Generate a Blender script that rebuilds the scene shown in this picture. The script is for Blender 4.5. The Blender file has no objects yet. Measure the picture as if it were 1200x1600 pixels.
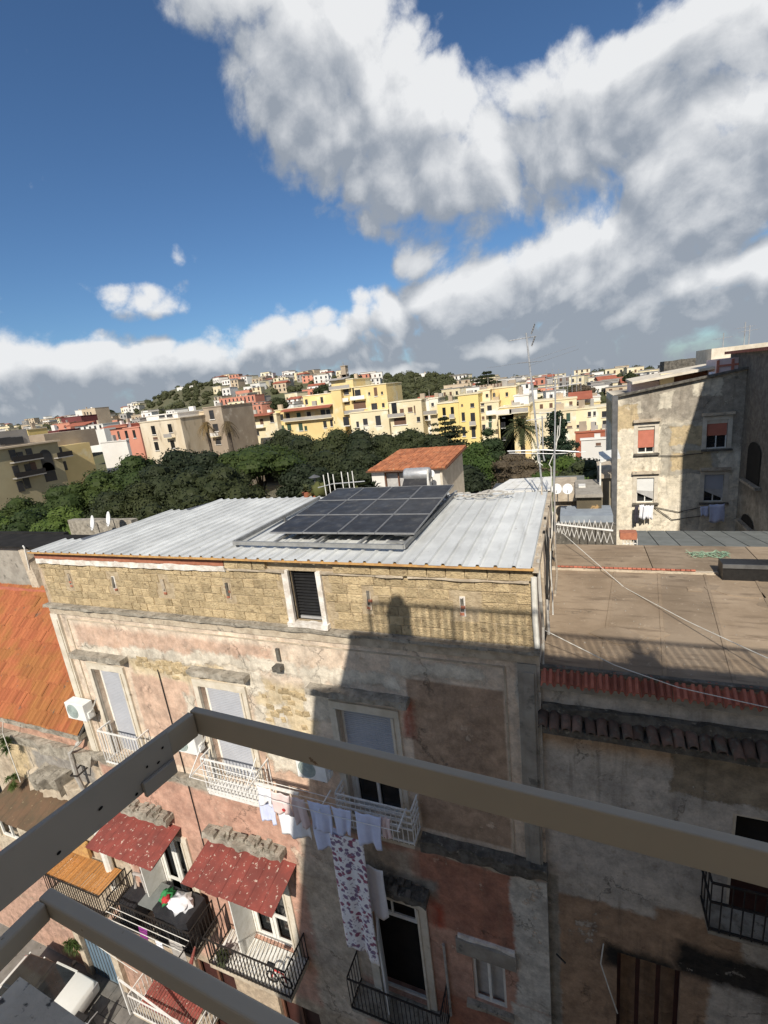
import bpy, math, random
from mathutils import Vector, noise as mnoise
random.seed(7)
scene = bpy.context.scene
C = scene.collection
# ------------------------------------------------------------------ camera
# metres; X along the street, Y across it (away from the viewer), Z up; the phone is at the origin
FPX = 737.45
RR = ((0.927150, 0.358312, -0.109571), (-0.010007, -0.268647, -0.963187), (-0.374557, 0.894115, -0.245491))
cam_d = bpy.data.cameras.new('camera'); cam = bpy.data.objects.new('camera', cam_d); C.objects.link(cam)
cam_d.sensor_fit = 'HORIZONTAL'; cam_d.sensor_width = 36.0; cam_d.lens = 36.0 * FPX / 1200.0
cam_d.clip_start = 0.05; cam_d.clip_end = 6000
from mathutils import Matrix
CAMR, CAMD, CAMF = [Vector(r) for r in RR]
m = Matrix((CAMR, -CAMD, -CAMF)).transposed()
cam.matrix_world = m.to_4x4()
scene.camera = cam
def ray(px, py):
    c = Vector(((px - 600) / FPX, (py - 800) / FPX, 1.0))
    return CAMR * c.x + CAMD * c.y + CAMF * c.z
def at(px, py, Y):
    r = ray(px, py); return r * (Y / r.y)
def atz(px, py, z):
    r = ray(px, py); return r * (z / r.z)
# ------------------------------------------------------------------ sun, sky, exposure
LDIR = Vector((-0.20, 1.0, -0.85)).normalized()          # the way the sunlight travels
sun_d = bpy.data.lights.new('sun', 'SUN'); sun = bpy.data.objects.new('sun', sun_d); C.objects.link(sun)
sun_d.energy = 4.3; sun_d.angle = math.radians(0.53); sun_d.color = (1.0, 0.93, 0.82)
sun.rotation_euler = LDIR.to_track_quat('-Z', 'Y').to_euler()
scene.view_settings.view_transform = 'Standard'; scene.view_settings.look = 'None'
scene.view_settings.exposure = 0.33; scene.view_settings.gamma = 1.0; scene.view_settings.use_curve_mapping = False
scene.render.engine = 'CYCLES'

class NT:
    """small helper round a node tree"""
    def __init__(s, tree): s.t = tree; s.n = tree.nodes; s.l = tree.links
    def node(s, typ, **kw):
        n = s.n.new(typ)
        for k, v in kw.items(): setattr(n, k, v)
        return n
    def put(s, sock, v):
        if isinstance(v, bpy.types.NodeSocket): s.l.new(v, sock)
        elif v is not None:
            if isinstance(v, (tuple, list)) and len(v) == 3 and sock.type == 'RGBA': v = (*v, 1.0)
            sock.default_value = v
    def math(s, op, a, b=None, c=None, clamp=False):
        n = s.node('ShaderNodeMath', operation=op, use_clamp=clamp)
        s.put(n.inputs[0], a); s.put(n.inputs[1], b)
        if c is not None: s.put(n.inputs[2], c)
        return n.outputs[0]
    def vmath(s, op, a, b=None, out=0):
        n = s.node('ShaderNodeVectorMath', operation=op)
        s.put(n.inputs[0], a)
        if b is not None:
            s.put(n.inputs['Scale'] if op == 'SCALE' else n.inputs[1], b)
        return n.outputs['Value'] if op in ('DOT_PRODUCT', 'LENGTH') else n.outputs[0]
    def noise(s, vec, scale, detail=4, rough=0.55, dist=0.0, col=False):
        n = s.node('ShaderNodeTexNoise'); s.put(n.inputs['Vector'], vec)
        s.put(n.inputs['Scale'], scale); s.put(n.inputs['Detail'], detail); s.put(n.inputs['Roughness'], rough); s.put(n.inputs['Distortion'], dist)
        return n.outputs['Color' if col else 'Fac']
    def voro(s, vec, scale, feature='F1', rnd=1.0, out='Distance'):
        n = s.node('ShaderNodeTexVoronoi', feature=feature); s.put(n.inputs['Vector'], vec); s.put(n.inputs['Scale'], scale)
        if 'Randomness' in n.inputs: s.put(n.inputs['Randomness'], rnd)
        return n.outputs[out]
    def mix(s, fac, a, b, blend='MIX'):
        n = s.node('ShaderNodeMix', data_type='RGBA', blend_type=blend)
        s.put(n.inputs[0], fac); s.put(n.inputs[6], a); s.put(n.inputs[7], b)
        return n.outputs[2]
    def sstep(s, v, lo, hi, a=0.0, b=1.0):
        n = s.node('ShaderNodeMapRange', interpolation_type='SMOOTHSTEP')
        for i, x in enumerate((v, lo, hi, a, b)): s.put(n.inputs[i], x)
        return n.outputs[0]
    def lstep(s, v, lo, hi, a=0.0, b=1.0):
        n = s.node('ShaderNodeMapRange')
        for i, x in enumerate((v, lo, hi, a, b)): s.put(n.inputs[i], x)
        return n.outputs[0]
    def pos(s): return s.node('ShaderNodeNewGeometry').outputs['Position']
    def sep(s, v):
        n = s.node('ShaderNodeSeparateXYZ'); s.put(n.inputs[0], v); return n.outputs
    def comb(s, x, y, z):
        n = s.node('ShaderNodeCombineXYZ')
        for i, q in enumerate((x, y, z)): s.put(n.inputs[i], q)
        return n.outputs[0]
    def rnd(s): return s.node('ShaderNodeObjectInfo').outputs['Random']
    def bump(s, h, strength=0.3, dist=0.02):
        n = s.node('ShaderNodeBump'); s.put(n.inputs['Strength'], strength); s.put(n.inputs['Distance'], dist); s.put(n.inputs['Height'], h)
        return n.outputs[0]

# sky: Nishita air with a procedural cloud layer, all in world directions
w = bpy.data.worlds.new('World'); scene.world = w; w.use_nodes = True
W = NT(w.node_tree)
for n in list(W.n): W.n.remove(n)
SUNEL = math.asin(-LDIR.z)
sky = W.node('ShaderNodeTexSky', sky_type='NISHITA', sun_disc=False)
sky.sun_elevation = SUNEL; sky.sun_rotation = math.atan2(-LDIR.x, -LDIR.y); sky.air_density = 1.0; sky.dust_density = 0.4; sky.ozone_density = 2.6
# cloud masses: photograph pixel of the centre -> world direction, half sizes in pixels at that spot, tilt, weight
CL = [(400, 20, 190, 110, 30, 1.15), (520, 130, 220, 150, 48, 1.3), (640, 230, 190, 130, 45, 1.3), (620, 325, 150, 62, 6, 1.0), (745, 290, 120, 110, 0, 1.15), (700, 385, 110, 60, 0, .95), (850, 300, 110, 90, -20, 1.0), (800, 170, 70, 70, 0, .8),
      (900, 190, 150, 130, -40, 1.15), (1030, 110, 220, 110, -30, 1.15), (1140, 40, 150, 130, -20, 1.05), (1130, 270, 230, 170, -35, 1.35), (930, 400, 250, 115, -14, 1.35),
      (1080, 480, 320, 95, -8, 1.3), (730, 470, 110, 85, -10, 1.15), (610, 505, 90, 70, -5, 1.1), (480, 540, 150, 72, -6, 1.25), (860, 540, 300, 70, -6, 1.2),
      (240, 575, 190, 66, -8, 1.2), (40, 590, 150, 70, -10, 1.05), (205, 455, 92, 48, 0, 1.0), (278, 382, 42, 26, 20, .5), (216, 340, 26, 36, 10, .46),
      (158, 293, 26, 18, 15, .42), (246, 206, 20, 16, 0, .40), (700, 600, 500, 45, -6, 1.1), (250, 640, 420, 55, -7, 1.1), (40, 510, 100, 30, -5, .45), (350, 120, 40, 30, 40, .5)]
g = bpy.data.node_groups.new('cloud_cover', 'ShaderNodeTree')
g.interface.new_socket('Vector', in_out='INPUT', socket_type='NodeSocketVector')
g.interface.new_socket('Cover', in_out='OUTPUT', socket_type='NodeSocketFloat')
g.interface.new_socket('Mass', in_out='OUTPUT', socket_type='NodeSocketFloat')
G = NT(g); gi = G.node('NodeGroupInput'); go = G.node('NodeGroupOutput')
dv = gi.outputs[0]
wob = G.vmath('SCALE', G.vmath('SUBTRACT', G.noise(dv, 3.1, 2, .5, col=True), (.5, .5, .5)), 0.13)
dw = G.vmath('ADD', dv, wob)
acc = None
for (px, py, ra, rb, rot, wt) in CL:
    c = ray(px, py); ln = c.length; c.normalize(); th = math.radians(rot)
    e1 = (ray(px + math.cos(th), py + math.sin(th)) - ray(px, py)); e1 = (e1 - c * e1.dot(c)).normalized(); e2 = c.cross(e1)
    A = G.vmath('DOT_PRODUCT', dw, tuple(e1 * (FPX * ln / ra))); B = G.vmath('DOT_PRODUCT', dw, tuple(e2 * (FPX * ln / rb)))
    q = G.math('SQRT', G.math('ADD', G.math('MULTIPLY', A, A), G.math('MULTIPLY', B, B)))
    v = G.math('MULTIPLY', G.sstep(q, 1.45, 0.35), wt)
    v = G.math('MULTIPLY', v, G.math('GREATER_THAN', G.vmath('DOT_PRODUCT', dv, tuple(c)), 0.3))
    acc = v if acc is None else G.math('SMOOTH_MAX', acc, v, 0.12)
# similar weather out of view, its cover raised to fill the shadows with light
gen = G.sstep(G.noise(dv, 1.6, 2, .5), .37, .55)
behind = G.sstep(G.vmath('DOT_PRODUCT', dv, tuple(CAMF)), 0.5, 0.25)
acc = G.math('MAXIMUM', acc, G.math('MULTIPLY', gen, behind))
acc = G.math('MAXIMUM', acc, G.sstep(G.sep(dv)[2], .105, .035, 0.0, 1.15))       # the bank along the whole horizon
fb = G.noise(dw, 6.4, 9, .655)
bil = G.math('SUBTRACT', 1.0, G.voro(G.vmath('ADD', dw, G.vmath('SCALE', wob, .5)), 24))
fb2 = G.math('ADD', G.math('MULTIPLY', fb, .78), G.math('MULTIPLY', bil, .22))
cover = G.math('ADD', G.math('SUBTRACT', acc, .52), G.math('MULTIPLY', G.math('SUBTRACT', fb2, .55), 2.6))
G.put(go.inputs[0], cover); G.put(go.inputs[1], acc)
tc = W.node('ShaderNodeTexCoord').outputs['Generated']
def cov(vec):
    n = W.node('ShaderNodeGroup'); n.node_tree = g; W.put(n.inputs[0], vec); return n.outputs
c0 = cov(tc)
up = cov(W.vmath('ADD', tc, (0.022, -0.01, 0.04)))
dens = W.sstep(c0[0], -0.11, 0.40)
crest = W.sstep(W.math('SUBTRACT', c0[1], up[1]), -0.14, 0.30)     # the mass thins upwards: sunlit crest
puff = W.sstep(W.math('SUBTRACT', c0[0], up[0]), -0.58, 0.76)      # billows within it
thick = W.sstep(c0[1], 0.55, 1.15)
zz = W.sep(tc)[2]
lowg = W.sstep(zz, 0.15, 0.05)
lit = W.math('ADD', W.math('MULTIPLY', crest, .62), W.math('MULTIPLY', puff, .80))
lit = W.math('SUBTRACT', lit, W.math('ADD', W.math('MULTIPLY', thick, .16), W.math('ADD', W.math('MULTIPLY', lowg, .24), W.math('MULTIPLY', W.sstep(zz, .085, .04), .2))), clamp=True)
ccol = W.mix(lit, (3.2, 3.6, 4.2), (8.7, 8.8, 8.9))
skyc = W.mix(1.0, sky.outputs[0], (0.60, 0.80, 0.98), 'MULTIPLY')
final = W.mix(W.math('MULTIPLY', dens, .97), skyc, ccol)
bg = W.node('ShaderNodeBackground'); W.put(bg.inputs['Color'], final); bg.inputs['Strength'].default_value = 0.078
wo = W.node('ShaderNodeOutputWorld'); W.l.new(bg.outputs[0], wo.inputs[0])
w.cycles.sampling_method = 'MANUAL'; w.cycles.sample_map_resolution = 256
# ------------------------------------------------------------------ mesh helpers
def off_of(o):
    v = Vector((0, 0, 0))
    while o is not None: v = v + o.location; o = o.parent
    return v
class MB:
    def __init__(s): s.v = []; s.f = []
    def add(s, vs, fs):
        k = len(s.v); s.v += [tuple(v) for v in vs]; s.f += [tuple(i + k for i in f) for f in fs]; return s
    def quad(s, a, b, c, d): return s.add((a, b, c, d), ((0, 1, 2, 3),))
    def box(s, x0, x1, y0, y1, z0, z1):
        return s.add([(x, y, z) for z in (z0, z1) for y in (y0, y1) for x in (x0, x1)],
                     ((0, 2, 3, 1), (4, 5, 7, 6), (0, 1, 5, 4), (2, 6, 7, 3), (0, 4, 6, 2), (1, 3, 7, 5)))
    def hexa(s, lo, hi):
        """lo, hi: four corner points each, same order"""
        return s.add(list(lo) + list(hi), ((0, 3, 2, 1), (4, 5, 6, 7), (0, 1, 5, 4), (1, 2, 6, 5), (2, 3, 7, 6), (3, 0, 4, 7)))
    def bar(s, p, q, wd, ht, up=(0, 0, 1)):
        p = Vector(p); q = Vector(q); d = (q - p).normalized(); u = Vector(up)
        if abs(d.dot(u)) > .98: u = Vector((0, 1, 0))
        a = d.cross(u).normalized() * (wd / 2); b = a.cross(d).normalized() * (ht / 2)
        return s.hexa([p - a - b, p + a - b, p + a + b, p - a + b], [q - a - b, q + a - b, q + a + b, q - a + b])
    def tube(s, pts, r, n=6, r2=None):
        pts = [Vector(p) for p in pts]; k0 = len(s.v); N = len(pts)
        for i, p in enumerate(pts):
            d = (pts[min(i + 1, N - 1)] - pts[max(i - 1, 0)]).normalized()
            u = Vector((0, 0, 1)) if abs(d.z) < .9 else Vector((1, 0, 0))
            a = d.cross(u).normalized(); b = d.cross(a)
            rr = r if r2 is None else r + (r2 - r) * i / max(1, N - 1)
            for j in range(n):
                t = 2 * math.pi * j / n; s.v.append(tuple(p + a * (math.cos(t) * rr) + b * (math.sin(t) * rr)))
        for i in range(N - 1):
            for j in range(n):
                j2 = (j + 1) % n
                s.f.append((k0 + i * n + j, k0 + i * n + j2, k0 + (i + 1) * n + j2, k0 + (i + 1) * n + j))
        s.f.append(tuple(k0 + j for j in range(n))[::-1]); s.f.append(tuple(k0 + (N - 1) * n + j for j in range(n)))
        return s
    def prism(s, pts, y0, y1):
        """polygon in X,Z pushed from y0 to y1"""
        n = len(pts); vs = [(x, y0, z) for x, z in pts] + [(x, y1, z) for x, z in pts]
        fs = [tuple(range(n)), tuple(range(2 * n - 1, n - 1, -1))] + [(i, i + n, (i + 1) % n + n, (i + 1) % n) for i in range(n)]
        return s.add(vs, fs)
    def slab(s, pts, z0, z1):
        n = len(pts); vs = [(x, y, z0) for x, y in pts] + [(x, y, z1) for x, y in pts]
        fs = [tuple(range(n - 1, -1, -1)), tuple(range(n, 2 * n))] + [(i, (i + 1) % n, (i + 1) % n + n, i + n) for i in range(n)]
        return s.add(vs, fs)
    def lathe(s, c, prof, n=14, axis='Z'):
        k0 = len(s.v); c = Vector(c)
        for (r, h) in prof:
            for j in range(n):
                t = 2 * math.pi * j / n
                o = (r * math.cos(t), r * math.sin(t), h) if axis == 'Z' else ((r * math.cos(t), h, r * math.sin(t)) if axis == 'Y' else (h, r * math.cos(t), r * math.sin(t)))
                s.v.append(tuple(c + Vector(o)))
        for i in range(len(prof) - 1):
            for j in range(n):
                j2 = (j + 1) % n
                s.f.append((k0 + i * n + j, k0 + i * n + j2, k0 + (i + 1) * n + j2, k0 + (i + 1) * n + j))
        s.f.append(tuple(k0 + j for j in range(n))[::-1]); s.f.append(tuple(k0 + (len(prof) - 1) * n + j for j in range(n)))
        return s
    def rough_box(s, x0, x1, y0, y1, z0, z1, nx=10, amp=.03, seed=0):
        """a weathered beam along X: front, top and under edges eaten away"""
        k0 = len(s.v)
        for i in range(nx + 1):
            x = x0 + (x1 - x0) * i / nx
            for (y, z, ay, az) in ((y0, z0, 1, .6), (y0, z1, 1, 1), (y1, z1, 0, .5), (y1, z0, 0, .3)):
                a = mnoise.noise((x * 3.1 + seed, y * 7, z * 5)) * amp; b = mnoise.noise((x * 4.3 + seed + 9, y * 5, z * 7)) * amp
                s.v.append((x, y + a * ay * 1.5, z + b * az))
        for i in range(nx):
            for j in range(4):
                j2 = (j + 1) % 4
                s.f.append((k0 + i * 4 + j, k0 + (i + 1) * 4 + j, k0 + (i + 1) * 4 + j2, k0 + i * 4 + j2))
        s.f.append((k0, k0 + 1, k0 + 2, k0 + 3)); e = k0 + nx * 4; s.f.append((e + 3, e + 2, e + 1, e))
        return s
    def mesh(s, name, mat, smooth=False):
        me = bpy.data.meshes.new(name); me.from_pydata(s.v, [], s.f); me.validate()
        import bmesh as _b
        b = _b.new(); b.from_mesh(me); _b.ops.recalc_face_normals(b, faces=b.faces); b.to_mesh(me); b.free()
        if mat is not None: me.materials.append(mat)
        if smooth:
            for p in me.polygons: p.use_smooth = True
        return me
    def build(s, name, mat, parent=None, smooth=False):
        o = off_of(parent)
        if o.length > 0: s.v = [(v[0] - o.x, v[1] - o.y, v[2] - o.z) for v in s.v]
        ob = bpy.data.objects.new(name, s.mesh(name, mat, smooth)); C.objects.link(ob); ob.parent = parent
        return ob
def tag(o, label=None, cat=None, group=None, kind=None):
    if label: o['label'] = label
    if cat: o['category'] = cat
    if group: o['group'] = group
    if kind: o['kind'] = kind
    return o
def thing(name, label, cat, loc=(0, 0, 0), group=None):
    o = bpy.data.objects.new(name, None); C.objects.link(o); o.location = loc; o.empty_display_size = .2
    return tag(o, label, cat, group)
def inst(name, me, parent, loc, scale=(1, 1, 1), rot=(0, 0, 0)):
    """one more object on shared mesh data, placed at a world spot under its parent"""
    ob = bpy.data.objects.new(name, me); C.objects.link(ob); ob.parent = parent
    ob.location = Vector(loc) - off_of(parent); ob.scale = scale; ob.rotation_euler = rot
    return ob
def bev_box(name, mat, b=.12, jit=0, seed=0):
    """unit block, front edges chamfered (front faces -Y)"""
    rn = random.Random(seed); J = lambda: rn.uniform(-jit, jit)
    h = .5; f = [(-h + b + J(), -h, -h + b + J()), (h - b + J(), -h, -h + b + J()), (h - b + J(), -h, h - b + J()), (-h + b + J(), -h, h - b + J())]
    m_ = [(-h + J() * .4, -h + b * 1.6, -h + J() * .4), (h + J() * .4, -h + b * 1.6, -h + J() * .4), (h + J() * .4, -h + b * 1.6, h + J() * .4), (-h + J() * .4, -h + b * 1.6, h + J() * .4)]
    k = [(-h, h, -h), (h, h, -h), (h, h, h), (-h, h, h)]
    M_ = MB(); M_.add(f + m_ + k, [(0, 1, 2, 3)] + [(i, i + 4, (i + 1) % 4 + 4, (i + 1) % 4) for i in range(4)] + [(i + 4, i + 8, (i + 1) % 4 + 8, (i + 1) % 4 + 4) for i in range(4)] + [(11, 10, 9, 8)])
    return M_.mesh(name, mat)
def wall_face(mb, x0, x1, z0, z1, y, holes, depth=.35):
    """front wall sheet at y with rectangular openings and their reveals"""
    xs = sorted({x0, x1, *[h[0] for h in holes], *[h[1] for h in holes]}); zs = sorted({z0, z1, *[h[2] for h in holes], *[h[3] for h in holes]})
    xs = [x for x in xs if x0 <= x <= x1]; zs = [z for z in zs if z0 <= z <= z1]
    for i in range(len(xs) - 1):
        for j in range(len(zs) - 1):
            cx = (xs[i] + xs[i + 1]) / 2; cz = (zs[j] + zs[j + 1]) / 2
            if any(h[0] < cx < h[1] and h[2] < cz < h[3] for h in holes): continue
            mb.quad((xs[i], y, zs[j]), (xs[i + 1], y, zs[j]), (xs[i + 1], y, zs[j + 1]), (xs[i], y, zs[j + 1]))
    for (a, b, c, d) in holes:
        e = y + depth
        mb.quad((a, y, c), (a, y, d), (a, e, d), (a, e, c)); mb.quad((b, y, c), (b, e, c), (b, e, d), (b, y, d))
        mb.quad((a, y, d), (b, y, d), (b, e, d), (a, e, d)); mb.quad((a, y, c), (a, e, c), (b, e, c), (b, y, c))
        mb.quad((a, e, c), (a, e, d), (b, e, d), (b, e, c))
    return mb
# ------------------------------------------------------------------ materials
MATS = {}
def newmat(name):
    mt = bpy.data.materials.new(name); mt.use_nodes = True; t = NT(mt.node_tree)
    b = mt.node_tree.nodes['Principled BSDF']; MATS[name] = mt
    b.inputs['Specular IOR Level'].default_value = .3
    return mt, t, b
def pm(name, c1, c2=None, scale=3.0, rough=.85, bump=.25, bdist=.01, c3=None, s3=9.0, t3=(.58, .72), metal=0.0, rnd=0.0, spec=.3, stretch=(1, 1, 1), detail=5):
    """general weathered surface: two tones by noise, a third in patches, per-object brightness"""
    mt, t, b = newmat(name); c2 = c2 or tuple(x * .75 for x in c1)
    P = t.pos()
    if stretch != (1, 1, 1): P = t.vmath('MULTIPLY', P, stretch)
    n1 = t.noise(P, scale, detail, .62)
    col = t.mix(t.sstep(n1, .34, .66), c2, c1)
    if c3: col = t.mix(t.sstep(t.noise(P, s3, 5, .6), *t3), col, c3)
    if rnd:
        r = t.rnd(); f = t.lstep(r, 0, 1, 1 - rnd, 1 + rnd)
        col = t.mix(1.0, col, t.comb(f, f, f), 'MULTIPLY')
    t.put(b.inputs['Base Color'], col); b.inputs['Roughness'].default_value = rough; b.inputs['Metallic'].default_value = metal; b.inputs['Specular IOR Level'].default_value = spec
    if bump:
        t.put(b.inputs['Normal'], t.bump(t.math('ADD', t.noise(P, scale * 6, 4, .6), t.math('MULTIPLY', n1, 1.5)), bump, bdist))
    return mt
def rectmask(t, x, z, r, soft=.05):
    """soft-edged block in wall coordinates"""
    cx, hw, cz, hh = (r[0] + r[1]) / 2, (r[1] - r[0]) / 2, (r[2] + r[3]) / 2, (r[3] - r[2]) / 2
    a = t.math('SUBTRACT', t.math('ABSOLUTE', t.math('SUBTRACT', x, cx)), hw); c = t.math('SUBTRACT', t.math('ABSOLUTE', t.math('SUBTRACT', z, cz)), hh)
    return t.lstep(t.math('MAXIMUM', a, c), soft, -soft)
def wallmat(name, base, layers, scale=1.0, rough=.92, streak=.35, dirt=(.16, .13, .10), bumpd=.03):
    """old plaster on tuff: base tones, then layers of (colour, rects, wobble, soft, grain colour)"""
    mt, t, b = newmat(name); P = t.pos()
    nz = t.vmath('SUBTRACT', t.noise(P, 1.5, 9, .74, col=True), (.5, .5, .5))
    n1 = t.noise(P, .9 * scale, 6, .65); n2 = t.noise(P, 5 * scale, 6, .65)
    col = t.mix(t.sstep(n1, .36, .64), base[0], base[1])
    col = t.mix(t.sstep(n2, .52, .70), col, base[2])
    h = t.math('MULTIPLY', n2, .35)
    for (c1, c2, rects, wob, soft, hgt) in layers:
        D = t.vmath('ADD', P, t.vmath('SCALE', nz, wob)); x, _, z = t.sep(D); m_ = None
        for r in rects:
            q = rectmask(t, x, z, r, soft); m_ = q if m_ is None else t.math('MAXIMUM', m_, q)
        cc = t.mix(t.sstep(t.noise(P, 4.3 * scale, 6, .68), .38, .62), c1, c2)
        col = t.mix(m_, col, cc); h = t.math('ADD', h, t.math('MULTIPLY', m_, hgt))
    # damp streaks running down and small losses of plaster
    st = t.noise(t.vmath('MULTIPLY', P, (2.6, 2.6, .22)), 1.6, 5, .6)
    col = t.mix(t.math('MULTIPLY', t.sstep(st, .54, .74), streak), col, dirt)
    chip = t.sstep(t.noise(t.vmath('ADD', P, (3, 5, 7)), 2.1, 10, .72), .60, .635); msk = t.sstep(t.noise(P, .55, 3, .5), .45, .6)
    chip = t.math('MULTIPLY', chip, msk); col = t.mix(t.math('MULTIPLY', chip, .75), col, t.mix(n2, tuple(x * 1.5 for x in base[0]), tuple(x * .8 for x in base[2]))); h = t.math('SUBTRACT', h, t.math('MULTIPLY', chip, .35))
    col = t.mix(1.0, col, t.mix(t.sstep(t.noise(P, 2.4, 9, .74), .3, .7), (.70, .70, .70), (1.24, 1.23, 1.21)), 'MULTIPLY')
    col = t.mix(1.0, col, t.mix(t.noise(P, 26, 5, .75), (.72, .72, .72), (1.26, 1.26, 1.26)), 'MULTIPLY')
    cr = t.voro(t.vmath('ADD', P, t.vmath('SCALE', nz, 1.2)), .55, 'DISTANCE_TO_EDGE'); crm = t.math('MULTIPLY', t.sstep(cr, .010, .002), t.sstep(t.noise(P, .8, 2, .5), .48, .58))
    col = t.mix(t.math('MULTIPLY', crm, .4), col, dirt); h = t.math('SUBTRACT', h, t.math('MULTIPLY', crm, .3))
    t.put(b.inputs['Base Color'], col); b.inputs['Roughness'].default_value = rough
    hh = t.math('ADD', h, t.math('MULTIPLY', t.noise(P, 22, 4, .7), .22))
    t.put(b.inputs['Normal'], t.bump(t.math('ADD', hh, t.math('MULTIPLY', t.noise(P, 3.2, 8, .7), .8)), .9, bumpd))
    return mt
pm('tuff', (.60, .47, .28), (.48, .365, .21), 6, .97, 1.0, .05, c3=(.33, .245, .145), s3=9, t3=(.54, .68), rnd=.2, detail=8)
pm('tuff_mortar', (.52, .42, .28), (.38, .295, .19), 7, .97, .9, .03)
pm('lime', (.80, .76, .70), (.58, .52, .45), 5, .9, .7, .02)
pm('brickred', (.42, .17, .10), (.33, .13, .08), 9, .9, .5, rnd=.2)
pm('grey_stone', (.40, .36, .295), (.23, .205, .165), 4, .97, 1.0, .03, c3=(.14, .125, .10), s3=7, t3=(.56, .7))
pm('pale_stone', (.55, .47, .36), (.38, .31, .23), 3.2, .95, .8, .02, c3=(.24, .21, .17), s3=6, t3=(.58, .72))
pm('dark_stone', (.17, .155, .13), (.085, .078, .066), 5, .97, 1.0, .03, c3=(.33, .30, .25), s3=8, t3=(.6, .72))
pm('casing', (.66, .60, .50), (.54, .48, .38), 2.6, .9, .4, .01, c3=(.30, .26, .2), s3=5, t3=(.62, .76))
pm('white_metal', (.78, .77, .74), (.66, .64, .6), 6, .5, .05, c3=(.45, .36, .27), s3=16, t3=(.68, .78))
pm('black_iron', (.018, .017, .017), (.03, .024, .02), 9, .6, .2, c3=(.10, .05, .03), s3=20, t3=(.62, .72))
pm('shutter', (.40, .41, .44), (.36, .37, .40), 1.5, .6, .0)
pm('shutter_white', (.72, .72, .70), (.66, .66, .64), 1.5, .6, .0)
pm('frame_white', (.76, .75, .71), (.66, .64, .58), 4, .5, .1)
pm('rail_paint', (.50, .42, .31), (.46, .385, .285), 2.4, .55, .12, .002, spec=.4, c3=(.25, .165, .10), s3=38, t3=(.69, .73))
pm('plank_paint', (.47, .415, .345), (.41, .365, .30), 3, .7, .3, .003, c3=(.33, .29, .24), s3=11, t3=(.62, .72))
pm('concrete', (.72, .63, .50), (.58, .505, .40), 5, .95, .9, .006, c3=(.10, .09, .08), s3=22, t3=(.60, .68))
pm('plaster_grey', (.36, .33, .28), (.26, .235, .2), 2, .95, .6, .02, c3=(.15, .14, .12), s3=3.5, t3=(.56, .72))
pm('orange_trim', (.55, .33, .12), (.40, .22, .09), 8, .7, .3)
pm('alu', (.52, .52, .52), (.40, .40, .40), 4, .45, .1, metal=.5)
pm('steel_dark', (.17, .17, .17), (.12, .12, .12), 4, .5, .1, metal=.4)
pm('black_plastic', (.012, .012, .013), (.02, .02, .02), 8, .38, .2, spec=.5)
pm('dark_inside', (.012, .011, .01), (.018, .016, .014), 2, .9, 0)
pm('red_tile', (.40, .135, .085), (.30, .10, .065), 6, .8, .4, rnd=.28, c3=(.16, .09, .06), s3=5, t3=(.58, .74))
mt, t, b = newmat('orange_tile'); P = t.pos(); x, y, z = t.sep(P)
cell = t.node('ShaderNodeTexWhiteNoise', noise_dimensions='2D'); t.put(cell.inputs['Vector'], t.comb(t.math('FLOOR', t.math('DIVIDE', x, .228)), t.math('FLOOR', t.math('DIVIDE', t.math('ADD', y, .06), .33)), 0))
col = t.mix(cell.outputs['Value'], (.33, .105, .048), (.43, .15, .065)); col = t.mix(t.sstep(t.noise(P, .7, 5, .65), .42, .62), col, t.mix(cell.outputs['Value'], (.29, .115, .042), (.37, .16, .055)))
col = t.mix(t.sstep(t.noise(P, 2.5, 7, .7), .60, .72), col, (.13, .10, .075)); col = t.mix(1.0, col, t.mix(t.noise(P, 18, 4, .7), (.7, .7, .7), (1.2, 1.2, 1.2)), 'MULTIPLY')
t.put(b.inputs['Base Color'], col); b.inputs['Roughness'].default_value = .9
pm('house_tile', (.46, .17, .075), (.34, .12, .055), 2.2, .85, .5, rnd=.2, c3=(.5, .3, .17), s3=6, t3=(.58, .72))
pm('pantile', (.19, .115, .085), (.10, .075, .06), 5, .9, .7, rnd=.4, c3=(.16, .15, .12), s3=6, t3=(.52, .66))
pm('glass_dark', (.02, .022, .024), (.012, .013, .014), 2, .08, 0, spec=.6)
pm('curtain', (.48, .47, .45), (.38, .37, .36), 5, .9, 0)
pm('red_shutter', (.56, .205, .14), (.50, .18, .12), 3, .7, .1)
pm('wood_brown', (.16, .075, .045), (.11, .05, .03), 5, .75, .3, stretch=(6, 6, .6))
pm('door_dark', (.055, .02, .016), (.04, .015, .012), 5, .6, .3)
pm('cable_white', (.72, .70, .64), (.6, .58, .52), 5, .6, 0)
pm('cable_black', (.02, .02, .02), (.03, .03, .03), 5, .6, 0)
pm('pipe_grey', (.45, .43, .39), (.33, .31, .28), 5, .7, .3, c3=(.25, .18, .12), s3=9)
pm('asphalt', (.22, .205, .185), (.16, .15, .13), 2, .93, .7, .012, c3=(.07, .065, .06), s3=4)
pm('paving', (.17, .16, .145), (.12, .115, .105), 3, .9, .6, .01, rnd=.2)
pm('ac_white', (.80, .80, .77), (.72, .72, .69), 4, .5, .05)
pm('ac_grill', (.36, .42, .39), (.28, .33, .31), 9, .6, .3)
pm('cloth_white', (.82, .82, .84), (.76, .76, .80), 6, .9, .15, .01)
pm('cloth_blue', (.62, .66, .84), (.56, .60, .79), 6, .9, .15, .01)
pm('cloth_pink', (.74, .60, .57), (.69, .54, .52), 6, .9, .15, .01)
pm('cloth_dark', (.05, .045, .06), (.03, .03, .035), 6, .9, .2, .01)
pm('cloth_purple', (.28, .05, .24), (.2, .03, .18), 6, .9, .2, .01)
pm('cloth_grey', (.40, .37, .34), (.3, .28, .26), 6, .9, .2, .01)
pm('cloth_green', (.05, .26, .09), (.03, .2, .06), 6, .9, .2, .01)
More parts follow.
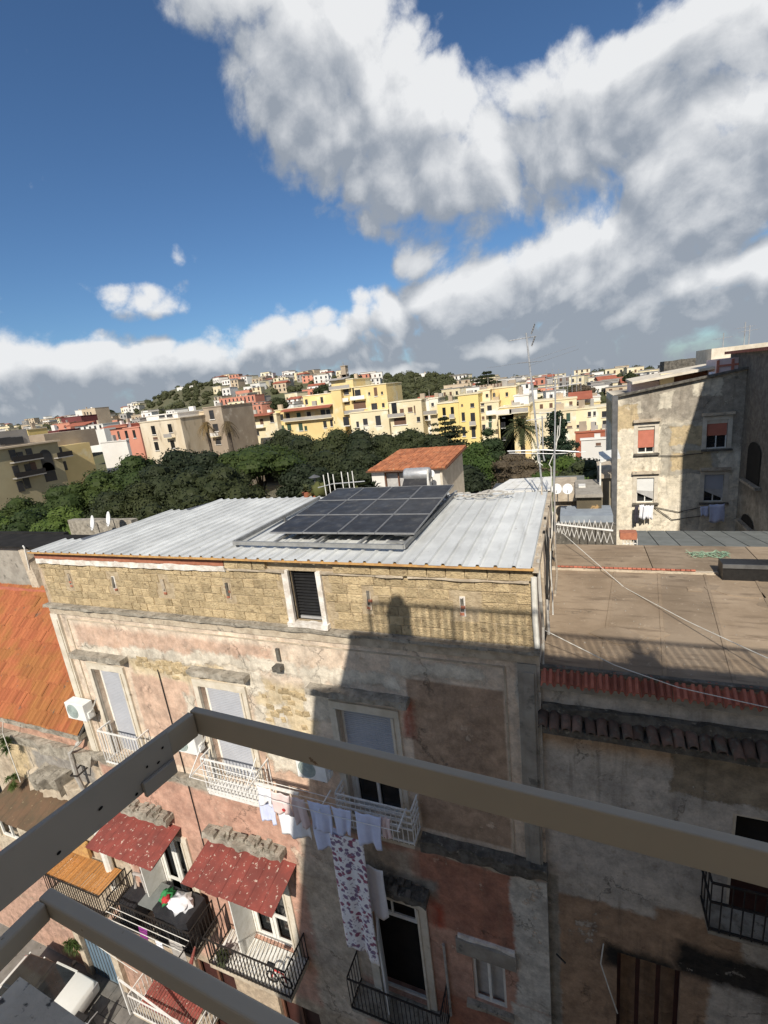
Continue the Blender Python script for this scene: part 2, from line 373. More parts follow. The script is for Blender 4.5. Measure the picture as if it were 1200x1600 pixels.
pm('cloth_red', (.5, .05, .05), (.4, .04, .04), 6, .9, .2, .01)
pm('cloth_black', (.016, .016, .02), (.025, .025, .028), 6, .6, .4, .02, spec=.5)
pm('bark', (.10, .08, .06), (.06, .045, .035), 3, .95, .8, .03)
pm('car_white', (.70, .70, .66), (.66, .66, .62), 1, .25, 0, spec=.5)
pm('tyre', (.015, .015, .015), (.02, .02, .02), 9, .8, .2)
pm('grey_sheet', (.20, .21, .20), (.155, .165, .155), 2, .85, .3, rnd=.12, c3=(.21, .22, .2), s3=3)
pm('terracotta', (.42, .16, .09), (.34, .12, .07), 5, .8, .2)
pm('bamboo', (.52, .25, .08), (.40, .18, .055), 7, .7, .3, rnd=.25, stretch=(3, 3, 1))
pm('dish_white', (.80, .80, .79), (.74, .74, .73), 4, .55, 0)
def leafmat(name, a, b_, tr=.25):
    mt, t, b = newmat(name); P = t.pos()
    n_ = t.noise(P, .55, 4, .6); n2 = t.noise(P, 6, 2, .5)
    col = t.mix(t.sstep(n_, .38, .62), a, b_); col = t.mix(t.math('MULTIPLY', n2, .5), col, tuple(x * 1.7 for x in b_)); rv = t.rnd(); col = t.mix(1.0, col, t.mix(rv, (.68, .72, .80), (1.15, 1.08, .9)), 'MULTIPLY')
    t.put(b.inputs['Base Color'], col); b.inputs['Roughness'].default_value = .6; b.inputs['Specular IOR Level'].default_value = .12
    return mt
leafmat('leaf_oak', (.014, .020, .009), (.030, .037, .018)); leafmat('leaf_pine', (.020, .034, .009), (.040, .056, .016))
leafmat('leaf_green', (.028, .050, .012), (.055, .083, .022)); leafmat('leaf_olive', (.038, .048, .018), (.065, .072, .03))
leafmat('leaf_brown', (.06, .047, .032), (.085, .068, .048)); leafmat('leaf_palm', (.045, .056, .022), (.075, .082, .036)); leafmat('leaf_cedar', (.014, .026, .013), (.03, .046, .024))
leafmat('leaf_dry', (.10, .07, .035), (.14, .10, .05)); leafmat('leaf_far', (.028, .034, .018), (.05, .056, .03))
pm('far_yellow', (.72, .56, .27), (.64, .48, .22), .12, .9, .0, c3=(.70, .62, .42), s3=.25, t3=(.5, .68))
pm('far_cream', (.72, .63, .42), (.62, .53, .35), .14, .9, .0, c3=(.74, .70, .58), s3=.3, t3=(.5, .66))
pm('far_bright', (.74, .58, .24), (.69, .53, .20), .15, .9, .0)
pm('far_old', (.52, .42, .29), (.66, .58, .45), .2, .95, .0, c3=(.30, .24, .17), s3=.5, t3=(.54, .68), stretch=(1, 1, .35))
pm('far_brown', (.40, .33, .25), (.30, .24, .18), .2, .95, .0, c3=(.52, .45, .36), s3=.4)
pm('far_white', (.74, .72, .68), (.66, .63, .58), .1, .9, 0, rnd=.12); pm('far_pink', (.56, .20, .15), (.50, .17, .12), .1, .9, 0, rnd=.12)
pm('far_salmon', (.58, .26, .18), (.52, .22, .15), .1, .9, 0, rnd=.1); pm('far_maroon', (.17, .05, .05), (.13, .04, .04), .1, .9, 0); pm('far_tan', (.52, .42, .30), (.44, .35, .25), .1, .9, 0, rnd=.15)
pm('far_red_roof', (.36, .12, .07), (.29, .09, .055), .3, .9, 0); pm('far_grey', (.35, .33, .30), (.28, .26, .24), .2, .9, 0, rnd=.15)
pm('far_window', (.045, .045, .048), (.03, .03, .032), .3, .3, 0); pm('far_window_green', (.04, .08, .055), (.03, .06, .04), .3, .7, 0); pm('far_window_brown', (.15, .085, .055), (.12, .07, .05), .3, .8, 0)
pm('hill', (.085, .095, .045), (.12, .11, .06), .03, .95, 0, c3=(.22, .17, .11), s3=.06, t3=(.6, .7))
# ------------------------------------------------------------------ special surface materials
def sheetmat(name, base, base2, chip, thr=.60, rough=.7):
    """painted corrugated sheet with flaking"""
    mt, t, b = newmat(name); P = t.pos()
    col = t.mix(t.sstep(t.noise(P, 2.2, 4, .6), .35, .65), base, base2)
    fl = t.noise(t.vmath('MULTIPLY', P, (1, 1.0, 1)), 9.0, 9, .68)
    fm = t.sstep(fl, thr, thr + .02); col = t.mix(fm, col, chip)
    col = t.mix(t.math('MULTIPLY', t.sstep(t.noise(P, 1.4, 4, .6), .5, .7), .5), col, tuple(x * .55 for x in base))
    t.put(b.inputs['Base Color'], col); b.inputs['Roughness'].default_value = rough
    t.put(b.inputs['Normal'], t.bump(t.math('ADD', t.noise(P, 12, 3, .6), fm), .3, .004)); return mt
sheetmat('red_sheet', (.27, .068, .053), (.19, .055, .045), (.56, .45, .37), .605)
sheetmat('brown_sheet', (.14, .085, .05), (.105, .075, .045), (.34, .27, .16), .64)
mt, t, b = newmat('roof_metal'); P = t.pos()
col = t.mix(t.sstep(t.noise(P, .9, 6, .65), .35, .68), (.56, .57, .555), (.70, .71, .69))
col = t.mix(t.math('MULTIPLY', t.sstep(t.noise(t.vmath('MULTIPLY', P, (3.5, .5, 1)), 1.2, 6, .65), .52, .70), .6), col, (.42, .42, .40))
col = t.mix(t.sstep(t.noise(P, 7, 5, .6), .68, .74), col, (.26, .23, .19))
col = t.mix(1.0, col, t.mix(t.rnd(), (.9, .9, .9), (1.08, 1.08, 1.08)), 'MULTIPLY')
t.put(b.inputs['Base Color'], col); b.inputs['Roughness'].default_value = .62; b.inputs['Metallic'].default_value = .12
mt, t, b = newmat('solar_cells'); P = t.pos(); x, y, z = t.sep(P)
gx = t.math('ABSOLUTE', t.math('SUBTRACT', t.math('FRACT', t.math('MULTIPLY', x, 6.4)), .5)); gy = t.math('ABSOLUTE', t.math('SUBTRACT', t.math('FRACT', t.math('MULTIPLY', y, 6.4)), .5))
ln = t.sstep(t.math('MAXIMUM', gx, gy), .455, .49)
col = t.mix(t.sstep(t.noise(P, .8, 4, .6), .4, .65), (.026, .026, .029), (.042, .041, .042))
col = t.mix(t.math('MULTIPLY', ln, .08), col, (.10, .105, .115)); col = t.mix(t.math('MULTIPLY', t.sstep(t.noise(P, 3, 6, .7), .5, .75), .5), col, (.17, .16, .14))
t.put(b.inputs['Base Color'], col); t.put(b.inputs['Roughness'], t.lstep(t.noise(P, 2.3, 5, .6), .3, .7, .34, .6)); b.inputs['Specular IOR Level'].default_value = .28
mt, t, b = newmat('membrane'); P = t.pos()
col = t.mix(t.sstep(t.noise(P, .55, 6, .65), .36, .64), (.235, .178, .122), (.33, .258, .185))
col = t.mix(t.sstep(t.noise(t.vmath('MULTIPLY', P, (.6, 3.5, 1)), 1.5, 6, .65), .50, .70), col, (.185, .14, .098))
col = t.mix(t.sstep(t.noise(P, 6, 6, .7), .60, .72), col, (.40, .325, .245)); col = t.mix(t.sstep(t.noise(P, 1.7, 5, .6), .62, .75), col, (.14, .112, .082))
col = t.mix(1.0, col, t.mix(t.rnd(), (.88, .88, .88), (1.1, 1.08, 1.05)), 'MULTIPLY')
t.put(b.inputs['Base Color'], col); b.inputs['Roughness'].default_value = .9
t.put(b.inputs['Normal'], t.bump(t.math('ADD', t.noise(P, 30, 3, .7), t.math('MULTIPLY', t.noise(P, 1.6, 4, .5), 3)), .5, .012))
mt, t, b = newmat('floral'); P = t.pos(); Pd = t.vmath('ADD', P, t.vmath('SCALE', t.noise(P, 4, 2, .5, col=True), .12))
v1 = t.voro(Pd, 6.2); n_ = t.noise(P, 16, 3, .6)
m1 = t.sstep(t.math('ADD', v1, t.math('MULTIPLY', t.math('SUBTRACT', n_, .5), .5)), .46, .36)
cc = t.mix(t.sstep(t.noise(P, 3.3, 2, .5), .45, .55), (.30, .10, .15), (.22, .16, .25))
v2 = t.voro(t.vmath('ADD', P, (3.3, 1.7, 2.2)), 11); m2 = t.sstep(v2, .30, .24)
col = t.mix(m1, (.80, .78, .79), cc); col = t.mix(t.math('MULTIPLY', m2, .7), col, (.33, .28, .36))
t.put(b.inputs['Base Color'], col); b.inputs['Roughness'].default_value = .9
# the long facade: pinkish upper plaster, pale repairs, bare rubble, red lower storey
TUF1, TUF2 = (.60, .50, .34), (.50, .40, .26)
wallmat('facade', ((.61, .49, .38), (.69, .58, .465), (.53, .41, .31)), [
    ((.50, .305, .23), (.44, .255, .19), [(-14.9, -.7, -19.0, -10.9)], .45, .12, .15),                      # red lower storey
    ((.58, .415, .315), (.52, .36, .27), [(-12.2, -10.05, -10.2, -7.15), (-8.1, -6.6, -10.1, -8.8), (-9.9, -9.6, -10.1, -7.1)], .3, .03, .25),
    ((.57, .41, .315), (.51, .355, .265), [(-14.1, -7.0, -6.45, -5.75)], .35, .08, .25),                      # frieze
    (TUF1, TUF2, [(-12.1, -9.6, -7.15, -6.55), (-7.75, -6.0, -9.2, -6.75), (-10.4, -7.6, -7.0, -6.5)], .8, .10, -.35),
    ((.66, .60, .50), (.56, .50, .41), [(-12.3, -9.2, -6.60, -6.25), (-9.5, -3.6, -6.52, -6.12), (-3.9, -1.8, -6.05, -5.72), (-6.2, -5.4, -7.6, -6.3), (-7.3, -6.8, -8.4, -7.4), (-7.7, -6.7, -9.5, -9.0), (-7.1, -6.2, -12.0, -11.2), (-14.0, -12.4, -6.75, -6.35), (-8.6, -7.4, -7.2, -6.5), (-7.9, -7.5, -9.0, -7.6), (-12.4, -11.8, -10.2, -9.4), (-10.3, -9.9, -8.6, -7.6)], .95, .05, .5),
    ((.42, .30, .215), (.33, .235, .165), [(-3.5, -1.38, -10.25, -6.15)], .10, .03, .05),                      # brown panel at the right
    ((.40, .19, .13), (.32, .16, .115), [(-3.7, -1.42, -13.4, -11.05), (-3.7, -1.2, -19, -15.8), (-1.45, -1.1, -15.2, -13.9)], .25, .06, .1),
    ((.37, .08, .045), (.31, .07, .04), [(-3.62, -3.46, -7.7, -6.75), (-3.45, -3.2, -13.4, -12.7)], .6, .12, .1),
    ((.52, .44, .35), (.42, .35, .275), [(-7.2, -3.9, -12.6, -11.2), (-7.4, -5.5, -16.4, -12.3), (-7.6, -5.9, -23, -16.2)], .9, .12, .1),
    ((.60, .575, .52), (.47, .445, .40), [(-1.45, -.6, -15.2, -11.0), (-1.1, -.6, -8.6, -5.3), (-1.6, -.6, -23, -15.2)], .5, .05, .35),
    ((.30, .27, .23), (.22, .20, .17), [(-14.9, -.7, -10.98, -10.62), (-6.1, -3.3, -12.5, -11.9)], .5, .10, .2),
    ((.45, .36, .26), (.33, .26, .19), [(-14.9, -.7, -23, -18.6)], .6, .2, .1),
], streak=.30)
wallmat('right_wall', ((.44, .40, .35), (.52, .475, .42), (.38, .335, .28)), [
    ((.46, .33, .225), (.40, .285, .195), [(-1, 9, -7.35, -6.75)], .6, .15, .1),
    ((.38, .26, .175), (.31, .21, .14), [(-.42, 2.5, -16, -11.25), (1.5, 3.0, -12, -10.9)], .5, .05, -.4),
    ((.31, .255, .185), (.23, .19, .14), [(1.65, 6, -8.0, -6.75)], .6, .03, -.4),
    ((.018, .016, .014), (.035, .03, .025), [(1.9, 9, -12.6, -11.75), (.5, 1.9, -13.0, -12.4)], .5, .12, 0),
    ((.30, .275, .23), (.23, .21, .175), [(-.9, -.42, -20, -10.8)], .2, .03, .1),
], streak=.45, dirt=(.11, .09, .065))
wallmat('left_wall', ((.42, .34, .25), (.55, .47, .36), (.33, .27, .2)), [
    ((.50, .30, .22), (.42, .25, .18), [(-30, -15.3, -10.6, -9.8)], .5, .1, .1), ((.30, .28, .25), (.24, .22, .2), [(-18.6, -15.4, -12.8, -11.2)], .7, .1, .3),
    ((.56, .44, .27), (.45, .35, .21), [(-20.2, -19.0, -12.9, -10.9)], .4, .1, -.3), ((.46, .29, .22), (.36, .23, .17), [(-30, -15.5, -23, -17.5)], .6, .1, .2)], streak=.4)
# ------------------------------------------------------------------ ground, street
GZ = -23.0
tag(MB().box(-1500, 1500, -300, 700, GZ - .6, GZ).build('ground', pm('earth', (.13, .12, .085), (.09, .085, .06), .3, .95, .3)), kind='structure')
tag(MB().box(-60, 40, -1.02, 8.6, GZ, GZ + .004).build('street', MATS['asphalt']), kind='structure')
pv = MB().box(-18.9, -9, 6.9, 8.52, GZ + .004, GZ + .06).build('pavement', MATS['asphalt']); tag(pv, kind='structure')
slab_me = bev_box('paving_slab', MATS['paving'], .03)
for i in range(14):
    for j in range(3):
        inst('paving_slab', slab_me, pv, (-18.4 + i * .66 + (j % 2) * .15, 7.2 + j * .5, GZ + .065), (.63, .05, .47), (math.radians(-90), 0, 0))
# ------------------------------------------------------------------ the viewer's own building and balcony
EB = ray(-993, 800); EB = -Vector((EB.x, EB.y, 0)).normalized(); NB = Vector((-EB.y, EB.x, 0))      # balcony axes: along, outward
own = thing('apartment_building', 'shadowed building of the viewpoint, its grey concrete balcony slab at bottom left corner', 'building', (3, -6, GZ))
ob = MB(); ob.prism([(22, GZ), (22, 3.0), (-2.75, 3.0), (-3.3, 1.5), (-4.0, 1.28), (-4.15, .68), (-4.75, -3.1), (-6.2, -8.7), (-7.2, GZ)], -14, -1.0)  # unseen left outline shaped to cast the slanted shadow edge across the street
ob.build('wall', pm('own_plaster', (.74, .67, .55), (.68, .61, .49), 1.5, .9, .3), own)  # pale tone set so this unseen wall bounces light into the shadows
sc = atz(31, 1526, -1.5)
def pb(o, s, t_, z): v = o + EB * s + NB * t_; return (v.x, v.y, z)
k = 1.5
lo = [pb(sc, 0, 0, -1.64), pb(sc, 4, 0, -1.64), pb(sc, 4, -1.9, -1.64), pb(sc, 0, -1.9, -1.64)]
MB().hexa(lo, [(x, y, -1.5) for x, y, z in lo]).build('balcony_slab', MATS['concrete'], own)
tr = MB(); tr.bar((-2.3, -1.04, 3.75), (20, -1.04, 3.75), .06, .05); tr.build('terrace_rail', MATS['black_iron'], own)
bl = MB().box(-.011, .011, -.011, .011, -.375, .375).mesh('baluster', MATS['black_iron'])
for i in range(95):
    inst('baluster', bl, own, (-2.28 + i * .155, -1.04, 3.375), (1.6, 1.6, 1.0) if i % 12 else (3, 3, 1.02))
pot = thing('shadow_jar', 'tall terrace jar out of view, added and shaped to cast the rounded shadow on the tuff wall', 'shadow_caster', (-1.55, -1.3, 3.0))
MB().lathe((-1.55, -1.3, 3.0), [(.40, 0), (.30, .25), (.27, .6), (.30, .74), (.15, .84), (.18, .95), (.17, 1.05), (.09, 1.13), (.03, 1.15)], 16).build('jar', MATS['terracotta'], pot, True)  # invented form, added out of view to cast the rounded shadow opposite
pl = thing('potted_agave', 'spiky terrace plant above the viewpoint casting the spiked shadow on the flat roof', 'plant', (3.3, -1.4, 3.0))
MB().lathe((3.3, -1.4, 3.0), [(.2, 0), (.3, .35), (.26, .36), (.05, .36)], 14).build('pot', MATS['terracotta'], pl)
q = MB()
for i in range(34):
    a = random.uniform(0, 6.28); e = random.uniform(.1, 1.2); L = random.uniform(.4, .75); d = Vector((math.cos(a) * math.cos(e), math.sin(a) * math.cos(e), math.sin(e))); s_ = d.cross(Vector((0, 0, 1))).normalized() * .05
    o_ = Vector((3.3, -1.4, 3.34)); q.quad(o_ - s_, o_ + s_, o_ + d * L + s_ * .1, o_ + d * L - s_ * .1)
q.build('leaves', MATS['leaf_palm'], pl)
U = atz(305, 1103, -.5); Lw = atz(79, 1384, -1.17)
rl = thing('balcony_railing', 'beige painted balcony railing with two rails crossing the foreground', 'railing', tuple(pb(sc, .2, .06, -1.5)))
def bevel(o, wd, seg=3):
    md = o.modifiers.new('edge', 'BEVEL'); md.width = wd; md.segments = seg; md.limit_method = 'ANGLE'; return o
LEGU = Vector((-.15, -.989, 0)).normalized(); LEGL = Vector((-.012, -1, 0)).normalized()
def legbar(q, o, leg, i0, i1, s0, s1, z0, z1):
    n_ = Vector((-leg.y, leg.x, 0)); P_ = lambda s_, i_, z_: tuple(Vector((o.x, o.y, 0)) + leg * s_ + n_ * i_ + Vector((0, 0, z_)))
    lo = [P_(s0, i0, z0), P_(s0, i1, z0), P_(s1, i1, z0), P_(s1, i0, z0)]; return q.hexa(lo, [(x, y, z1) for x, y, _ in lo])
def railbar(name, o, z, h, d, mat, leg, ln=3.6, ll=1.4, bv=.005):
    q = MB(); lo = [pb(o, 0, 0, z - h), pb(o, ln, 0, z - h), pb(o, ln, -d, z - h), pb(o, 0, -d, z - h)]
    q.hexa(lo, [(x, y, z) for x, y, _ in lo]); bevel(q.build(name, mat, rl), bv)
    bevel(legbar(MB(), o, leg, 0, d, d + .001, ll, z - h + .001, z - .001).build(name, mat, rl), bv)
railbar('top_rail', U, -.5, .047, .014, MATS['rail_paint'], LEGU, bv=.002)
railbar('lower_rail', Lw, -1.17, .058, .034, MATS['rail_paint'], LEGL, bv=.006)
bevel(legbar(MB(), U, LEGU, .0145, .022, .070, 1.4, -.560, -.492).build('side_plank', MATS['plank_paint'], rl), .002)
bevel(legbar(MB(), U, LEGU, .0225, .03, .074, .13, -.566, -.540).build('plank_batten', MATS['plank_paint'], rl), .002)
scr = MB().lathe((0, 0, 0), [(.0016, 0), (.0022, .0006), (.001, .001)], 8, 'X').mesh('screw_hole', MATS['dark_inside'])
for (s_, z_) in ((.085, -.512), (.097, -.530), (.115, -.523), (.14, -.552), (.19, -.53), (.25, -.545)):
    v = Vector((U.x, U.y, 0)) + LEGU * s_ + Vector((-LEGU.y, LEGU.x, 0)) * .0222; inst('screw_hole', scr, rl, (v.x, v.y, z_), (1, random.uniform(1, 1.8), random.uniform(.8, 1.3)))
for s_, zt in ((1.9, -.56), (3.5, -.56)):
    v = Lw + EB * (s_ + .66) - NB * .03; MB().box(v.x - .02, v.x + .02, v.y - .02, v.y + .02, -1.5, zt).build('post', MATS['rail_paint'], rl)
v = Lw - NB * 1.0 + EB * .02; MB().box(v.x - .02, v.x + .02, v.y - .02, v.y + .02, -1.52, -1.24).build('post', MATS['rail_paint'], rl)
# ------------------------------------------------------------------ main building across the street
YF = 8.5; XL, XR = -14.95, -.66
mainb = thing('old_apartment_building', 'long peeling pink and tuff apartment building with corrugated metal roof across the street', 'building', (-7.8, 11, GZ))
UP = [(-13.8, -12.6, -10.3, -7.2), (-9.6, -8.2, -10.3, -7.2), (-5.36, -3.95, -10.3, -7.2)]
LO = [(-13.4, -11.95, -16.6, -13.35), (-9.78, -8.2, -16.6, -13.35), (-5.25, -3.9, -16.6, -12.95)]
LW = (-2.55, -1.72, -15.62, -13.98)
GR = [(-13.0, -11.2, GZ, -19.0), (-9.4, -7.8, GZ, -19.1), (-5.6, -4.0, GZ, -19.2)]
TWIN = (-6.12, -5.38, -4.98, -3.72)
q = MB(); wall_face(q, XL, XR, GZ, -5.15, YF, UP + LO + [LW] + GR, .32)
q.quad((XL, YF, GZ), (XL, YF, -3.5), (XL + 1.6, 14.2, -3.5), (XL + 1.6, 14.2, GZ)); q.quad((XR, YF, GZ), (XR, 14.3, GZ), (XR, 14.3, -3.5), (XR, YF, -3.5)); q.quad((XR, 14.3, GZ), (XL + 1.6, 14.2, GZ), (XL + 1.6, 14.2, -3.5), (XR, 14.3, -3.5))
q.box(XL + .02, XR - .02, YF + .345, YF + .4, GZ, -5.2)
facade = q.build('wall', MATS['facade'], mainb)
# bare rubble stones showing where the plaster has gone
st_me = [bev_box('rubble_stone', MATS['tuff'], .16, .10, i) for i in range(5)]
rs = random.Random(3)
for (a, b_, c, d, n_) in ((-11.9, -9.9, -7.1, -6.62, 26), (-7.5, -6.2, -8.9, -6.9, 40), (-10.2, -9.0, -6.95, -6.62, 8)):
    for i in range(n_):
        x = rs.uniform(a, b_); z = rs.uniform(c, d)
        inst('rubble_stone', rs.choice(st_me), facade, (x, YF - .004, z), (rs.uniform(.12, .26), .045, rs.uniform(.09, .16)), (0, rs.uniform(-.25, .25), 0))
# tuff storey: one object per block
tw = MB(); wall_face(tw, XL, XR - .02, -5.15, -3.44, YF + .06, [TWIN], .3)
tuffwall = tw.build('tuff_wall', MATS['tuff_mortar'], mainb)
tf_me = [bev_box('tuff_block', MATS['tuff'], .055, .05, 20 + i) for i in range(6)]
slots = [-13.74, -11.94, -10.1, -7.97, -4.16, -2.1]
z = -5.10; row = 0
while z < -3.80:
    hgt = (.222, .21, .235, .215, .23, .22)[row % 6]; x = XL + .16 - rs.uniform(0, .2)
    while x < XR - .1:
        wd = rs.uniform(.23, .40)
        if x + wd > XR - .04: wd = XR - .04 - x
        cx = x + wd / 2
        hit = (TWIN[0] - .14 < x + wd and x < TWIN[1] + .14 and z + hgt > TWIN[2] - .12)
        if not hit and not any(abs(cx - s_) < wd / 2 + .05 and -4.62 < z + .1 < -4.1 for s_ in slots) and wd > .1:
            inst('tuff_block', rs.choice(tf_me), tuffwall, (cx, YF + .093 + rs.uniform(-.014, .010), z + hgt / 2), (wd - .012, .10, hgt - .010 - rs.uniform(0, .016)), (0, rs.uniform(-.03, .03), 0))
        x += wd
    z += hgt; row += 1
bk_me = bev_box('brick', MATS['brickred'], .1, .05, 40)
for s_ in slots:                                   # brick-filled slots in lime
    MB().rough_box(s_ - .06, s_ + .05, YF + .04, YF + .08, -4.55, -4.12, 5, .025, s_).build('slot_filling', MATS['lime' if rs.random() < .5 else 'pale_stone'], tuffwall)
    for k in range(rs.choice((1, 2, 3))): inst('brick', bk_me, tuffwall, (s_ + rs.uniform(-.04, .03), YF + .052, -4.5 + k * .14 + rs.uniform(-.02, .02)), (.09, .07, .06), (0, rs.uniform(-.3, .3), 0))
    MB().rough_box(s_ - .05, s_ + .02, YF + .028, YF + .08, -4.45, -4.12, 4, .03, s_ + 5).build('slot_dark_strip', MATS['dark_stone'], tuffwall)  # raised dark strip, its colour stands in for the shade of a hollow
bd = MB().rough_box(XL + .05, -7.9, YF - .02, YF + .06, -3.80, -3.64, 60, .035, 2); bd.build('lime_band', MATS['lime'], mainb)
bd = MB().rough_box(XL + .03, -7.9, YF - .03, YF + .06, -3.64, -3.47, 30, .012, 5); bd.build('brick_band', MATS['brickred'], mainb)
x = -7.88
while x < XR - .1:                                 # course of blocks under the eave
    wd = rs.uniform(.36, .5)
    if not (TWIN[0] - .1 < x + wd and x < TWIN[1] + .1): inst('tuff_block', rs.choice(tf_me), tuffwall, (x + wd / 2, YF + .02, -3.60), (min(wd, XR - x - .03) - .012, .12, .20))
    x += wd
for (a, b_) in ((-7.8, -6.2), (-5.3, -3.3), (-3.2, -.8)):
    MB().rough_box(a, b_, YF - .025, YF + .05, -3.75, -3.69, 24, .03, a).build('mortar_line', MATS['pale_stone'], tuffwall)
# lime surround and the louvred black window
sr = MB(); sr.rough_box(TWIN[0] - .16, TWIN[0], YF - .03, YF + .1, TWIN[2], TWIN[3] + .02, 4, .02, 1); sr.rough_box(TWIN[1], TWIN[1] + .12, YF - .03, YF + .1, TWIN[2], TWIN[3] + .02, 4, .03, 4); sr.rough_box(TWIN[0] - .18, TWIN[1] + .16, YF - .08, YF + .1, TWIN[2] - .12, TWIN[2], 8, .02, 3)
sr.build('lime_surround', MATS['lime'], tuffwall)
wn = MB(); a, b_, c, d = TWIN
for (p0, p1) in (((a, c), (a, d)), ((b_, c), (b_, d)), ((a, c), (b_, c)), ((a, d), (b_, d))): wn.bar((p0[0], YF + .18, p0[1]), (p1[0], YF + .18, p1[1]), .07, .07)
wn = wn.build('window', MATS['black_plastic'], mainb)
lv = MB().box(-.5, .5, -.03, .03, -.006, .006).mesh('louvre_slat', MATS['black_plastic'])
for i in range(16): inst('louvre_slat', lv, wn, ((a + b_) / 2, YF + .2, c + .07 + i * (d - c - .1) / 15), (b_ - a - .06, 1, 1), (math.radians(38), 0, 0))
MB().quad((a, YF + .27, c), (b_, YF + .27, c), (b_, YF + .27, d), (a, YF + .27, d)).build('pane', MATS['glass_dark'], wn)
MB().box(a + .1, b_ - .05, YF + .1, YF + .14, c + .05, c + .11).build('bottom_rail', MATS['alu'], wn)
# cornice, mouldings, pilasters, string course
MB().rough_box(XL - .12, XR + .02, YF - .13, YF + .1, -5.19, -5.115, 90, .03, 11).build('cornice', MATS['grey_stone'], mainb)
MB().rough_box(XL, XR, YF - .05, YF + .02, -5.42, -5.195, 40, .006, 12).build('frieze_band', MATS['pale_stone'], mainb)
bm_ = MB(); bm_.box(XL + .6, -1.32, YF - .02, YF + .01, -5.60, -5.565); bm_.box(-1.36, -1.32, YF - .02, YF + .01, -10.3, -5.60); bm_.box(XL + .6, XL + .64, YF - .02, YF + .01, -10.3, -5.60); bm_.build('panel_moulding', MATS['pale_stone'], mainb)
for (a, b_, z0) in ((XL - .02, XL + .32, -10.4), (-1.08, -.72, -10.4)):
    q = MB(); q.rough_box(a, b_, YF - .07, YF + .01, z0, -5.43, 3, .008, a); q.rough_box(a + .1, b_ - .05, YF - .095, YF - .06, z0, -5.6, 3, .008, a + 2)
    q.build('pilaster', MATS['casing'] if a < -5 else MATS['plaster_grey'], mainb)
MB().rough_box(-3.5, XR + .03, YF - .24, YF + .02, -10.72, -10.38, 46, .07, 21).build('string_course', MATS['dark_stone'], mainb)
MB().rough_box(XL, -9.75, YF - .16, YF + .02, -10.74, -10.45, 40, .06, 23).build('string_course', MATS['grey_stone'], mainb)
MB().rough_box(-3.3, -1.3, YF - .05, YF + .02, -10.95, -10.75, 12, .05, 25).build('plaster_remnant', MATS['pale_stone'], mainb)
# doors
fr_me = None
def rolling(parent, x0, x1, z0, z1, y, mat='shutter'):
    n_ = int((z1 - z0) / .055); q = MB(); h = (z1 - z0) / n_
    for i in range(n_):
        zz = z0 + i * h; q.add([(x0, y, zz), (x1, y, zz), (x1, y - .012, zz + h * .25), (x0, y - .012, zz + h * .25), (x1, y - .012, zz + h * .85), (x0, y - .012, zz + h * .85), (x1, y, zz + h), (x0, y, zz + h)], ((0, 1, 2, 3), (3, 2, 4, 5), (5, 4, 6, 7)))
    return q.build('shutter', MATS[mat], parent)
def frame_of(name, parent, x0, x1, z0, z1, y, wd=.07, d=.06, mat='frame_white', mull=(), rails=()):
    q = MB(); q.box(x0, x0 + wd, y, y + d, z0, z1); q.box(x1 - wd, x1, y, y + d, z0, z1); q.box(x0 + wd, x1 - wd, y, y + d, z1 - wd, z1); q.box(x0 + wd, x1 - wd, y, y + d, z0, z0 + wd)
    for mx in mull: q.box(mx - wd / 2, mx + wd / 2, y - .004, y + d, z0 + wd, z1 - wd)
    for rz in rails: q.box(x0 + wd, x1 - wd, y + .003, y + d - .01, rz - wd / 2, rz + wd / 2)
    return q.build(name, MATS[mat], parent)
def casing(x0, x1, z0, z1, mat='casing', wd=.19):
    q = MB(); q.rough_box(x0 - wd, x0, YF - .06, YF + .01, z0, z1, 2, .012, x0); q.rough_box(x1, x1 + wd, YF - .06, YF + .01, z0, z1, 2, .012, x1); q.rough_box(x0 - wd, x1 + wd, YF - .065, YF + .01, z1, z1 + .2, 6, .015, x0 + 3)
    q.rough_box(x0 - .06, x0, YF - .09, YF - .05, z0, z1, 2, .006, x0); q.rough_box(x1, x1 + .06, YF - .09, YF - .05, z0, z1, 2, .006, x1)
    return q.build('door_casing', MATS[mat], mainb)
for i, (a, b_, c, d) in enumerate(UP):
    casing(a, b_, c, d)
    dr = frame_of('balcony_door', mainb, a, b_, c, d, YF + .16)
    if i < 2: rolling(dr, a + .07, b_ - .07, c + .02, d - .05, YF + .17)
    else:
        rolling(dr, a + .07, b_ - .07, -8.95, d - .05, YF + .165)
        frame_of('door_leaf', dr, a + .07, b_ - .07, c + .03, -8.9, YF + .22, .075, .05, mull=((a + b_) / 2,))
    MB().quad((a, YF + .3, c), (b_, YF + .3, c), (b_, YF + .3, d), (a, YF + .3, d)).build('pane', MATS['glass_dark'], dr)
for k, (a, b_, z_) in enumerate(((-14.35, -12.15, -6.62), (-9.72, -7.8, -6.60), (-6.0, -3.45, -6.60))):
    MB().rough_box(a, b_, YF - .26, YF + .02, z_ - .15, z_, 22, .05, 31 + k).build('hood_ledge', MATS['grey_stone'], mainb)
hk = MB(); hk.rough_box(-6.82, -6.72, YF - .05, YF + .02, -6.1, -5.75, 3, .02, 3); hk.rough_box(-6.9, -6.68, YF - .2, YF + .02, -6.32, -6.18, 4, .03, 5); hk.build('broken_bracket', MATS['dark_stone'], mainb)
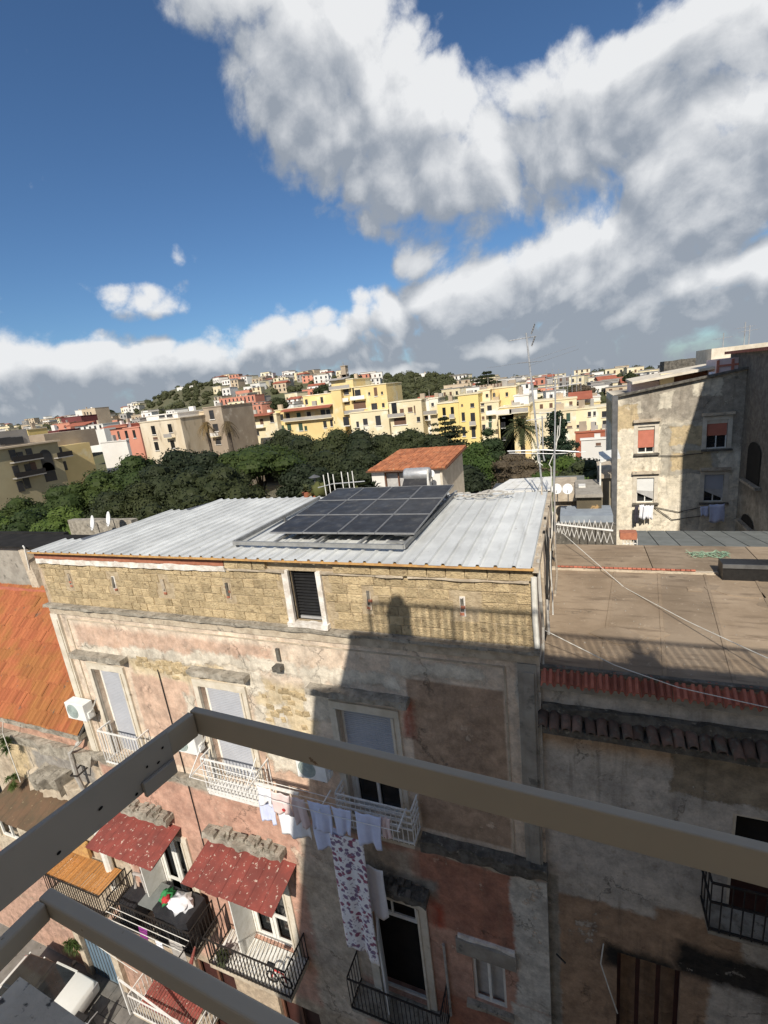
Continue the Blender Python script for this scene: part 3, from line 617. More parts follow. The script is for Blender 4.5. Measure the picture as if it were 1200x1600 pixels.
# first-floor doors under the awnings, and the right one with open leaf
for i, (a, b_, c, d) in enumerate(LO):
    casing(a, b_, c, d, 'casing', .26)
    dr = frame_of('balcony_door', mainb, a, b_, c, d, YF + .1, .08, rails=(d - .75,) if i == 2 else ())
    MB().quad((a, YF + .3, c), (b_, YF + .3, c), (b_, YF + .3, d), (a, YF + .3, d)).build('pane', MATS['glass_dark'] if i < 2 else MATS['dark_inside'], dr)
    if i < 2:
        frame_of('door_leaf', dr, a + .08, (a + b_) / 2 - .01, c + .03, d - .08, YF + .13, .11, .05, rails=(c + 1.1,)); frame_of('door_leaf', dr, (a + b_) / 2 + .01, b_ - .08, c + .03, d - .08, YF + .13, .11, .05, rails=(c + 1.1,))
        q = MB(); q.box(a - .02, a + .02, YF - .62, YF + .08, c + .03, d - .1); q.build('door_leaf', MATS['frame_white'], dr)      # leaf folded outwards
    else:
        q = MB(); q.bar((a + .1, YF + .05, (c + d - .8) / 2), (a + .38, YF - .55, (c + d - .8) / 2), .05, d - c - .9); q.build('door_leaf', MATS['shutter_white'], dr)
        frame_of('transom', dr, a + .08, b_ - .08, d - .72, d - .08, YF + .11, .05, .04, mull=((a + b_) / 2 - .1,))
for k, (a, b_) in enumerate(((-13.95, -12.0), (-10.55, -7.75), (-5.9, -3.5))):      # broken stone hoods
    q = MB().rough_box(a, b_, YF - .36, YF + .02, -12.42, -12.22, 26, .08, 51 + k); q.rough_box(a + .1, b_ - .15, YF - .2, YF + .02, -12.62, -12.40, 20, .07, 55 + k)
    for j in range(22):
        x = rs.uniform(a + .2, b_ - .2); y = YF - rs.uniform(.05, .33); s_ = rs.uniform(.04, .11); q.rough_box(x, x + s_ * 1.6, y - s_, y + s_, -12.25, -12.2 + s_, 2, .03, j)
    q.build('broken_hood', MATS['grey_stone'] if k < 2 else MATS['dark_stone'], mainb)
a, b_, c, d = LW
lwn = frame_of('window', mainb, a, b_, c, d, YF + .06, .07, mull=((a + b_) / 2,))
MB().quad((a, YF + .2, c), (b_, YF + .2, c), (b_, YF + .2, d), (a, YF + .2, d)).build('pane', MATS['curtain'], lwn)
MB().box(-2.9, -1.42, YF - .10, YF + .02, -13.96, -13.5).build('lintel', MATS['plaster_grey'], mainb); MB().rough_box(-2.85, -1.45, YF - .06, YF + .02, -13.5, -13.38, 12, .03, 4).build('plaster_remnant', MATS['lime'], mainb)
MB().rough_box(-2.75, -1.55, YF - .14, YF + .02, -15.76, -15.63, 8, .02, 6).build('window_sill', MATS['grey_stone'], mainb)
MB().tube([(-3.25, YF - .06, -13.9), (-3.25, YF - .06, -16.5)], .035, 8).build('drain_pipe', MATS['pipe_grey'], mainb)
for (a, b_, c, d) in GR:
    dr = frame_of('street_door', mainb, a, b_, c, d, YF + .12, .1, mat='wood_brown', mull=((a + b_) / 2,)); MB().quad((a, YF + .25, c), (b_, YF + .25, c), (b_, YF + .25, d), (a, YF + .25, d)).build('door_panel', MATS['door_dark'], dr)
# drain and vertical cable on the facade
MB().tube([(-11.02, YF - .03, -6.9), (-11.0, YF - .03, -8.6), (-10.98, YF - .03, -12.2), (-11.0, YF - .03, -16)], .016, 5).build('wall_cable', MATS['cable_black'], mainb)
# ------------------------------------------------------------------ upper white balconies
bal_w = MB().box(-.5, .5, -.5, .5, -.5, .5).mesh('baluster', MATS['white_metal']); bal_b = MB().box(-.5, .5, -.5, .5, -.5, .5).mesh('baluster', MATS['black_iron'])
def balcony(x0, x1, yf, z0, zt, iron, parent, slabmat, sp=.12, br=.018, slab_t=.10, mid=(), yw=YF, lean=0):
    sl = MB().box(x0, x1, yf, yw - .002, z0 - slab_t, z0).build('balcony', MATS[slabmat], parent); mt_ = MATS['white_metal' if iron is bal_w else 'black_iron']
    q = MB(); r = .035
    for zz in (zt, z0 + .07, *mid):
        q.bar((x0, yf, zz), (x1, yf, zz), r, r); q.bar((x0, yf + r / 2 + .001, zz), (x0, yw, zz), r, r); q.bar((x1, yf + r / 2 + .001, zz), (x1, yw, zz), r, r)
    q.build('railing', mt_, sl)
    n_ = int((x1 - x0) / sp); zc = (z0 + zt) / 2; hh = zt - z0
    for i in range(n_ + 1): inst('baluster', iron, sl, (x0 + (x1 - x0) * i / n_, yf, zc), (br, br, hh - .02))
    m_ = max(1, int((yw - yf) / sp))
    for xx in (x0, x1):
        for i in range(1, m_ + 1): inst('baluster', iron, sl, (xx, yf + (yw - yf - .03) * i / m_, zc), (br, br, hh - .02))
    return sl
ub = [balcony(-13.75, -12.1, 8.05, -10.32, -9.12, bal_w, mainb, 'pale_stone'), balcony(-9.68, -7.76, 8.03, -10.32, -9.22, bal_w, mainb, 'white_metal', br=.024), balcony(-5.5, -3.55, 8.03, -10.32, -9.32, bal_w, mainb, 'pale_stone', .13, mid=(-9.5, -9.68, -9.86))]
# ------------------------------------------------------------------ metal roof
ez = -3.37
def roof_sheet(x0, x1, y0, y1):
    q = MB(); prof = []; x = x0; p_ = 1 / 3
    while x < x1 - 1e-4:
        for (dx, h) in ((0, 0), (.15, 0), (.17, .045), (.215, .045), (.235, 0)):
            if x + dx <= x1 + 1e-4: prof.append((x + dx, h))
        x += p_
    prof.append((x1, 0)); k0 = len(prof)
    vs = [(px_, y0, ez + h) for px_, h in prof] + [(px_, y1, ez + h + .02) for px_, h in prof]
    q.add(vs, [(i, i + 1, k0 + i + 1, k0 + i) for i in range(k0 - 1)]); return q
roof = MB().slab([(XL + .06, YF + .02), (XR - .02, YF + .02), (XR - .02, 14.2), (XL + 1.75, 14.2)], -3.5, -3.425).build('roof', MATS['steel_dark'], mainb)
x = -14.9
while x < -.75:
    x1 = min(x + 1.0, -.72); yb = min(14.28, 8.36 + (x + 15.2) / 1.75 * 5.9)
    roof_sheet(x, x1 + .004, 8.30 + rs.uniform(-.012, .012), yb).build('roof_sheet', MATS['roof_metal'], roof); x += 1.0
MB().box(-14.9, -.70, 8.31, 8.345, -3.425, -3.372).build('eave_trim', MATS['orange_trim'], roof)
MB().rough_box(-.72, XR + .05, 8.34, 14.25, -3.47, -3.36, 4, .01, 2).build('roof_edge', MATS['pale_stone'], roof)
# ------------------------------------------------------------------ solar array
sa = thing('solar_panel_array', 'solar panels on a grey steel frame on the corrugated metal roof', 'solar panels', (-5.3, 11, -3.32))
q = MB(); z_ = -3.22
for (p0, p1) in (((-7.9, 8.98), (-3.38, 8.92)), ((-3.38, 8.92), (-3.38, 14.0)), ((-7.9, 8.98), (-8.0, 13.6))): q.bar((*p0, z_), (*p1, z_), .07, .09)
for i in range(1, 4): q.bar((-7.9 + i * 1.13, 9.02, z_ - .01), (-7.9 + i * 1.13, 13.6, z_ - .01), .06, .05)
for i in range(9): q.bar((-3.9, 9.3 + i * .52, z_ - .03), (-3.42, 9.3 + i * .52, z_ - .03), .12, .03)
q.build('support_frame', pm('frame_steel', (.30, .30, .29), (.22, .22, .21), 4, .6, .2, metal=.2), sa)
lg = MB().box(-.03, .03, -.03, .03, -.06, .06).mesh('foot', MATS['steel_dark'])
for x in (-7.9, -5.6, -3.38):
    for y in (9.1, 11.3, 13.5): inst('foot', lg, sa, (x, y, -3.29))
PX0, PX1, PY0, PY1 = -7.12, -3.28, 9.42, 13.35; ZA, ZB = -3.09, -2.86
pw = (PX1 - PX0) / 4; pd = (PY1 - PY0) / 3
tilt = math.atan2(ZB - ZA, PY1 - PY0)
pf = MB(); 
for (a, b_, c, d) in ((-.5, .5, -.5, -.487), (-.5, .5, .487, .5), (-.5, -.485, -.487, .487), (.485, .5, -.487, .487)): pf.box(a * pw, b_ * pw, c * pd, d * pd, -.03, .012)
pf = pf.mesh('panel_frame', pm('panel_alu', (.34, .34, .34), (.26, .26, .26), 4, .5, 0, metal=.4)); pc = MB().box(-.484 * pw, .484 * pw, -.486 * pd, .486 * pd, -.02, .004).mesh('solar_panel', MATS['solar_cells'])
for i in range(4):
    for j in range(3):
        cy = PY0 + (j + .5) * pd; o_ = inst('solar_panel', pc, sa, (PX0 + (i + .5) * pw, cy, ZA + (ZB - ZA) * (j + .5) / 3), (.985, .985, 1), (tilt, 0, 0))
        f2 = bpy.data.objects.new('panel_frame', pf); C.objects.link(f2); f2.parent = o_
for i in range(1, 4):
    pass
for x in (-6.9, -5.2, -3.5): MB().bar((x, PY0 + .1, ZA - .04), (x, PY1 - .1, ZB - .04), .05, .04).build('panel_rail', MATS['alu'], sa)
for x in (-6.9, -5.2, -3.5): MB().box(x - .025, x + .025, PY1 - .15, PY1 - .1, -3.26, ZB - .05).build('prop', MATS['alu'], sa)
cb = thing('cable_coil', 'loose loops of pale cable lying behind the solar panels', 'cable', (-2.6, 13.6, -3.3))
for k in range(3):
    pts = []; cx, cy = -2.9 + k * .35, 13.55 + .1 * (k % 2)
    for i in range(26):
        a = i / 25 * 6.28 * 1.1 + k; r = .42 + .14 * math.sin(i * 1.3 + k); pts.append((cx + r * 1.2 * math.cos(a), cy + r * .5 * math.sin(a), -3.27 + .05 * math.sin(i * .9 + k) + .05))
    MB().tube(pts, .018, 5).build('loop', MATS['pipe_grey'], cb)
# ------------------------------------------------------------------ air conditioners
def ac(x, z, label):
    t_ = thing('air_conditioner', label, 'air conditioner', (x, YF - .25, z - .3), 'air conditioning units on the pink facade')
    q = MB().box(x - .42, x + .42, YF - .44, YF - .12, z - .29, z + .29); bevel(q.build('body', MATS['ac_white'], t_), .015)
    g_ = MB(); 
    for k in range(4): r = .07 + k * .055; g_.tube([(x - .12 + r * math.cos(a * .3142), YF - .448, z + r * math.sin(a * .3142)) for a in range(21)], .006, 4)
    g_.lathe((x - .12, YF - .4405, z), [(.25, 0), (.24, -.003), (.02, -.004)], 20, 'Y'); g_.build('fan_grille', MATS['ac_grill'], t_)
    MB().box(x + .421, x + .47, YF - .36, YF - .2, z - .22, z - .02).build('valve_cover', MATS['ac_white'], t_)
    MB().tube([(x + .45, YF - .28, z - .05), (x + .56, YF - .26, z + .06), (x + .55, YF - .12, z + .22), (x + .5, YF - .01, z + .3)], .022, 6).build('pipe', MATS['pipe_grey'], t_)
    for s_ in (-.3, .3): MB().bar((x + s_, YF - .42, z - .31), (x + s_, YF, z - .31), .03, .03).build('bracket', MATS['steel_dark'], t_)
ac(-14.55, -8.6, 'white air conditioner outside the leftmost upper shutter beside the orange tiled roof')
ac(-10.2, -8.9, 'white air conditioner between the leftmost and middle upper shutters, partly behind the railing')
ac(-6.1, -8.8, 'air conditioner left of the shadowed upper door behind the railing')
# ------------------------------------------------------------------ right neighbour: low building with a flat roof
RZ = -5.54; RX1 = 7.9
rb = thing('flat_roofed_building', 'dark plastered building at right with flat brown membrane roof and red tile edge', 'building', (4, 12, GZ))
RW = (2.66, 3.9, -11.05, -8.2); RH = (.78, 2.0, -23, -12.55)
q = MB(); wall_face(q, XR + .002, RX1, GZ, -6.0, YF + .10, [RW, RH], .4); q.box(XR + .02, RX1, YF + .52, YF + .56, GZ, -6); q.box(XR + .003, RX1, YF + .1, 15.9, -6.0, RZ - .06)
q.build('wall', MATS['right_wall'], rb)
rf = MB().box(XR + .003, RX1, YF + .02, 15.8, RZ - .058, RZ - .012).build('roof', MATS['membrane'], rb)
# membrane strips, a little askew, with lapped seams
for i in range(7):
    x0 = XR + .01 + i * 1.06; k = .10
    lo = [(x0, YF + .12, RZ - .012), (x0 + 1.06 - .004, YF + .12, RZ - .012), (x0 + 1.06 + .6 - .004, 13.6, RZ - .012), (x0 + .6 if i else XR + .01, 13.6, RZ - .012)]
    hi = [(x, y, RZ + .004 * (i % 2) + .002) for x, y, z in lo]
    MB().hexa(lo, hi).build('membrane_strip', MATS['membrane'], rf)
    if i: MB().hexa([(x0 - .03, YF + .12, RZ), (x0 + .05, YF + .12, RZ), (x0 + .65, 13.6, RZ), (x0 + .57, 13.6, RZ)], [(x0 - .02, YF + .12, RZ + .018), (x0 + .04, YF + .12, RZ + .018), (x0 + .64, 13.6, RZ + .018), (x0 + .58, 13.6, RZ + .018)]).build('lap_seam', MATS['membrane'], rf)
MB().rough_box(XR + .01, RX1, 13.62, 13.75, RZ - .01, RZ + .06, 40, .03, 3).build('kerb', MATS['pale_stone'], rf)
for i in range(3):
    x0 = XR + .05 + i * 2.6; MB().box(x0, x0 + 2.58, 13.78, 15.75, RZ - .012, RZ + .05 + .004 * i).build('membrane_strip', MATS['membrane'], rf)
ft = bev_box('flat_tile', MATS['red_tile'], .06)
for i in range(30): inst('flat_tile', ft, rf, (-.45 + .115 * i, 13.68, RZ + .09), (.105, .12, .05), (math.radians(-20), 0, 0))
MB().box(3.45, 7.5, 13.3, 13.75, RZ + .0, RZ + .42).build('skylight_kerb', MATS['black_plastic'], rf)
MB().box(3.43, 7.5, 13.26, 13.30, RZ + .34, RZ + .44).build('skylight_lip', MATS['steel_dark'], rf)
MB().box(XR, RX1, YF + .02, YF + .12, RZ - .01, RZ + .055).build('gutter_edge', MATS['dark_stone'], rf)
# red tile edging (each tile) and the row of old pantiles below
tile = MB()
prof = [(-.5, 0), (-.40, .02), (-.30, .085), (-.12, .085), (-.04, .03), (.06, .03), (.14, .085), (.32, .085), (.42, .02), (.5, 0)]
tile.add([(x * .24, -.02, z) for x, z in prof] + [(x * .245, -.28, z - .19) for x, z in prof] + [(x * .245, -.28, z - .215) for x, z in prof], [(i, i + 1, i + 11, i + 10) for i in range(9)] + [(i + 10, i + 11, i + 21, i + 20) for i in range(9)])
tile = tile.mesh('edge_tile', MATS['red_tile'])
for i in range(34): inst('edge_tile', tile, rb, (-.52 + i * .246, YF + .08 + random.uniform(-.01, .01), RZ - .03 + random.uniform(-.008, .008)), (1, 1, 1), (0, random.uniform(-.02, .02), random.uniform(-.02, .02)))
MB().rough_box(XR + .01, RX1, YF - .04, YF + .12, -5.95, -5.72, 60, .03, 9).build('plaster_fascia', MATS['plaster_grey'], rb)
pt = MB(); n_ = 8
for k in range(n_ + 1):
    a = math.pi * k / n_; c, s_ = math.cos(a), math.sin(a)
    pt.v += [(c * .105, 0, s_ * .10), (c * .085, -.40, s_ * .085 - .17), (c * .085, 0, s_ * .08), (c * .068, -.40, s_ * .068 - .17)]
for k in range(n_):
    b0 = k * 4; pt.f += [(b0, b0 + 1, b0 + 5, b0 + 4), (b0 + 2, b0 + 6, b0 + 7, b0 + 3), (b0 + 1, b0 + 3, b0 + 7, b0 + 5), (b0, b0 + 4, b0 + 6, b0 + 2)]
ptm = pt.mesh('pantile', MATS['pantile'], True)
for i in range(40): inst('pantile', ptm, rb, (-.62 + i * .21, YF + .10 + random.uniform(-.03, .02), -6.50 + random.uniform(-.015, .015)), (1, random.uniform(.92, 1.05), 1), (random.uniform(-.06, .06), 0, random.uniform(-.09, .09)))
MB().rough_box(XR + .02, RX1, YF - .22, YF + .12, -6.83, -6.68, 70, .02, 12).build('tile_bed', MATS['dark_stone'], rb)
MB().rough_box(XR + .02, RX1, YF - .02, YF + .12, -6.52, -6.33, 70, .05, 15).build('mortar_bed', MATS['dark_stone'], rb)
wd = frame_of('window', rb, RW[0], RW[1], RW[2], RW[3], YF + .13, .06, .05, 'casing')
MB().box(RW[0] + .06, RW[1] - .06, YF + .3, YF + .34, RW[2] + .05, -9.2).build('door_panel', MATS['door_dark'], wd)
MB().quad((RW[0], YF + .45, RW[2]), (RW[1], YF + .45, RW[2]), (RW[1], YF + .45, RW[3]), (RW[0], YF + .45, RW[3])).build('pane', MATS['dark_inside'], wd)
balcony(2.25, 4.4, 8.0, -10.42, -9.25, bal_b, rb, 'grey_stone', .16, .02, .08, (-9.7,), YF + .1)
gd = frame_of('gate', rb, RH[0], RH[1], -23, RH[3], YF + .2, .08, .05, 'door_dark', mull=(1.2, 1.6))
MB().tube([(.50, YF + .08, -12.4), (.44, YF + .0, -12.9), (.62, YF - .02, -13.6), (.8, YF + .06, -14.4)], .015, 5).build('loose_wire', MATS['cable_white'], rb)
MB().tube([(-.5, YF + .03, -13.1), (-.3, YF - .1, -13.1)], .02, 5).build('iron_hook', MATS['black_iron'], rb)
# side wall clutter between main building and flat roof: pipes and cables
cl = thing('cable_bundle', 'bundle of pipes and cables on the side wall below the aerial masts', 'cables', (XR + .03, 9, RZ))
for i in range(9):
    y = 8.52 + i * .5 + random.uniform(-.1, .1); x = XR + .02 + random.uniform(.0, .05)
    MB().tube([(x, y, RZ + .02), (x + random.uniform(-.01, .03), y + random.uniform(-.2, .2), RZ + .8), (x + .01, y + random.uniform(-.3, .3), RZ + 1.5), (x - .03, y + random.uniform(-.2, .2), -3.3)], random.choice((.012, .018, .03)), 6).build(random.choice(('pipe', 'cable')), MATS[random.choice(('cable_white', 'pipe_grey', 'cable_black', 'pale_stone'))], cl)
MB().tube([(XR - .05, YF - .06, -3.6), (XR - .05, YF - .06, -4.5), (XR - .03, YF - .05, -5.05)], .055, 10).build('downpipe', MATS['cable_white'], cl)
for k in range(9):                                  # later patches and grit on the membrane
    x = random.uniform(-.3, 4.5); y = random.uniform(9, 13.2); w_ = random.uniform(.12, .5); MB().slab([(x + w_ * math.cos(a) * random.uniform(.7, 1.2), y + w_ * .8 * math.sin(a) * random.uniform(.7, 1.2)) for a in [i * .785 for i in range(8)]], RZ + .005, RZ + .012 + .001 * k).build('membrane_patch', MATS['membrane'], rf)
q = MB()
for k in range(130):
    x = random.uniform(-.5, 5); y = random.uniform(8.7, 13.5); s_ = random.uniform(.006, .018); q.rough_box(x, x + s_ * 1.5, y, y + s_, RZ + .004, RZ + .004 + s_, 1, .01, k)
tag(q.build('roof_grit', MATS['plaster_grey'], rf), kind='stuff')
# free cables over the flat roof
def cable(label, pts_px, r, mat, sag=.0, n_=24):
    pts = [Vector(p) for p in pts_px]; out = []
    for i in range(n_ + 1):
        t_ = i / n_; f_i = t_ * (len(pts) - 1); k = min(int(f_i), len(pts) - 2); u = f_i - k; p_ = pts[k].lerp(pts[k + 1], u); p_.z -= sag * 4 * t_ * (1 - t_); out.append(p_)
    return tag(MB().tube(out, r, 5).build('cable', MATS[mat]), label, 'cable')
cable('pale cable sagging over the flat roof from the scissor gate to the right edge', [at(878, 832, 15.6), at(975, 915, 12.6), at(1075, 968, 10.6), at(1230, 1042, 8.6)], .010, 'cable_white', .05)
cable('lower pale cable crossing the front of the flat roof above the red tiles', [at(852, 985, 8.7), at(960, 1037, 8.4), at(1060, 1072, 8.3), at(1230, 1112, 8.2)], .008, 'cable_white', .03)
# ------------------------------------------------------------------ left neighbour: tiled roof, rough wall
lb = thing('tiled_roof_building', 'crumbling beige building at left edge with orange tiled roof', 'building', (-20, 10, GZ))
LX0 = -40
LWN = [(-18.9, -17.6, -16.6, -13.6), (-23.0, -21.6, -16.6, -13.6)]
q = MB(); wall_face(q, LX0, XL - .03, GZ, -9.75, YF + .02, LWN + [(-19.6, -17.9, GZ, -19.2)], .4); q.box(LX0, XL - .03, YF + .45, YF + .5, GZ, -9.8)
q.build('wall', MATS['left_wall'], lb)
# roof plane: eave (y 8.3, z -9.6) rising to y 12.6, z -6.95
EZ, EY, TZ, TY = -9.62, 8.22, -6.55, 11.6
sl_ = (TZ - EZ) / (TY - EY)
MB().hexa([(LX0, EY, EZ - .12), (XL - .04, EY, EZ - .12), (XL - .04, TY, TZ - .12), (LX0, TY, TZ - .12)], [(LX0, EY, EZ - .04), (XL - .04, EY, EZ - .04), (XL - .04, TY, TZ - .04), (LX0, TY, TZ - .04)]).build('roof', MATS['steel_dark'], lb)
tl = MB(); row = 0; rr_ = random.Random(5); y = EY - .06
while y < TY - .05:
    x = XL - .06 - (.12 if row % 2 else 0)
    while x > -27.5:
        j = rr_.uniform(-.02, .02); z0 = EZ + (y - EY) * sl_; z1 = EZ + (y + .36 - EY) * sl_; h = .05 + j
        a, b_ = x - .222, x - .006
        tl.add([(a, y, z0 + h - .03), (a + .045, y, z0 + h + .03), (a + .09, y, z0 + h - .012), (b_ - .09, y, z0 + h - .012), (b_ - .045, y, z0 + h + .03), (b_, y, z0 + h - .03),
                (a, y + .36, z1 + h - .06), (a + .045, y + .36, z1 + h), (a + .09, y + .36, z1 + h - .042), (b_ - .09, y + .36, z1 + h - .042), (b_ - .045, y + .36, z1 + h), (b_, y + .36, z1 + h - .06)],
               [(i, i + 1, i + 7, i + 6) for i in range(5)] + [(0, 3, 2, 1), (0, 5, 4, 3)]); x -= .228
    y += .33; row += 1
tag(tl.build('roof_tiles', MATS['orange_tile'], lb), kind='stuff')
MB().rough_box(LX0, XL - .05, TY, TY + .3, TZ - .1, TZ + .12, 40, .03, 2).build('ridge', MATS['red_tile'], lb)
MB().box(LX0, XL - .04, TY + .3, TY + .5, GZ, TZ + .02).build('rear_wall', MATS['plaster_grey'], lb)
MB().rough_box(LX0, XL - .04, YF - .34, YF + .05, -9.86, -9.70, 70, .03, 8).build('eave_board', MATS['grey_stone'], lb)
MB().rough_box(LX0, XL - .04, YF - .2, YF + .05, -10.95, -10.55, 60, .12, 14).build('string_course', MATS['grey_stone'], lb)
MB().rough_box(-18.8, -15.6, YF - .32, YF + .05, -12.75, -12.05, 24, .16, 17).build('plaster_bulge', MATS['pale_stone'], lb)
MB().rough_box(-18.0, -16.6, YF - .5, YF + .05, -12.3, -11.7, 14, .2, 37).build('plaster_bulge', MATS['grey_stone'], lb)
for (a, b_, c, d) in LWN:
    dr = frame_of('balcony_door', lb, a, b_, c, d, YF + .1, .09, mull=((a + b_) / 2,), rails=(c + 1.1,)); MB().quad((a, YF + .35, c), (b_, YF + .35, c), (b_, YF + .35, d), (a, YF + .35, d)).build('pane', MATS['glass_dark'], dr)
pp = thing('bent_drainpipe', 'bent grey drainpipe with iron bracket left of the first white balcony', 'drainpipe', (-15.6, YF, -11.4))
MB().tube([(-15.15, YF - .1, -9.9), (-15.3, YF - .25, -10.1), (-15.75, YF - .3, -10.5), (-15.8, YF - .3, -11.5), (-15.8, YF - .2, -12.3)], .075, 8).build('pipe', MATS['pipe_grey'], pp)
MB().tube([(-15.95, YF, -11.3), (-15.9, YF - .42, -11.35), (-15.55, YF - .42, -11.3), (-15.45, YF, -11.2)], .03, 6).build('bracket', MATS['black_iron'], pp)
# wall block and roofs beyond the tiled roof
pm('tar_felt', (.03, .028, .026), (.02, .019, .018), 2, .95, .4, spec=.1)
bk = thing('rear_parapet_building', 'grey plaster block with dark flat roofs behind the orange tiled roof', 'building', (-20, 14, GZ))
MB().rough_box(-16.2, XL - .06, 10.2, 12.4, -7, -4.9, 4, .03, 3).build('low_wall', MATS['plaster_grey'], bk)
MB().box(-30, -17.1, 12.2, 13.6, GZ, -4.75).build('wall', MATS['plaster_grey'], bk)
MB().box(-30.2, -17.0, 12.0, 13.7, -4.75, -4.66).build('roof', MATS['tar_felt'], bk)
MB().hexa([(-21.0, 11.6, -8), (-20.4, 11.6, -8), (-20.4, 12.2, -8), (-21.0, 12.2, -8)], [(-21.9, 11.9, -4.78), (-21.5, 11.9, -4.78), (-21.5, 12.2, -4.78), (-21.9, 12.2, -4.78)]).build('buttress', MATS['pale_stone'], bk)
MB().tube([tuple(at(36, 853, 11.9)), tuple(at(38, 856, 11.8)), tuple(at(46, 890, 11.8))], .03, 6).build('white_pipe', MATS['cable_white'], bk)
MB().box(-34, at(98, 830, 17.4).x, 17.4, 17.7, -8, at(70, 833, 17.4).z).build('dark_parapet', MATS['tar_felt'], bk); 
MB().rough_box(at(107, 820, 17).x, at(205, 815, 17).x, 17.0, 17.4, -9, at(140, 813, 17).z, 12, .05, 7).build('terrace_wall', MATS['grey_stone'], bk)
MB().box(-30, -14, 9.4 + 3, 12.2, -7.3, -7.15).build('lower_roof', MATS['steel_dark'], bk)
lv_ = MB(); lv_.bar((-21.5, 11.8, -6.62), (-18.6, 11.9, -6.35), .35, .1); lv_.build('metal_gutter', MATS['alu'], bk)
# ------------------------------------------------------------------ awnings
def awning(x0, x1, zw, yf, zf, n_, mat, label, yw=YF):
    t_ = thing('awning', label, 'awning', ((x0 + x1) / 2, yw, zw), 'painted sheet-metal awnings over the balconies')
    for i in range(n_):
        a = x0 + (x1 - x0) * i / n_; b_ = x0 + (x1 - x0) * (i + 1) / n_; e = (b_ - a) * .12; q = MB(); j = random.uniform(-.02, .02)
        pf_ = [(a, 0), (a + e, .03), (a + 2 * e, .005), (b_ - 2 * e, .005), (b_ - .004, .0)]
        top = [(x, yw - .01, zw + h) for x, h in pf_] + [(x, yf + j, zf + h) for x, h in pf_]
        q.add(top + [(x, y, z - .012) for x, y, z in top], [(k, k + 1, k + 6, k + 5) for k in range(4)] + [(k + 10, k + 15, k + 16, k + 11) for k in range(4)] + [(k + 5, k + 6, k + 16, k + 15) for k in range(4)] + [(0, 5, 15, 10), (4, 14, 19, 9)])
        q.build('sheet_panel', MATS[mat], t_)
    q = MB(); q.bar((x0 + .03, yf + .1, zf - .03), (x1 - .03, yf + .1, zf - .03), .04, .04); q.build('front_bar', MATS['black_iron'], t_)
    for xx in (x0 + .06, x1 - .06): MB().bar((xx, yf + .1, zf - .05), (xx, yw, zw - .06), .035, .035).build('side_bar', MATS['black_iron'], t_)
    return t_
awning(-14.65, -11.82, -12.76, 7.2, -13.0, 9, 'red_sheet', 'flaking red sheet awning over the balcony with the clothes pile')
awning(-10.65, -7.5, -12.78, 7.2, -13.02, 7, 'red_sheet', 'larger flaking red sheet awning above the white-floored balcony')
awning(-20.2, -16.9, -12.75, 7.2, -13.3, 10, 'brown_sheet', 'mossy brown and red corrugated awning at the left edge under the tiled roof')
# ------------------------------------------------------------------ lower balconies
b1 = balcony(-14.95, -11.3, 7.45, -16.62, -15.62, bal_b, mainb, 'grey_stone', .13, .02, .14)
b2 = balcony(-10.72, -7.75, 7.45, -16.62, -15.55, bal_b, mainb, 'pale_stone', .13, .022, .16)
b3 = balcony(-5.95, -3.3, 7.8, -16.62, -15.45, bal_b, mainb, 'grey_stone', .12, .018, .1)
slt = MB().box(-.5, .5, -.5, .5, -.5, .5).mesh('floor_slat', MATS['frame_white'])
for i in range(24): inst('floor_slat', slt, b2, (-10.62 + i * .121, 7.98, -16.61), (.095, .98, .03))
bb = balcony(-18.3, -15.35, 7.45, -16.62, -15.7, bal_b, lb, 'pale_stone', .13, .02, .14, yw=YF + .02)
bmb = MB().tube([(0, -.5, 0), (0, .5, 0)], .5, 6).mesh('bamboo_cane', MATS['bamboo'])
for i in range(46): inst('bamboo_cane', bmb, bb, (-18.2 + i * .061, 7.97, -15.74 + random.uniform(-.01, .01)), (.052, .94, .035))
MB().box(-18.2, -16.9, YF - .16, YF - .06, -15.6, -14.9).build('orange_panel', MATS['orange_trim'], bb)
MB().tube([(-15.9, YF - .15, -13.4), (-15.9, YF - .15, -16.6)], .14, 10).build('wall_pipe', MATS['frame_white'], bb)
# mezzanine balcony with red slats and white frame
mz = balcony(-15.5, -12.3, 7.4, -21.4, -20.45, bal_w, mainb, 'pale_stone', .14, .02, .1)
rsl = MB().box(-.5, .5, -.5, .5, -.5, .5).mesh('red_slat', MATS['red_sheet'])
for i in range(20): inst('red_slat', rsl, mz, (-15.0 + i * .125, 7.95, -20.7), (.1, 1.0, .03), (math.radians(8), 0, 0))
MB().bar((-15.6, 7.35, -19.5), (-15.6, 7.35, -21.4), .05, .05).build('post', MATS['white_metal'], mz); MB().bar((-15.6, 7.35, -19.6), (-12.3, 7.3, -20.5), .05, .05).build('brace', MATS['white_metal'], mz)
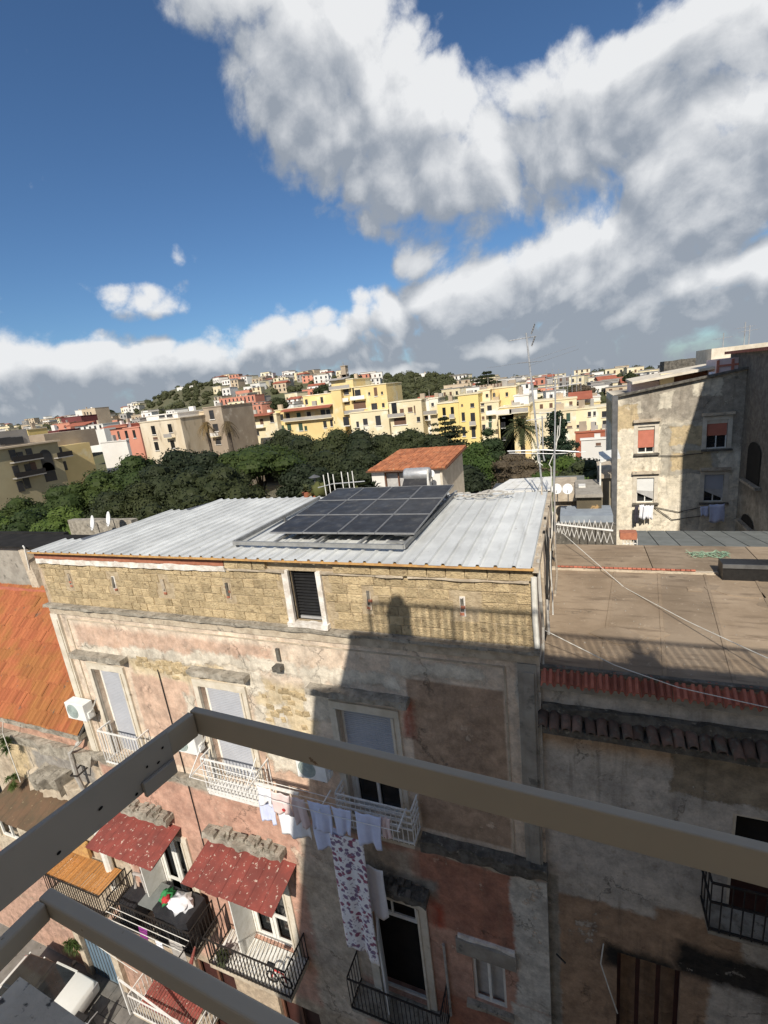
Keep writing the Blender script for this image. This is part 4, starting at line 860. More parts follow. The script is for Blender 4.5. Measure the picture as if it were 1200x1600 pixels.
# ------------------------------------------------------------------ laundry on the upper rack
rk = thing('drying_rack', 'white wire drying rack along the upper balconies holding the laundry', 'drying rack', (-6.5, 7.7, -9.25))
for k, y in enumerate((7.45, 7.6, 7.75, 7.9)):
    MB().tube([(-9.55, y, -9.27), (-7.6, y, -9.31), (-5.5, y, -9.33), (-3.6, y, -9.28)], .009, 5).build('wire', MATS['white_metal'], rk)
for x in (-9.5, -7.7, -5.6, -3.65): MB().bar((x, 8.02, -9.24), (x, 7.42, -9.25), .03, .02).build('arm', MATS['white_metal'], rk)
MB().bar((-7.6, 7.68, -9.2), (-6.3, 7.68, -9.2), .06, .05).build('rack_board', MATS['white_metal'], rk)
for x in (-9.5, -7.7): MB().bar((x, 8.02, -8.75), (x, 7.42, -9.24), .02, .02).build('stay', MATS['white_metal'], rk)
def cloth(name, label, p_tl, p_tr, drop_l, drop_r, y, mat, cat='laundry', fold=.035, nx=14, nz=12, seed=0, group='laundry on the upper drying rack', taper=0.0, swing=0.0, smooth=True):
    q = MB(); (x0, z0), (x1, z1) = p_tl, p_tr
    for j in range(nz + 1):
        t_ = j / nz
        for i in range(nx + 1):
            u = i / nx; xx = x0 + (x1 - x0) * u; dr = drop_l + (drop_r - drop_l) * u
            cx = (x0 + x1) / 2; xx = cx + (xx - cx) * (1 - taper * t_)
            sg = .03 * math.sin(math.pi * ((u * 2) % 1.0)) * (1 - t_)
            yy = y + fold * (.2 + t_) * math.sin(u * 9 + seed + t_ * 1.2) + fold * .6 * t_ * math.sin(u * 19 + seed * 2) + swing * t_
            zb = .05 * math.sin(u * 7 + seed * 3) * t_
            q.v.append((xx + .02 * math.sin(t_ * 4 + seed), yy, z0 + (z1 - z0) * u - sg - dr * t_ + zb))
    for j in range(nz):
        for i in range(nx):
            a = j * (nx + 1) + i; q.f.append((a, a + 1, a + nx + 2, a + nx + 1))
    o_ = q.build(name, MATS[mat], None, smooth); md = o_.modifiers.new('thick', 'SOLIDIFY'); md.thickness = .008
    return tag(o_, label, cat, group)
def cl_px(name, label, px0, py0, px1, py1, pyb, y, mat, **kw):
    a = at(px0, py0, y); b_ = at(px1, py1, y); c = at((px0 + px1) / 2 + 8, pyb, y); d = (a.z + b_.z) / 2 - c.z
    return cloth(name, label, (a.x, a.z), (b_.x, b_.z), d, d, y, mat, **kw)
cl_px('white_cloth', 'small white cloth hanging first from the left on the upper rack', 399, 1227, 421, 1233, 1258, 7.6, 'cloth_white', seed=1)
cl_px('lavender_trousers', 'pale lavender trousers hanging below the first white cloth', 403, 1250, 430, 1257, 1285, 7.78, 'cloth_blue', seed=2, taper=.1)
cl_px('pink_towel', 'pale pink towel with small red print on the upper rack', 423, 1235, 452, 1243, 1272, 7.55, 'cloth_pink', seed=3)
cl_px('pink_shirt', 'plain pale pink shirt right of the printed pink towel', 453, 1243, 476, 1249, 1290, 7.6, 'cloth_pink', seed=4, taper=.12)
cl_px('white_shirt', 'white shirt hanging behind and below the pink towels', 434, 1262, 478, 1270, 1308, 7.76, 'cloth_white', seed=5, taper=-.05)
cl_px('blue_white_shirt', 'bluish white shirt, first at left above the floral sheet', 480, 1250, 515, 1258, 1300, 7.5, 'cloth_blue', seed=6, taper=.1)
cl_px('blue_white_vest', 'bluish white top in the middle above the floral sheet', 516, 1259, 547, 1266, 1304, 7.5, 'cloth_blue', seed=7, taper=.2)
cl_px('blue_white_towel', 'wide bluish white towel at the right end above the floral sheet', 553, 1267, 594, 1276, 1322, 7.5, 'cloth_blue', seed=8, taper=.08)
cl_px('pale_pink_cloth', 'small pale pinkish cloth hanging last at the right end of the upper rack', 595, 1274, 609, 1278, 1310, 7.55, 'cloth_pink', seed=9)
cl_px('blue_white_pillowcase', 'bluish white pillowcase hanging behind the shirts over the sheet top', 489, 1285, 538, 1295, 1330, 7.72, 'cloth_blue', seed=10)
e_ = MB(); c_ = at(443, 1266, 7.5); e_.lathe((c_.x, c_.y, c_.z), [(.05, 0), (.045, -.004), (.02, -.005)], 12, 'Y'); tag(e_.build('print_badge', MATS['cloth_red'], bpy.data.objects['pink_towel']))
a = at(512, 1300, 7.66); b_ = at(566, 1312, 7.66)
cloth('floral_sheet', 'long white sheet with purple floral pattern hanging from the upper rack', (a.x + .02, a.z), (b_.x, b_.z), 3.65, 4.05, 7.66, 'floral', 'sheet', .05, 16, 40, 2, None)
cloth('folded_sheet', 'plain white folded sheet hanging behind the floral sheet', (b_.x - .45, b_.z - 1.1), (b_.x + .28, b_.z - 1.2), 1.7, 1.6, 7.95, 'cloth_white', 'sheet', .03, 10, 16, 4, None, .2)
# ------------------------------------------------------------------ balcony with clothes pile
def lump(name, label, c, r, mat, cat, seed=0, n_=18, m_=10, rough=.28, group=None, flat=-.5, parent=None):
    q = MB()
    for j in range(m_ + 1):
        ph = math.pi * j / m_
        for i in range(n_):
            th = 2 * math.pi * i / n_; d = Vector((math.sin(ph) * math.cos(th), math.sin(ph) * math.sin(th), math.cos(ph)))
            k = 1 + rough * mnoise.noise(d * 2.3 + Vector((seed, 0, 0))) + rough * .6 * mnoise.noise(d * 5 + Vector((0, seed, 0)))
            q.v.append((c[0] + d.x * r[0] * k, c[1] + d.y * r[1] * k, c[2] + max(flat, d.z) * r[2] * k))
    for j in range(m_):
        for i in range(n_):
            i2 = (i + 1) % n_; q.f.append((j * n_ + i, j * n_ + i2, (j + 1) * n_ + i2, (j + 1) * n_ + i))
    o_ = q.build(name, MATS[mat], parent, True)
    return tag(o_, label, cat, group) if parent is None else o_
ct = thing('covered_rack', 'box under black plastic sheeting on the balcony with the clothes pile', 'covered rack', (-12.1, 7.95, -16.62))
q = MB(); q.rough_box(-12.85, -11.4, 7.5, 8.35, -16.6, -15.35, 10, .10, 6); q.build('black_cover', MATS['cloth_black'], ct)
lump('white_clothes', 'heap of white clothes on the black covered box', (-12.0, 7.95, -15.28), (.42, .3, .14), 'cloth_white', 'clothes', 1, rough=.6)
lump('green_clothes', 'green and red clothes heaped left of the white heap', (-12.62, 7.98, -15.30), (.24, .24, .13), 'cloth_green', 'clothes', 5, rough=.6)
lump('red_clothes', 'red shirt lying on the green clothes', (-12.52, 7.85, -15.20), (.13, .13, .08), 'cloth_red', 'clothes', 8, rough=.6)
MB().box(-13.6, -12.9, 7.6, 8.4, -15.55, -15.5).build('table_top', MATS['grey_sheet'], ct)
ch = thing('covered_chair', 'grey and black covered chair at the left end of the clothes balcony', 'chair', (-14.3, 7.9, -16.62))
q = MB().rough_box(-14.7, -13.9, 7.6, 8.25, -16.6, -15.9, 8, .08, 9); q.build('seat', MATS['cloth_black'], ch)
MB().tube([(-14.5, 8.2, -15.9), (-14.45, 8.25, -15.3), (-14.1, 8.25, -15.25), (-13.95, 8.2, -15.9)], .06, 7).build('backrest', MATS['cloth_grey'], ch)
rk2 = thing('balcony_clothes_line', 'clothes line arms reaching out from the clothes balcony', 'clothes line', (-12.9, 7.2, -15.6))
for y in (6.85, 7.0, 7.15, 7.3): MB().tube([(-14.6, y, -15.62), (-11.1, y, -15.66)], .01, 5).build('wire', MATS['cable_white'], rk2)
for x in (-14.6, -11.1): MB().bar((x, 7.45, -15.6), (x, 6.8, -15.62), .03, .03).build('arm', MATS['black_iron'], rk2)
for k, (x0, x1, dr, mt_, lb_) in enumerate(((-14.5, -13.6, .9, 'cloth_dark', 'dark garment hanging leftmost on the clothes balcony line'), (-13.7, -13.2, .8, 'cloth_black', 'black garment hanging beside the purple one'), (-13.15, -12.75, .6, 'cloth_purple', 'bright purple garment on the clothes balcony line'), (-12.7, -12.3, .9, 'cloth_dark', 'dark grey garment right of the purple one'), (-12.2, -11.95, 1.0, 'cloth_white', 'narrow white garment on the clothes balcony line'), (-11.8, -11.3, .95, 'cloth_grey', 'grey garment at the right end of the clothes balcony line'))):
    cloth('garment', lb_, (x0, -15.64), (x1, -15.65), dr, dr * .95, 6.85 + .15 * (k % 3), mt_, 'garment', .04, 8, 8, k, 'garments on the clothes balcony line')
# white-floored balcony
ba = thing('rubbish_bag_pile', 'shiny black bags and a white bag on the white-floored balcony', 'bags', (-8.25, 8.0, -16.6))
lump('black_bag', None, (-8.25, 8.0, -16.0), (.33, .3, .5), 'black_plastic', None, 2, rough=.35, parent=ba); 
lump('white_bag', None, (-8.42, 8.05, -15.62), (.2, .17, .24), 'cloth_white', None, 3, rough=.4, parent=ba)
for o_ in ba.children: o_.location = -off_of(ba)
tr_ = thing('red_child_bicycle', 'small red bicycle with black tyres at the right end of the white-floored balcony', 'bicycle', (-8.1, 7.65, -16.6))
for x in (-8.45, -7.95): MB().tube([(x + .2 * math.cos(i * .3142), 7.62, -16.33 + .2 * math.sin(i * .3142)) for i in range(21)], .022, 5).build('wheel', MATS['tyre'], tr_)
q = MB(); q.tube([(-8.45, 7.62, -16.33), (-8.3, 7.62, -16.0), (-8.0, 7.62, -16.02), (-7.95, 7.62, -16.33)], .022, 6); q.build('bike_frame', MATS['cloth_red'], tr_)
MB().tube([(-8.32, 7.62, -16.0), (-8.36, 7.62, -15.8)], .015, 5).build('seat_post', MATS['black_iron'], tr_)
MB().tube([(-8.5, 7.62, -15.78), (-8.25, 7.62, -15.78)], .045, 6).build('saddle', MATS['black_plastic'], tr_); MB().tube([(-7.98, 7.45, -15.75), (-7.98, 7.62, -15.8), (-7.98, 7.8, -15.75)], .014, 5).build('handlebar', MATS['alu'], tr_)
gs = MB().lathe((-10.25, 7.9, -16.58), [(.22, 0), (.22, .03), (.02, .035)], 18); tag(gs.build('round_mat', MATS['cloth_grey']), 'round grey mat at the left of the white balcony floor', 'mat')
MB().lathe((-10.35, 7.55, -16.58), [(.12, 0), (.16, .25), (.15, .26), (.02, .24)], 12)
pt_ = thing('small_plant', 'small dark potted plant behind the white balcony railing', 'plant', (-10.3, 7.62, -16.6)); MB().lathe((-10.3, 7.62, -16.6), [(.1, 0), (.14, .22), (.13, .23), (.02, .22)], 12).build('pot', MATS['black_plastic'], pt_)
def sprig(c, n_, L, mat, parent, wd=.05, up=.3, name='leaves'):
    q = MB()
    for i in range(n_):
        a = random.uniform(0, 6.28); e = random.uniform(up - .5, up + .9); l_ = L * random.uniform(.6, 1.1); d = Vector((math.cos(a) * math.cos(e), math.sin(a) * math.cos(e), math.sin(e))); s_ = d.cross(Vector((0, 0, 1))).normalized() * wd; o_ = Vector(c); mid_ = o_ + d * l_ * .55 + Vector((0, 0, .02)); tip = o_ + d * l_ - Vector((0, 0, l_ * .25))
        q.add([o_ - s_ * .3, o_ + s_ * .3, mid_ + s_, mid_ - s_, tip], ((0, 1, 2, 3), (3, 2, 4)))
    return q.build(name, MATS[mat], parent)
sprig((-10.3, 7.62, -16.38), 40, .3, 'leaf_oak', pt_)
pr = thing('folded_parasol', 'folded red parasol leaning between the two lower balconies', 'parasol', (-11.1, 7.2, -17.2)); MB().tube([(-11.35, 6.95, -17.0), (-11.1, 7.15, -16.4), (-10.85, 7.4, -15.5)], .02, 6).build('pole', MATS['black_iron'], pr); MB().tube([(-11.3, 6.98, -16.9), (-11.1, 7.15, -16.3), (-10.95, 7.3, -15.8)], .10, 8, .03).build('canopy', MATS['red_sheet'], pr)
# plants on the left wall
for k, (px, py, y, L, lb_) in enumerate(((6, 1165, 8.0, .55, 'green weed sprouting from the left wall near the hanging cable'), (20, 1222, 8.0, .4, 'green weed at the left edge above the mossy awning'), (115, 1482, 8.2, .6, 'grassy weed growing on the street-level wall above the car'))):
    c = at(px, py, y); w_ = thing('wall_weed', lb_, 'weed', tuple(c), 'weeds growing from the left wall'); [sprig((c.x + random.uniform(-.16, .16) * L * 2, c.y + random.uniform(-.1, .1), c.z + random.uniform(-.3, .25) * L * 2), 60, L * .5, 'leaf_green', w_, .012, .2) for _ in range(7)]; 
cable('thin cable hanging down the wall at the left edge', [at(5, 1128, 8.0), at(4, 1145, 8.0), at(32, 1222, 7.9)], .015, 'cable_white')
cable('white line crossing behind the lower rail above the street door', [at(100, 1440, 8.2), at(170, 1490, 8.0), at(215, 1520, 7.6)], .014, 'cable_white')
# street-level stone jambs and blue gate
sg = thing('street_gate', 'blue grey street gate between worn stone jambs above the pavement', 'gate', (-18.2, YF, GZ))
for x in (-19.9, -17.75): MB().rough_box(x, x + .35, YF - .14, YF + .02, GZ, -19.0, 3, .02, x).build('stone_jamb', MATS['pale_stone'], sg)
MB().box(-19.5, -17.8, YF - .02, YF + .05, GZ, -19.2).build('gate_panel', pm('blue_door', (.13, .19, .24), (.10, .15, .2), 3, .6, .2), sg)
for i in range(8): MB().box(-19.45 + i * .21, -19.43 + i * .21, YF - .04, YF - .02, GZ + .2, -19.4).build('gate_bar', MATS['steel_dark'], sg)
# ------------------------------------------------------------------ parked car seen from above
def car(label, loc, rz, mat):
    t_ = thing('parked_car', label, 'car', (0, 0, 0))
    L, Wd = 4.1, 1.72
    def section(x, zlo, zhi, hw, top): return [(x, -hw, zlo), (x, -hw * 1.0, zhi * .7), (x, -top, zhi), (x, top, zhi), (x, hw, zhi * .7), (x, hw, zlo)]
    secs = [(-2.05, .3, .72, .70, .55), (-1.95, .22, .86, .82, .70), (-1.2, .2, .93, .86, .76), (-.9, .2, .97, .86, .76), (.9, .2, 1.0, .86, .76), (1.75, .2, .98, .86, .74), (2.0, .25, .9, .80, .68), (2.05, .3, .8, .72, .6)]
    q = MB(); k = 6
    for s_ in secs: q.v += section(*s_)
    for i in range(len(secs) - 1):
        for j in range(k): j2 = (j + 1) % k; q.f.append((i * k + j, i * k + j2, (i + 1) * k + j2, (i + 1) * k + j))
    q.f.append(tuple(range(k))); q.f.append(tuple((len(secs) - 1) * k + j for j in range(k))); bevel(q.build('body', MATS[mat], t_, True), .05, 2)
    # cabin
    q = MB(); lo = [(-1.0, -.74, .95), (1.75, -.74, .95), (1.75, .74, .95), (-1.0, .74, .95)]; hi = [(-.25, -.58, 1.46), (1.35, -.58, 1.44), (1.35, .58, 1.44), (-.25, .58, 1.46)]
    q.hexa(lo, hi); bevel(q.build('windows', MATS['glass_dark'], t_, False), .05, 2)
    q = MB().hexa([(-.2, -.58, 1.455), (1.32, -.58, 1.435), (1.32, .58, 1.435), (-.2, .58, 1.455)], [(-.15, -.54, 1.49), (1.25, -.54, 1.475), (1.25, .54, 1.475), (-.15, .54, 1.49)]); bevel(q.build('roof', MATS['glass_dark'], t_), .03, 2)
    for s_ in (-1, 1):
        for (p0, p1) in (((-1.0, .745 * s_, .95), (-.23, .585 * s_, 1.46)), ((1.76, .745 * s_, .95), (1.34, .585 * s_, 1.45)), ((.45, .755 * s_, .95), (.5, .59 * s_, 1.46))): MB().bar(p0, p1, .06, .05).build('pillar', MATS[mat], t_)
        for x in (-1.3, 1.3):
            MB().lathe((x, s_ * .80, .31), [(.02, -.09), (.28, -.1), (.31, -.06), (.31, .06), (.28, .1), (.02, .09)], 18, 'Y').build('wheel', MATS['tyre'], t_)
        MB().box(-2.06, -1.93, s_ * .62 - .14, s_ * .62 + .14, .58, .72).build('headlight', MATS['alu'], t_); MB().box(1.98, 2.06, s_ * .62 - .12, s_ * .62 + .12, .62, .82).build('tail_light', MATS['cloth_red'], t_); MB().box(-.7, -.55, s_ * .84, s_ * 1.0, .95, 1.07).build('mirror', MATS['black_plastic'], t_)
    t_.location = loc; t_.rotation_euler = (0, 0, rz); return t_
car('pale car with dark windows parked below at bottom left', (-20.5, 7.1, GZ + .01), math.radians(184), 'car_white')
sco = thing('scooter', 'dark scooter parked on the street beside the pale car', 'scooter', (-17.75, 6.9, GZ))
for x in (-18.3, -17.2): MB().lathe((x, 6.9, GZ + .25), [(.02, -.05), (.22, -.06), (.25, 0), (.22, .06), (.02, .05)], 16, 'Y').build('wheel', MATS['tyre'], sco)
lump('body', None, (-17.95, 6.9, GZ + .55), (.45, .18, .28), 'black_plastic', None, 4, parent=sco); sco.children[-1].location = -off_of(sco)
MB().box(-17.7, -17.3, 6.78, 7.02, GZ + .25, GZ + .34).build('footboard', MATS['steel_dark'], sco); MB().bar((-17.25, 6.9, GZ + .25), (-17.4, 6.9, GZ + 1.0), .12, .16).build('front_shield', MATS['black_plastic'], sco)
MB().tube([(-17.4, 6.6, GZ + 1.0), (-17.4, 6.9, GZ + 1.05), (-17.4, 7.2, GZ + 1.0)], .02, 6).build('handlebar', MATS['alu'], sco); MB().rough_box(-18.3, -17.75, 6.77, 7.03, GZ + .76, GZ + .86, 4, .02, 3).build('seat', MATS['black_plastic'], sco)
# ------------------------------------------------------------------ aerial masts behind the roof corner
def mast(label, pts, r=.028):
    t_ = thing('aerial_mast', label, 'antenna', tuple(pts[-1]), 'aerial masts at the roof corner'); MB().tube([tuple(p) for p in pts], r, 7, r * 1.3).build('pole', MATS['alu'], t_); return t_
def yagi(t_, c, ln, ang, n_, el, vert=False):
    d = Vector((math.cos(ang), math.sin(ang), .05)); c = Vector(c); MB().tube([tuple(c - d * ln / 2), tuple(c + d * ln / 2)], .012, 5).build('boom', MATS['alu'], t_)
    s_ = Vector((0, 0, 1)) if vert else Vector((-d.y, d.x, 0)).normalized()
    e_me = None
    for i in range(n_):
        p_ = c + d * ln * (i / (n_ - 1) - .5); l_ = el * (1 - .35 * i / n_); MB().tube([tuple(p_ - s_ * l_ / 2), tuple(p_ + s_ * l_ / 2)], .006, 4).build('element', MATS['alu'], t_)
m1 = mast('tall aerial mast with grid antenna rising highest at the roof corner', [at(822, 520, 14.4), at(835, 640, 14.4), at(848, 770, 14.4), at(853, 880, 14.4)], .024)
c = at(816, 529, 14.4); yagi(m1, (c.x, c.y, c.z), .75, .35, 9, .18)
for dx, dz in ((.05, .16), (.05, -.16)):
    q = MB(); c0_ = at(828, 524, 14.4)
    for k in range(7): q.tube([(c0_.x + dx - .02, 14.3 + k * .06, c0_.z + dz - .12), (c0_.x + dx + .08, 14.3 + k * .06, c0_.z + dz + .12)], .004, 4)
    for k in range(5): q.tube([(c0_.x + dx - .02 + k * .025, 14.28, c0_.z + dz - .12 + .06 * k), (c0_.x + dx - .02 + k * .025, 14.7, c0_.z + dz - .12 + .06 * k)], .004, 4)
    tag(q.build('reflector_grid', MATS['alu'], m1), kind='stuff')
c = at(826, 566, 14.4); yagi(m1, (c.x, c.y, c.z), .5, 2.6, 5, .5)
c = at(842, 646, 14.4); MB().tube([(c.x, 14.4, c.z), (c.x + .35, 14.4, c.z)], .012, 5).build('side_arm', MATS['alu'], m1)
m2 = mast('slim aerial mast with wide flat antenna right of the tallest one', [at(868, 592, 14.1), at(867, 690, 14.1), at(866, 760, 14.1), at(868, 880, 14.1)], .02)
for (px, py, ln, n_) in ((878, 590, .8, 6), (880, 603, .9, 9)): c = at(px, py, 14.1); yagi(m2, (c.x, c.y, c.z), ln, .15, n_, .55, True)
m3 = mast('short white mast between the two aerial masts', [at(847, 650, 14.3), at(849, 712, 14.3), at(851, 720, 14.3)], .018)
c = at(838, 655, 14.3); yagi(m3, (c.x, c.y, c.z), .55, .2, 4, .12)
MB().tube([tuple(at(793, 705, 14.2)), tuple(at(850, 703, 14.2)), tuple(at(905, 706, 14.2))], .018, 6).build('cross_rod', MATS['alu'], m3); MB().tube([tuple(at(795, 708, 14.25)), tuple(at(870, 709, 14.25)), tuple(at(915, 706, 14.25))], .01, 6).build('cross_rod', MATS['alu'], m3)
for (pts) in ([(842, 660), (845, 690), (839, 705), (841, 722), (848, 727)], [(876, 650), (874, 680), (866, 700), (864, 760), (868, 800)], [(872, 665), (869, 700), (858, 726), (861, 730), (864, 860)]):
    MB().tube([tuple(at(x, y, 14.2)) for x, y in pts], .012, 5).build('dangling_cable', MATS['cable_white'], m2)
for k, (x0, x1, y0, y1) in enumerate(((846, 845, 760, 1000), (856, 850, 780, 990), (862, 853, 800, 960), (851, 843, 790, 1030), (868, 858, 830, 930))):
    MB().tube([tuple(at(x0 + 2 * math.sin(i + k), y0 + (y1 - y0) * i / 6, 14.2 - 5.2 * i / 6)) for i in range(7)], (.02, .03, .014, .018, .025)[k], 6).build('wall_pipe', MATS[('pale_stone', 'pipe_grey', 'cable_white', 'cable_black', 'pale_stone')[k]], cl)
for k, (a0, a1) in enumerate((((822, 565), (900, 540)), ((826, 572), (905, 545)), ((760, 575), (822, 566)))):
    cable('thin aerial guy wire %s' % ('running up right from the mast head', 'just below the upper right guy wire', 'running left from the mast head')[k], [at(*a0, 14.4), at(*a1, 16 + k)], .004, 'alu')
# ------------------------------------------------------------------ dishes
def dish(label, c, r, az, el=.25, stand=.5):
    c = Vector(c); t_ = thing('satellite_dish', label, 'satellite dish', tuple(c - Vector((0, 0, stand))), 'white satellite dishes'); q = MB(); prof = [(r * k / 6, .25 * r * (k / 6) ** 2) for k in range(7)]
    n_ = Vector((math.cos(az) * math.cos(el), math.sin(az) * math.cos(el), math.sin(el))); u = n_.cross(Vector((0, 0, 1))).normalized(); v = u.cross(n_)
    for (rr2, h) in prof:
        for j in range(18): a = j * math.pi / 9; q.v.append(tuple(c + u * (rr2 * math.cos(a)) + v * (rr2 * 1.08 * math.sin(a)) + n_ * h))
    for i in range(6):
        for j in range(18): j2 = (j + 1) % 18; q.f.append((i * 18 + j, i * 18 + j2, (i + 1) * 18 + j2, (i + 1) * 18 + j))
    o_ = q.build('reflector', MATS['dish_white'], t_, True); o_.modifiers.new('s', 'SOLIDIFY').thickness = .01
    MB().tube([tuple(c - n_ * .02), tuple(c - n_ * .12), tuple(c - n_ * .14 - Vector((0, 0, stand)))], .02, 6).build('mount', MATS['steel_dark'], t_)
    MB().tube([tuple(c - v * r * .95), tuple(c + n_ * r * .9 - v * .25 * r)], .012, 5).build('feed_arm', MATS['steel_dark'], t_); return t_
dish('white satellite dish at left on the wall behind the metal roof', at(147, 817, 15.8), .36, math.radians(-115)); dish('white satellite dish second from left behind the metal roof', at(172, 811, 16.2), .36, math.radians(-115))
dish('left of the two round white dishes beside the aerial masts', at(870, 764, 19), .19, math.radians(-95)); dish('right of the two round white dishes beside the aerial masts', at(887, 764, 19), .19, math.radians(-95))
dish('small white dish on the wall of the little tile-roofed house', at(674, 740, 18.6), .14, math.radians(-80))
# ------------------------------------------------------------------ little tile-roofed house behind the panels
HY = 19.0
lh = thing('tile_roofed_house', 'little white house with orange tile roof behind the solar panels', 'house', (-7, 21, GZ))
a = at(572, 740, HY); b_ = at(688, 728, HY); r0 = at(600, 706, HY + 4.2); r1 = at(704, 700, HY + 4.2)
X0, X1, ZE, ZR = a.x, b_.x, (a.z + b_.z) / 2, (r0.z + r1.z) / 2
gl = (X0 + .75, X0 + 2.05, ZE - 1.5, ZE - .12)
q = MB(); wall_face(q, X0 + .15, X1 - .1, ZE - 6, ZE - .03, HY + .25, [gl], .25); q.box(X0 + .2, X1 - .15, HY + .55, HY + 4.2, ZE - 6, ZE - .05); q.build('wall', MATS['far_white'], lh)
MB().prism([(HY + .2, ZE - .1), (HY + 4.2, ZE - .1), (HY + 4.2, ZR - .05)], 0, .1)
q = MB(); q.add([(X1 - .1, HY + .2, ZE - 6), (X1 - .1, HY + 4.3, ZE - 6), (X1 - .1, HY + 4.3, ZR - .1), (X1 - .1, HY + .2, ZE - .1), (X1 + .0, HY + .2, ZE - 6), (X1 + .0, HY + 4.3, ZE - 6), (X1 + .0, HY + 4.3, ZR - .1), (X1 + .0, HY + .2, ZE - .1)], ((0, 1, 2, 3), (7, 6, 5, 4), (0, 4, 5, 1), (1, 5, 6, 2), (2, 6, 7, 3), (3, 7, 4, 0))); q.build('gable_wall', MATS['casing'], lh)
rfh = MB().hexa([(X0, HY, ZE - .06), (X1 + .25, HY, ZE - .06), (X1 + .25, HY + 4.4, ZR - .06), (X0, HY + 4.4, ZR - .06)], [(X0, HY, ZE), (X1 + .25, HY, ZE), (X1 + .25, HY + 4.4, ZR), (X0, HY + 4.4, ZR)]).build('roof', MATS['wood_brown'], lh)
rt = bev_box('roof_tile', MATS['house_tile'], .12, .03, 3); sl2 = math.atan2(ZR - ZE, 4.4); nx_ = 22
for i in range(nx_):
    for j in range(11):
        y = HY + .2 + j * .4; inst('roof_tile', rt, rfh, (X0 + .1 + (i + .5) * (X1 + .1 - X0) / nx_, y, ZE + (y - HY) * math.tan(sl2) + .04 + random.uniform(-.008, .012)), ((X1 + .1 - X0) / nx_ * .93, .06, .43), (math.radians(-90) + sl2 + .05, 0, random.uniform(-.02, .02)))
gw = frame_of('window', lh, gl[0], gl[1], gl[2], gl[3], HY + .3, .06, .05, 'wood_brown', mull=((gl[0] + gl[1]) / 2,)); MB().quad((gl[0], HY + .45, gl[2]), (gl[1], HY + .45, gl[2]), (gl[1], HY + .45, gl[3]), (gl[0], HY + .45, gl[3])).build('pane', MATS['curtain'], gw)
wt = thing('water_heater', 'solar water heater with grey cylinder tank in front of the little house', 'water heater', tuple(at(650, 762, 17.5)))
c = at(652, 741, 17.6); MB().lathe((c.x - .55, c.y, c.z), [(.05, 0), (.24, .03), (.26, .1), (.26, 1.0), (.24, 1.08), (.05, 1.1)], 18, 'X').build('tank', MATS['alu'], wt, True)
q = MB(); q.hexa([(c.x - .5, 16.3, c.z - .95), (c.x + .5, 16.3, c.z - .95), (c.x + .5, 17.5, c.z - .1), (c.x - .5, 17.5, c.z - .1)], [(c.x - .5, 16.3, c.z - .9), (c.x + .5, 16.3, c.z - .9), (c.x + .5, 17.5, c.z - .05), (c.x - .5, 17.5, c.z - .05)]); q.build('collector', MATS['solar_cells'], wt)
for s_ in (-.5, .5): MB().bar((c.x + s_, 17.6, c.z - 1.1), (c.x + s_, 17.6, c.z - .1), .05, .05).build('leg', MATS['alu'], wt)
tag(MB().tube([tuple(at(669, 765, 17.2)), tuple(at(668, 733, 17.2))], .04, 8).build('vent_pipe', MATS['frame_white']), 'white upright vent pipe beside the water heater', 'pipe')
dk = thing('roof_terrace', 'terrace deck with low wall behind the metal roof', 'terrace', (-9, 17, GZ))
MB().box(-13.1, -1.2, 14.4, 24, GZ, -6.0).build('deck', MATS['concrete'], dk); MB().box(-13.1, -1.0, 14.32, 14.39, -4.5, -3.62).build('parapet', MATS['dark_stone'], dk)
for k, (px, py) in enumerate(((505, 742), (512, 739), (520, 741), (533, 737), (543, 738), (550, 736))):
    p0 = at(px, py, 15.2); MB().tube([(p0.x, p0.y, p0.z), (p0.x + .02, p0.y, -4.5)], .018, 6).build('stake', MATS['frame_white'], dk)
MB().tube([tuple(at(497, 762, 15.2)), tuple(at(520, 756, 15.2)), tuple(at(570, 752, 15.2))], .02, 6).build('hand_rail', MATS['alu'], dk)
for k, (px, py, lb_, mt_) in enumerate(((478, 763, 'spiky grey green potted plant left of the white stakes', 'leaf_olive'), (492, 768, 'brownish potted plant beside the white stakes', 'leaf_dry'), (558, 768, 'pale agave in front of the little white house', 'leaf_palm'), (583, 760, 'dark spiky plant against the little white house wall', 'leaf_oak'), (608, 768, 'pale green agave under the glass doors', 'leaf_palm'))):
    c = at(px, py, 16.0); p_ = thing('potted_plant', lb_, 'plant', (c.x, c.y, c.z - .5), 'potted plants on the terrace'); MB().lathe((c.x, c.y, c.z - .45), [(.12, 0), (.2, .3), (.18, .31), (.02, .3)], 12).build('pot', MATS['terracotta'], p_); sprig((c.x, c.y, c.z - .15), 46, .5, mt_, p_, .05, .6)
c = at(498, 760, 16); lump('terrace_shrub', 'bushy green shrub beside the white stakes on the terrace', (c.x, c.y, c.z - .2), (.3, .3, .35), 'leaf_olive', 'shrub', 3, rough=.6)
tl_ = thing('terrace_lamp', 'small grey terrace lamp on a post left of the white stakes', 'lamp', tuple(at(491, 760, 16.5))); c = at(491, 744, 16.5); MB().lathe((c.x, c.y, c.z), [(.03, -.35), (.05, -.06), (.24, -.04), (.05, .05), (.02, .06)], 12).build('shade', MATS['steel_dark'], tl_); MB().tube([(c.x, c.y, c.z - 1), (c.x, c.y, c.z - .3)], .03, 6).build('post', MATS['steel_dark'], tl_)
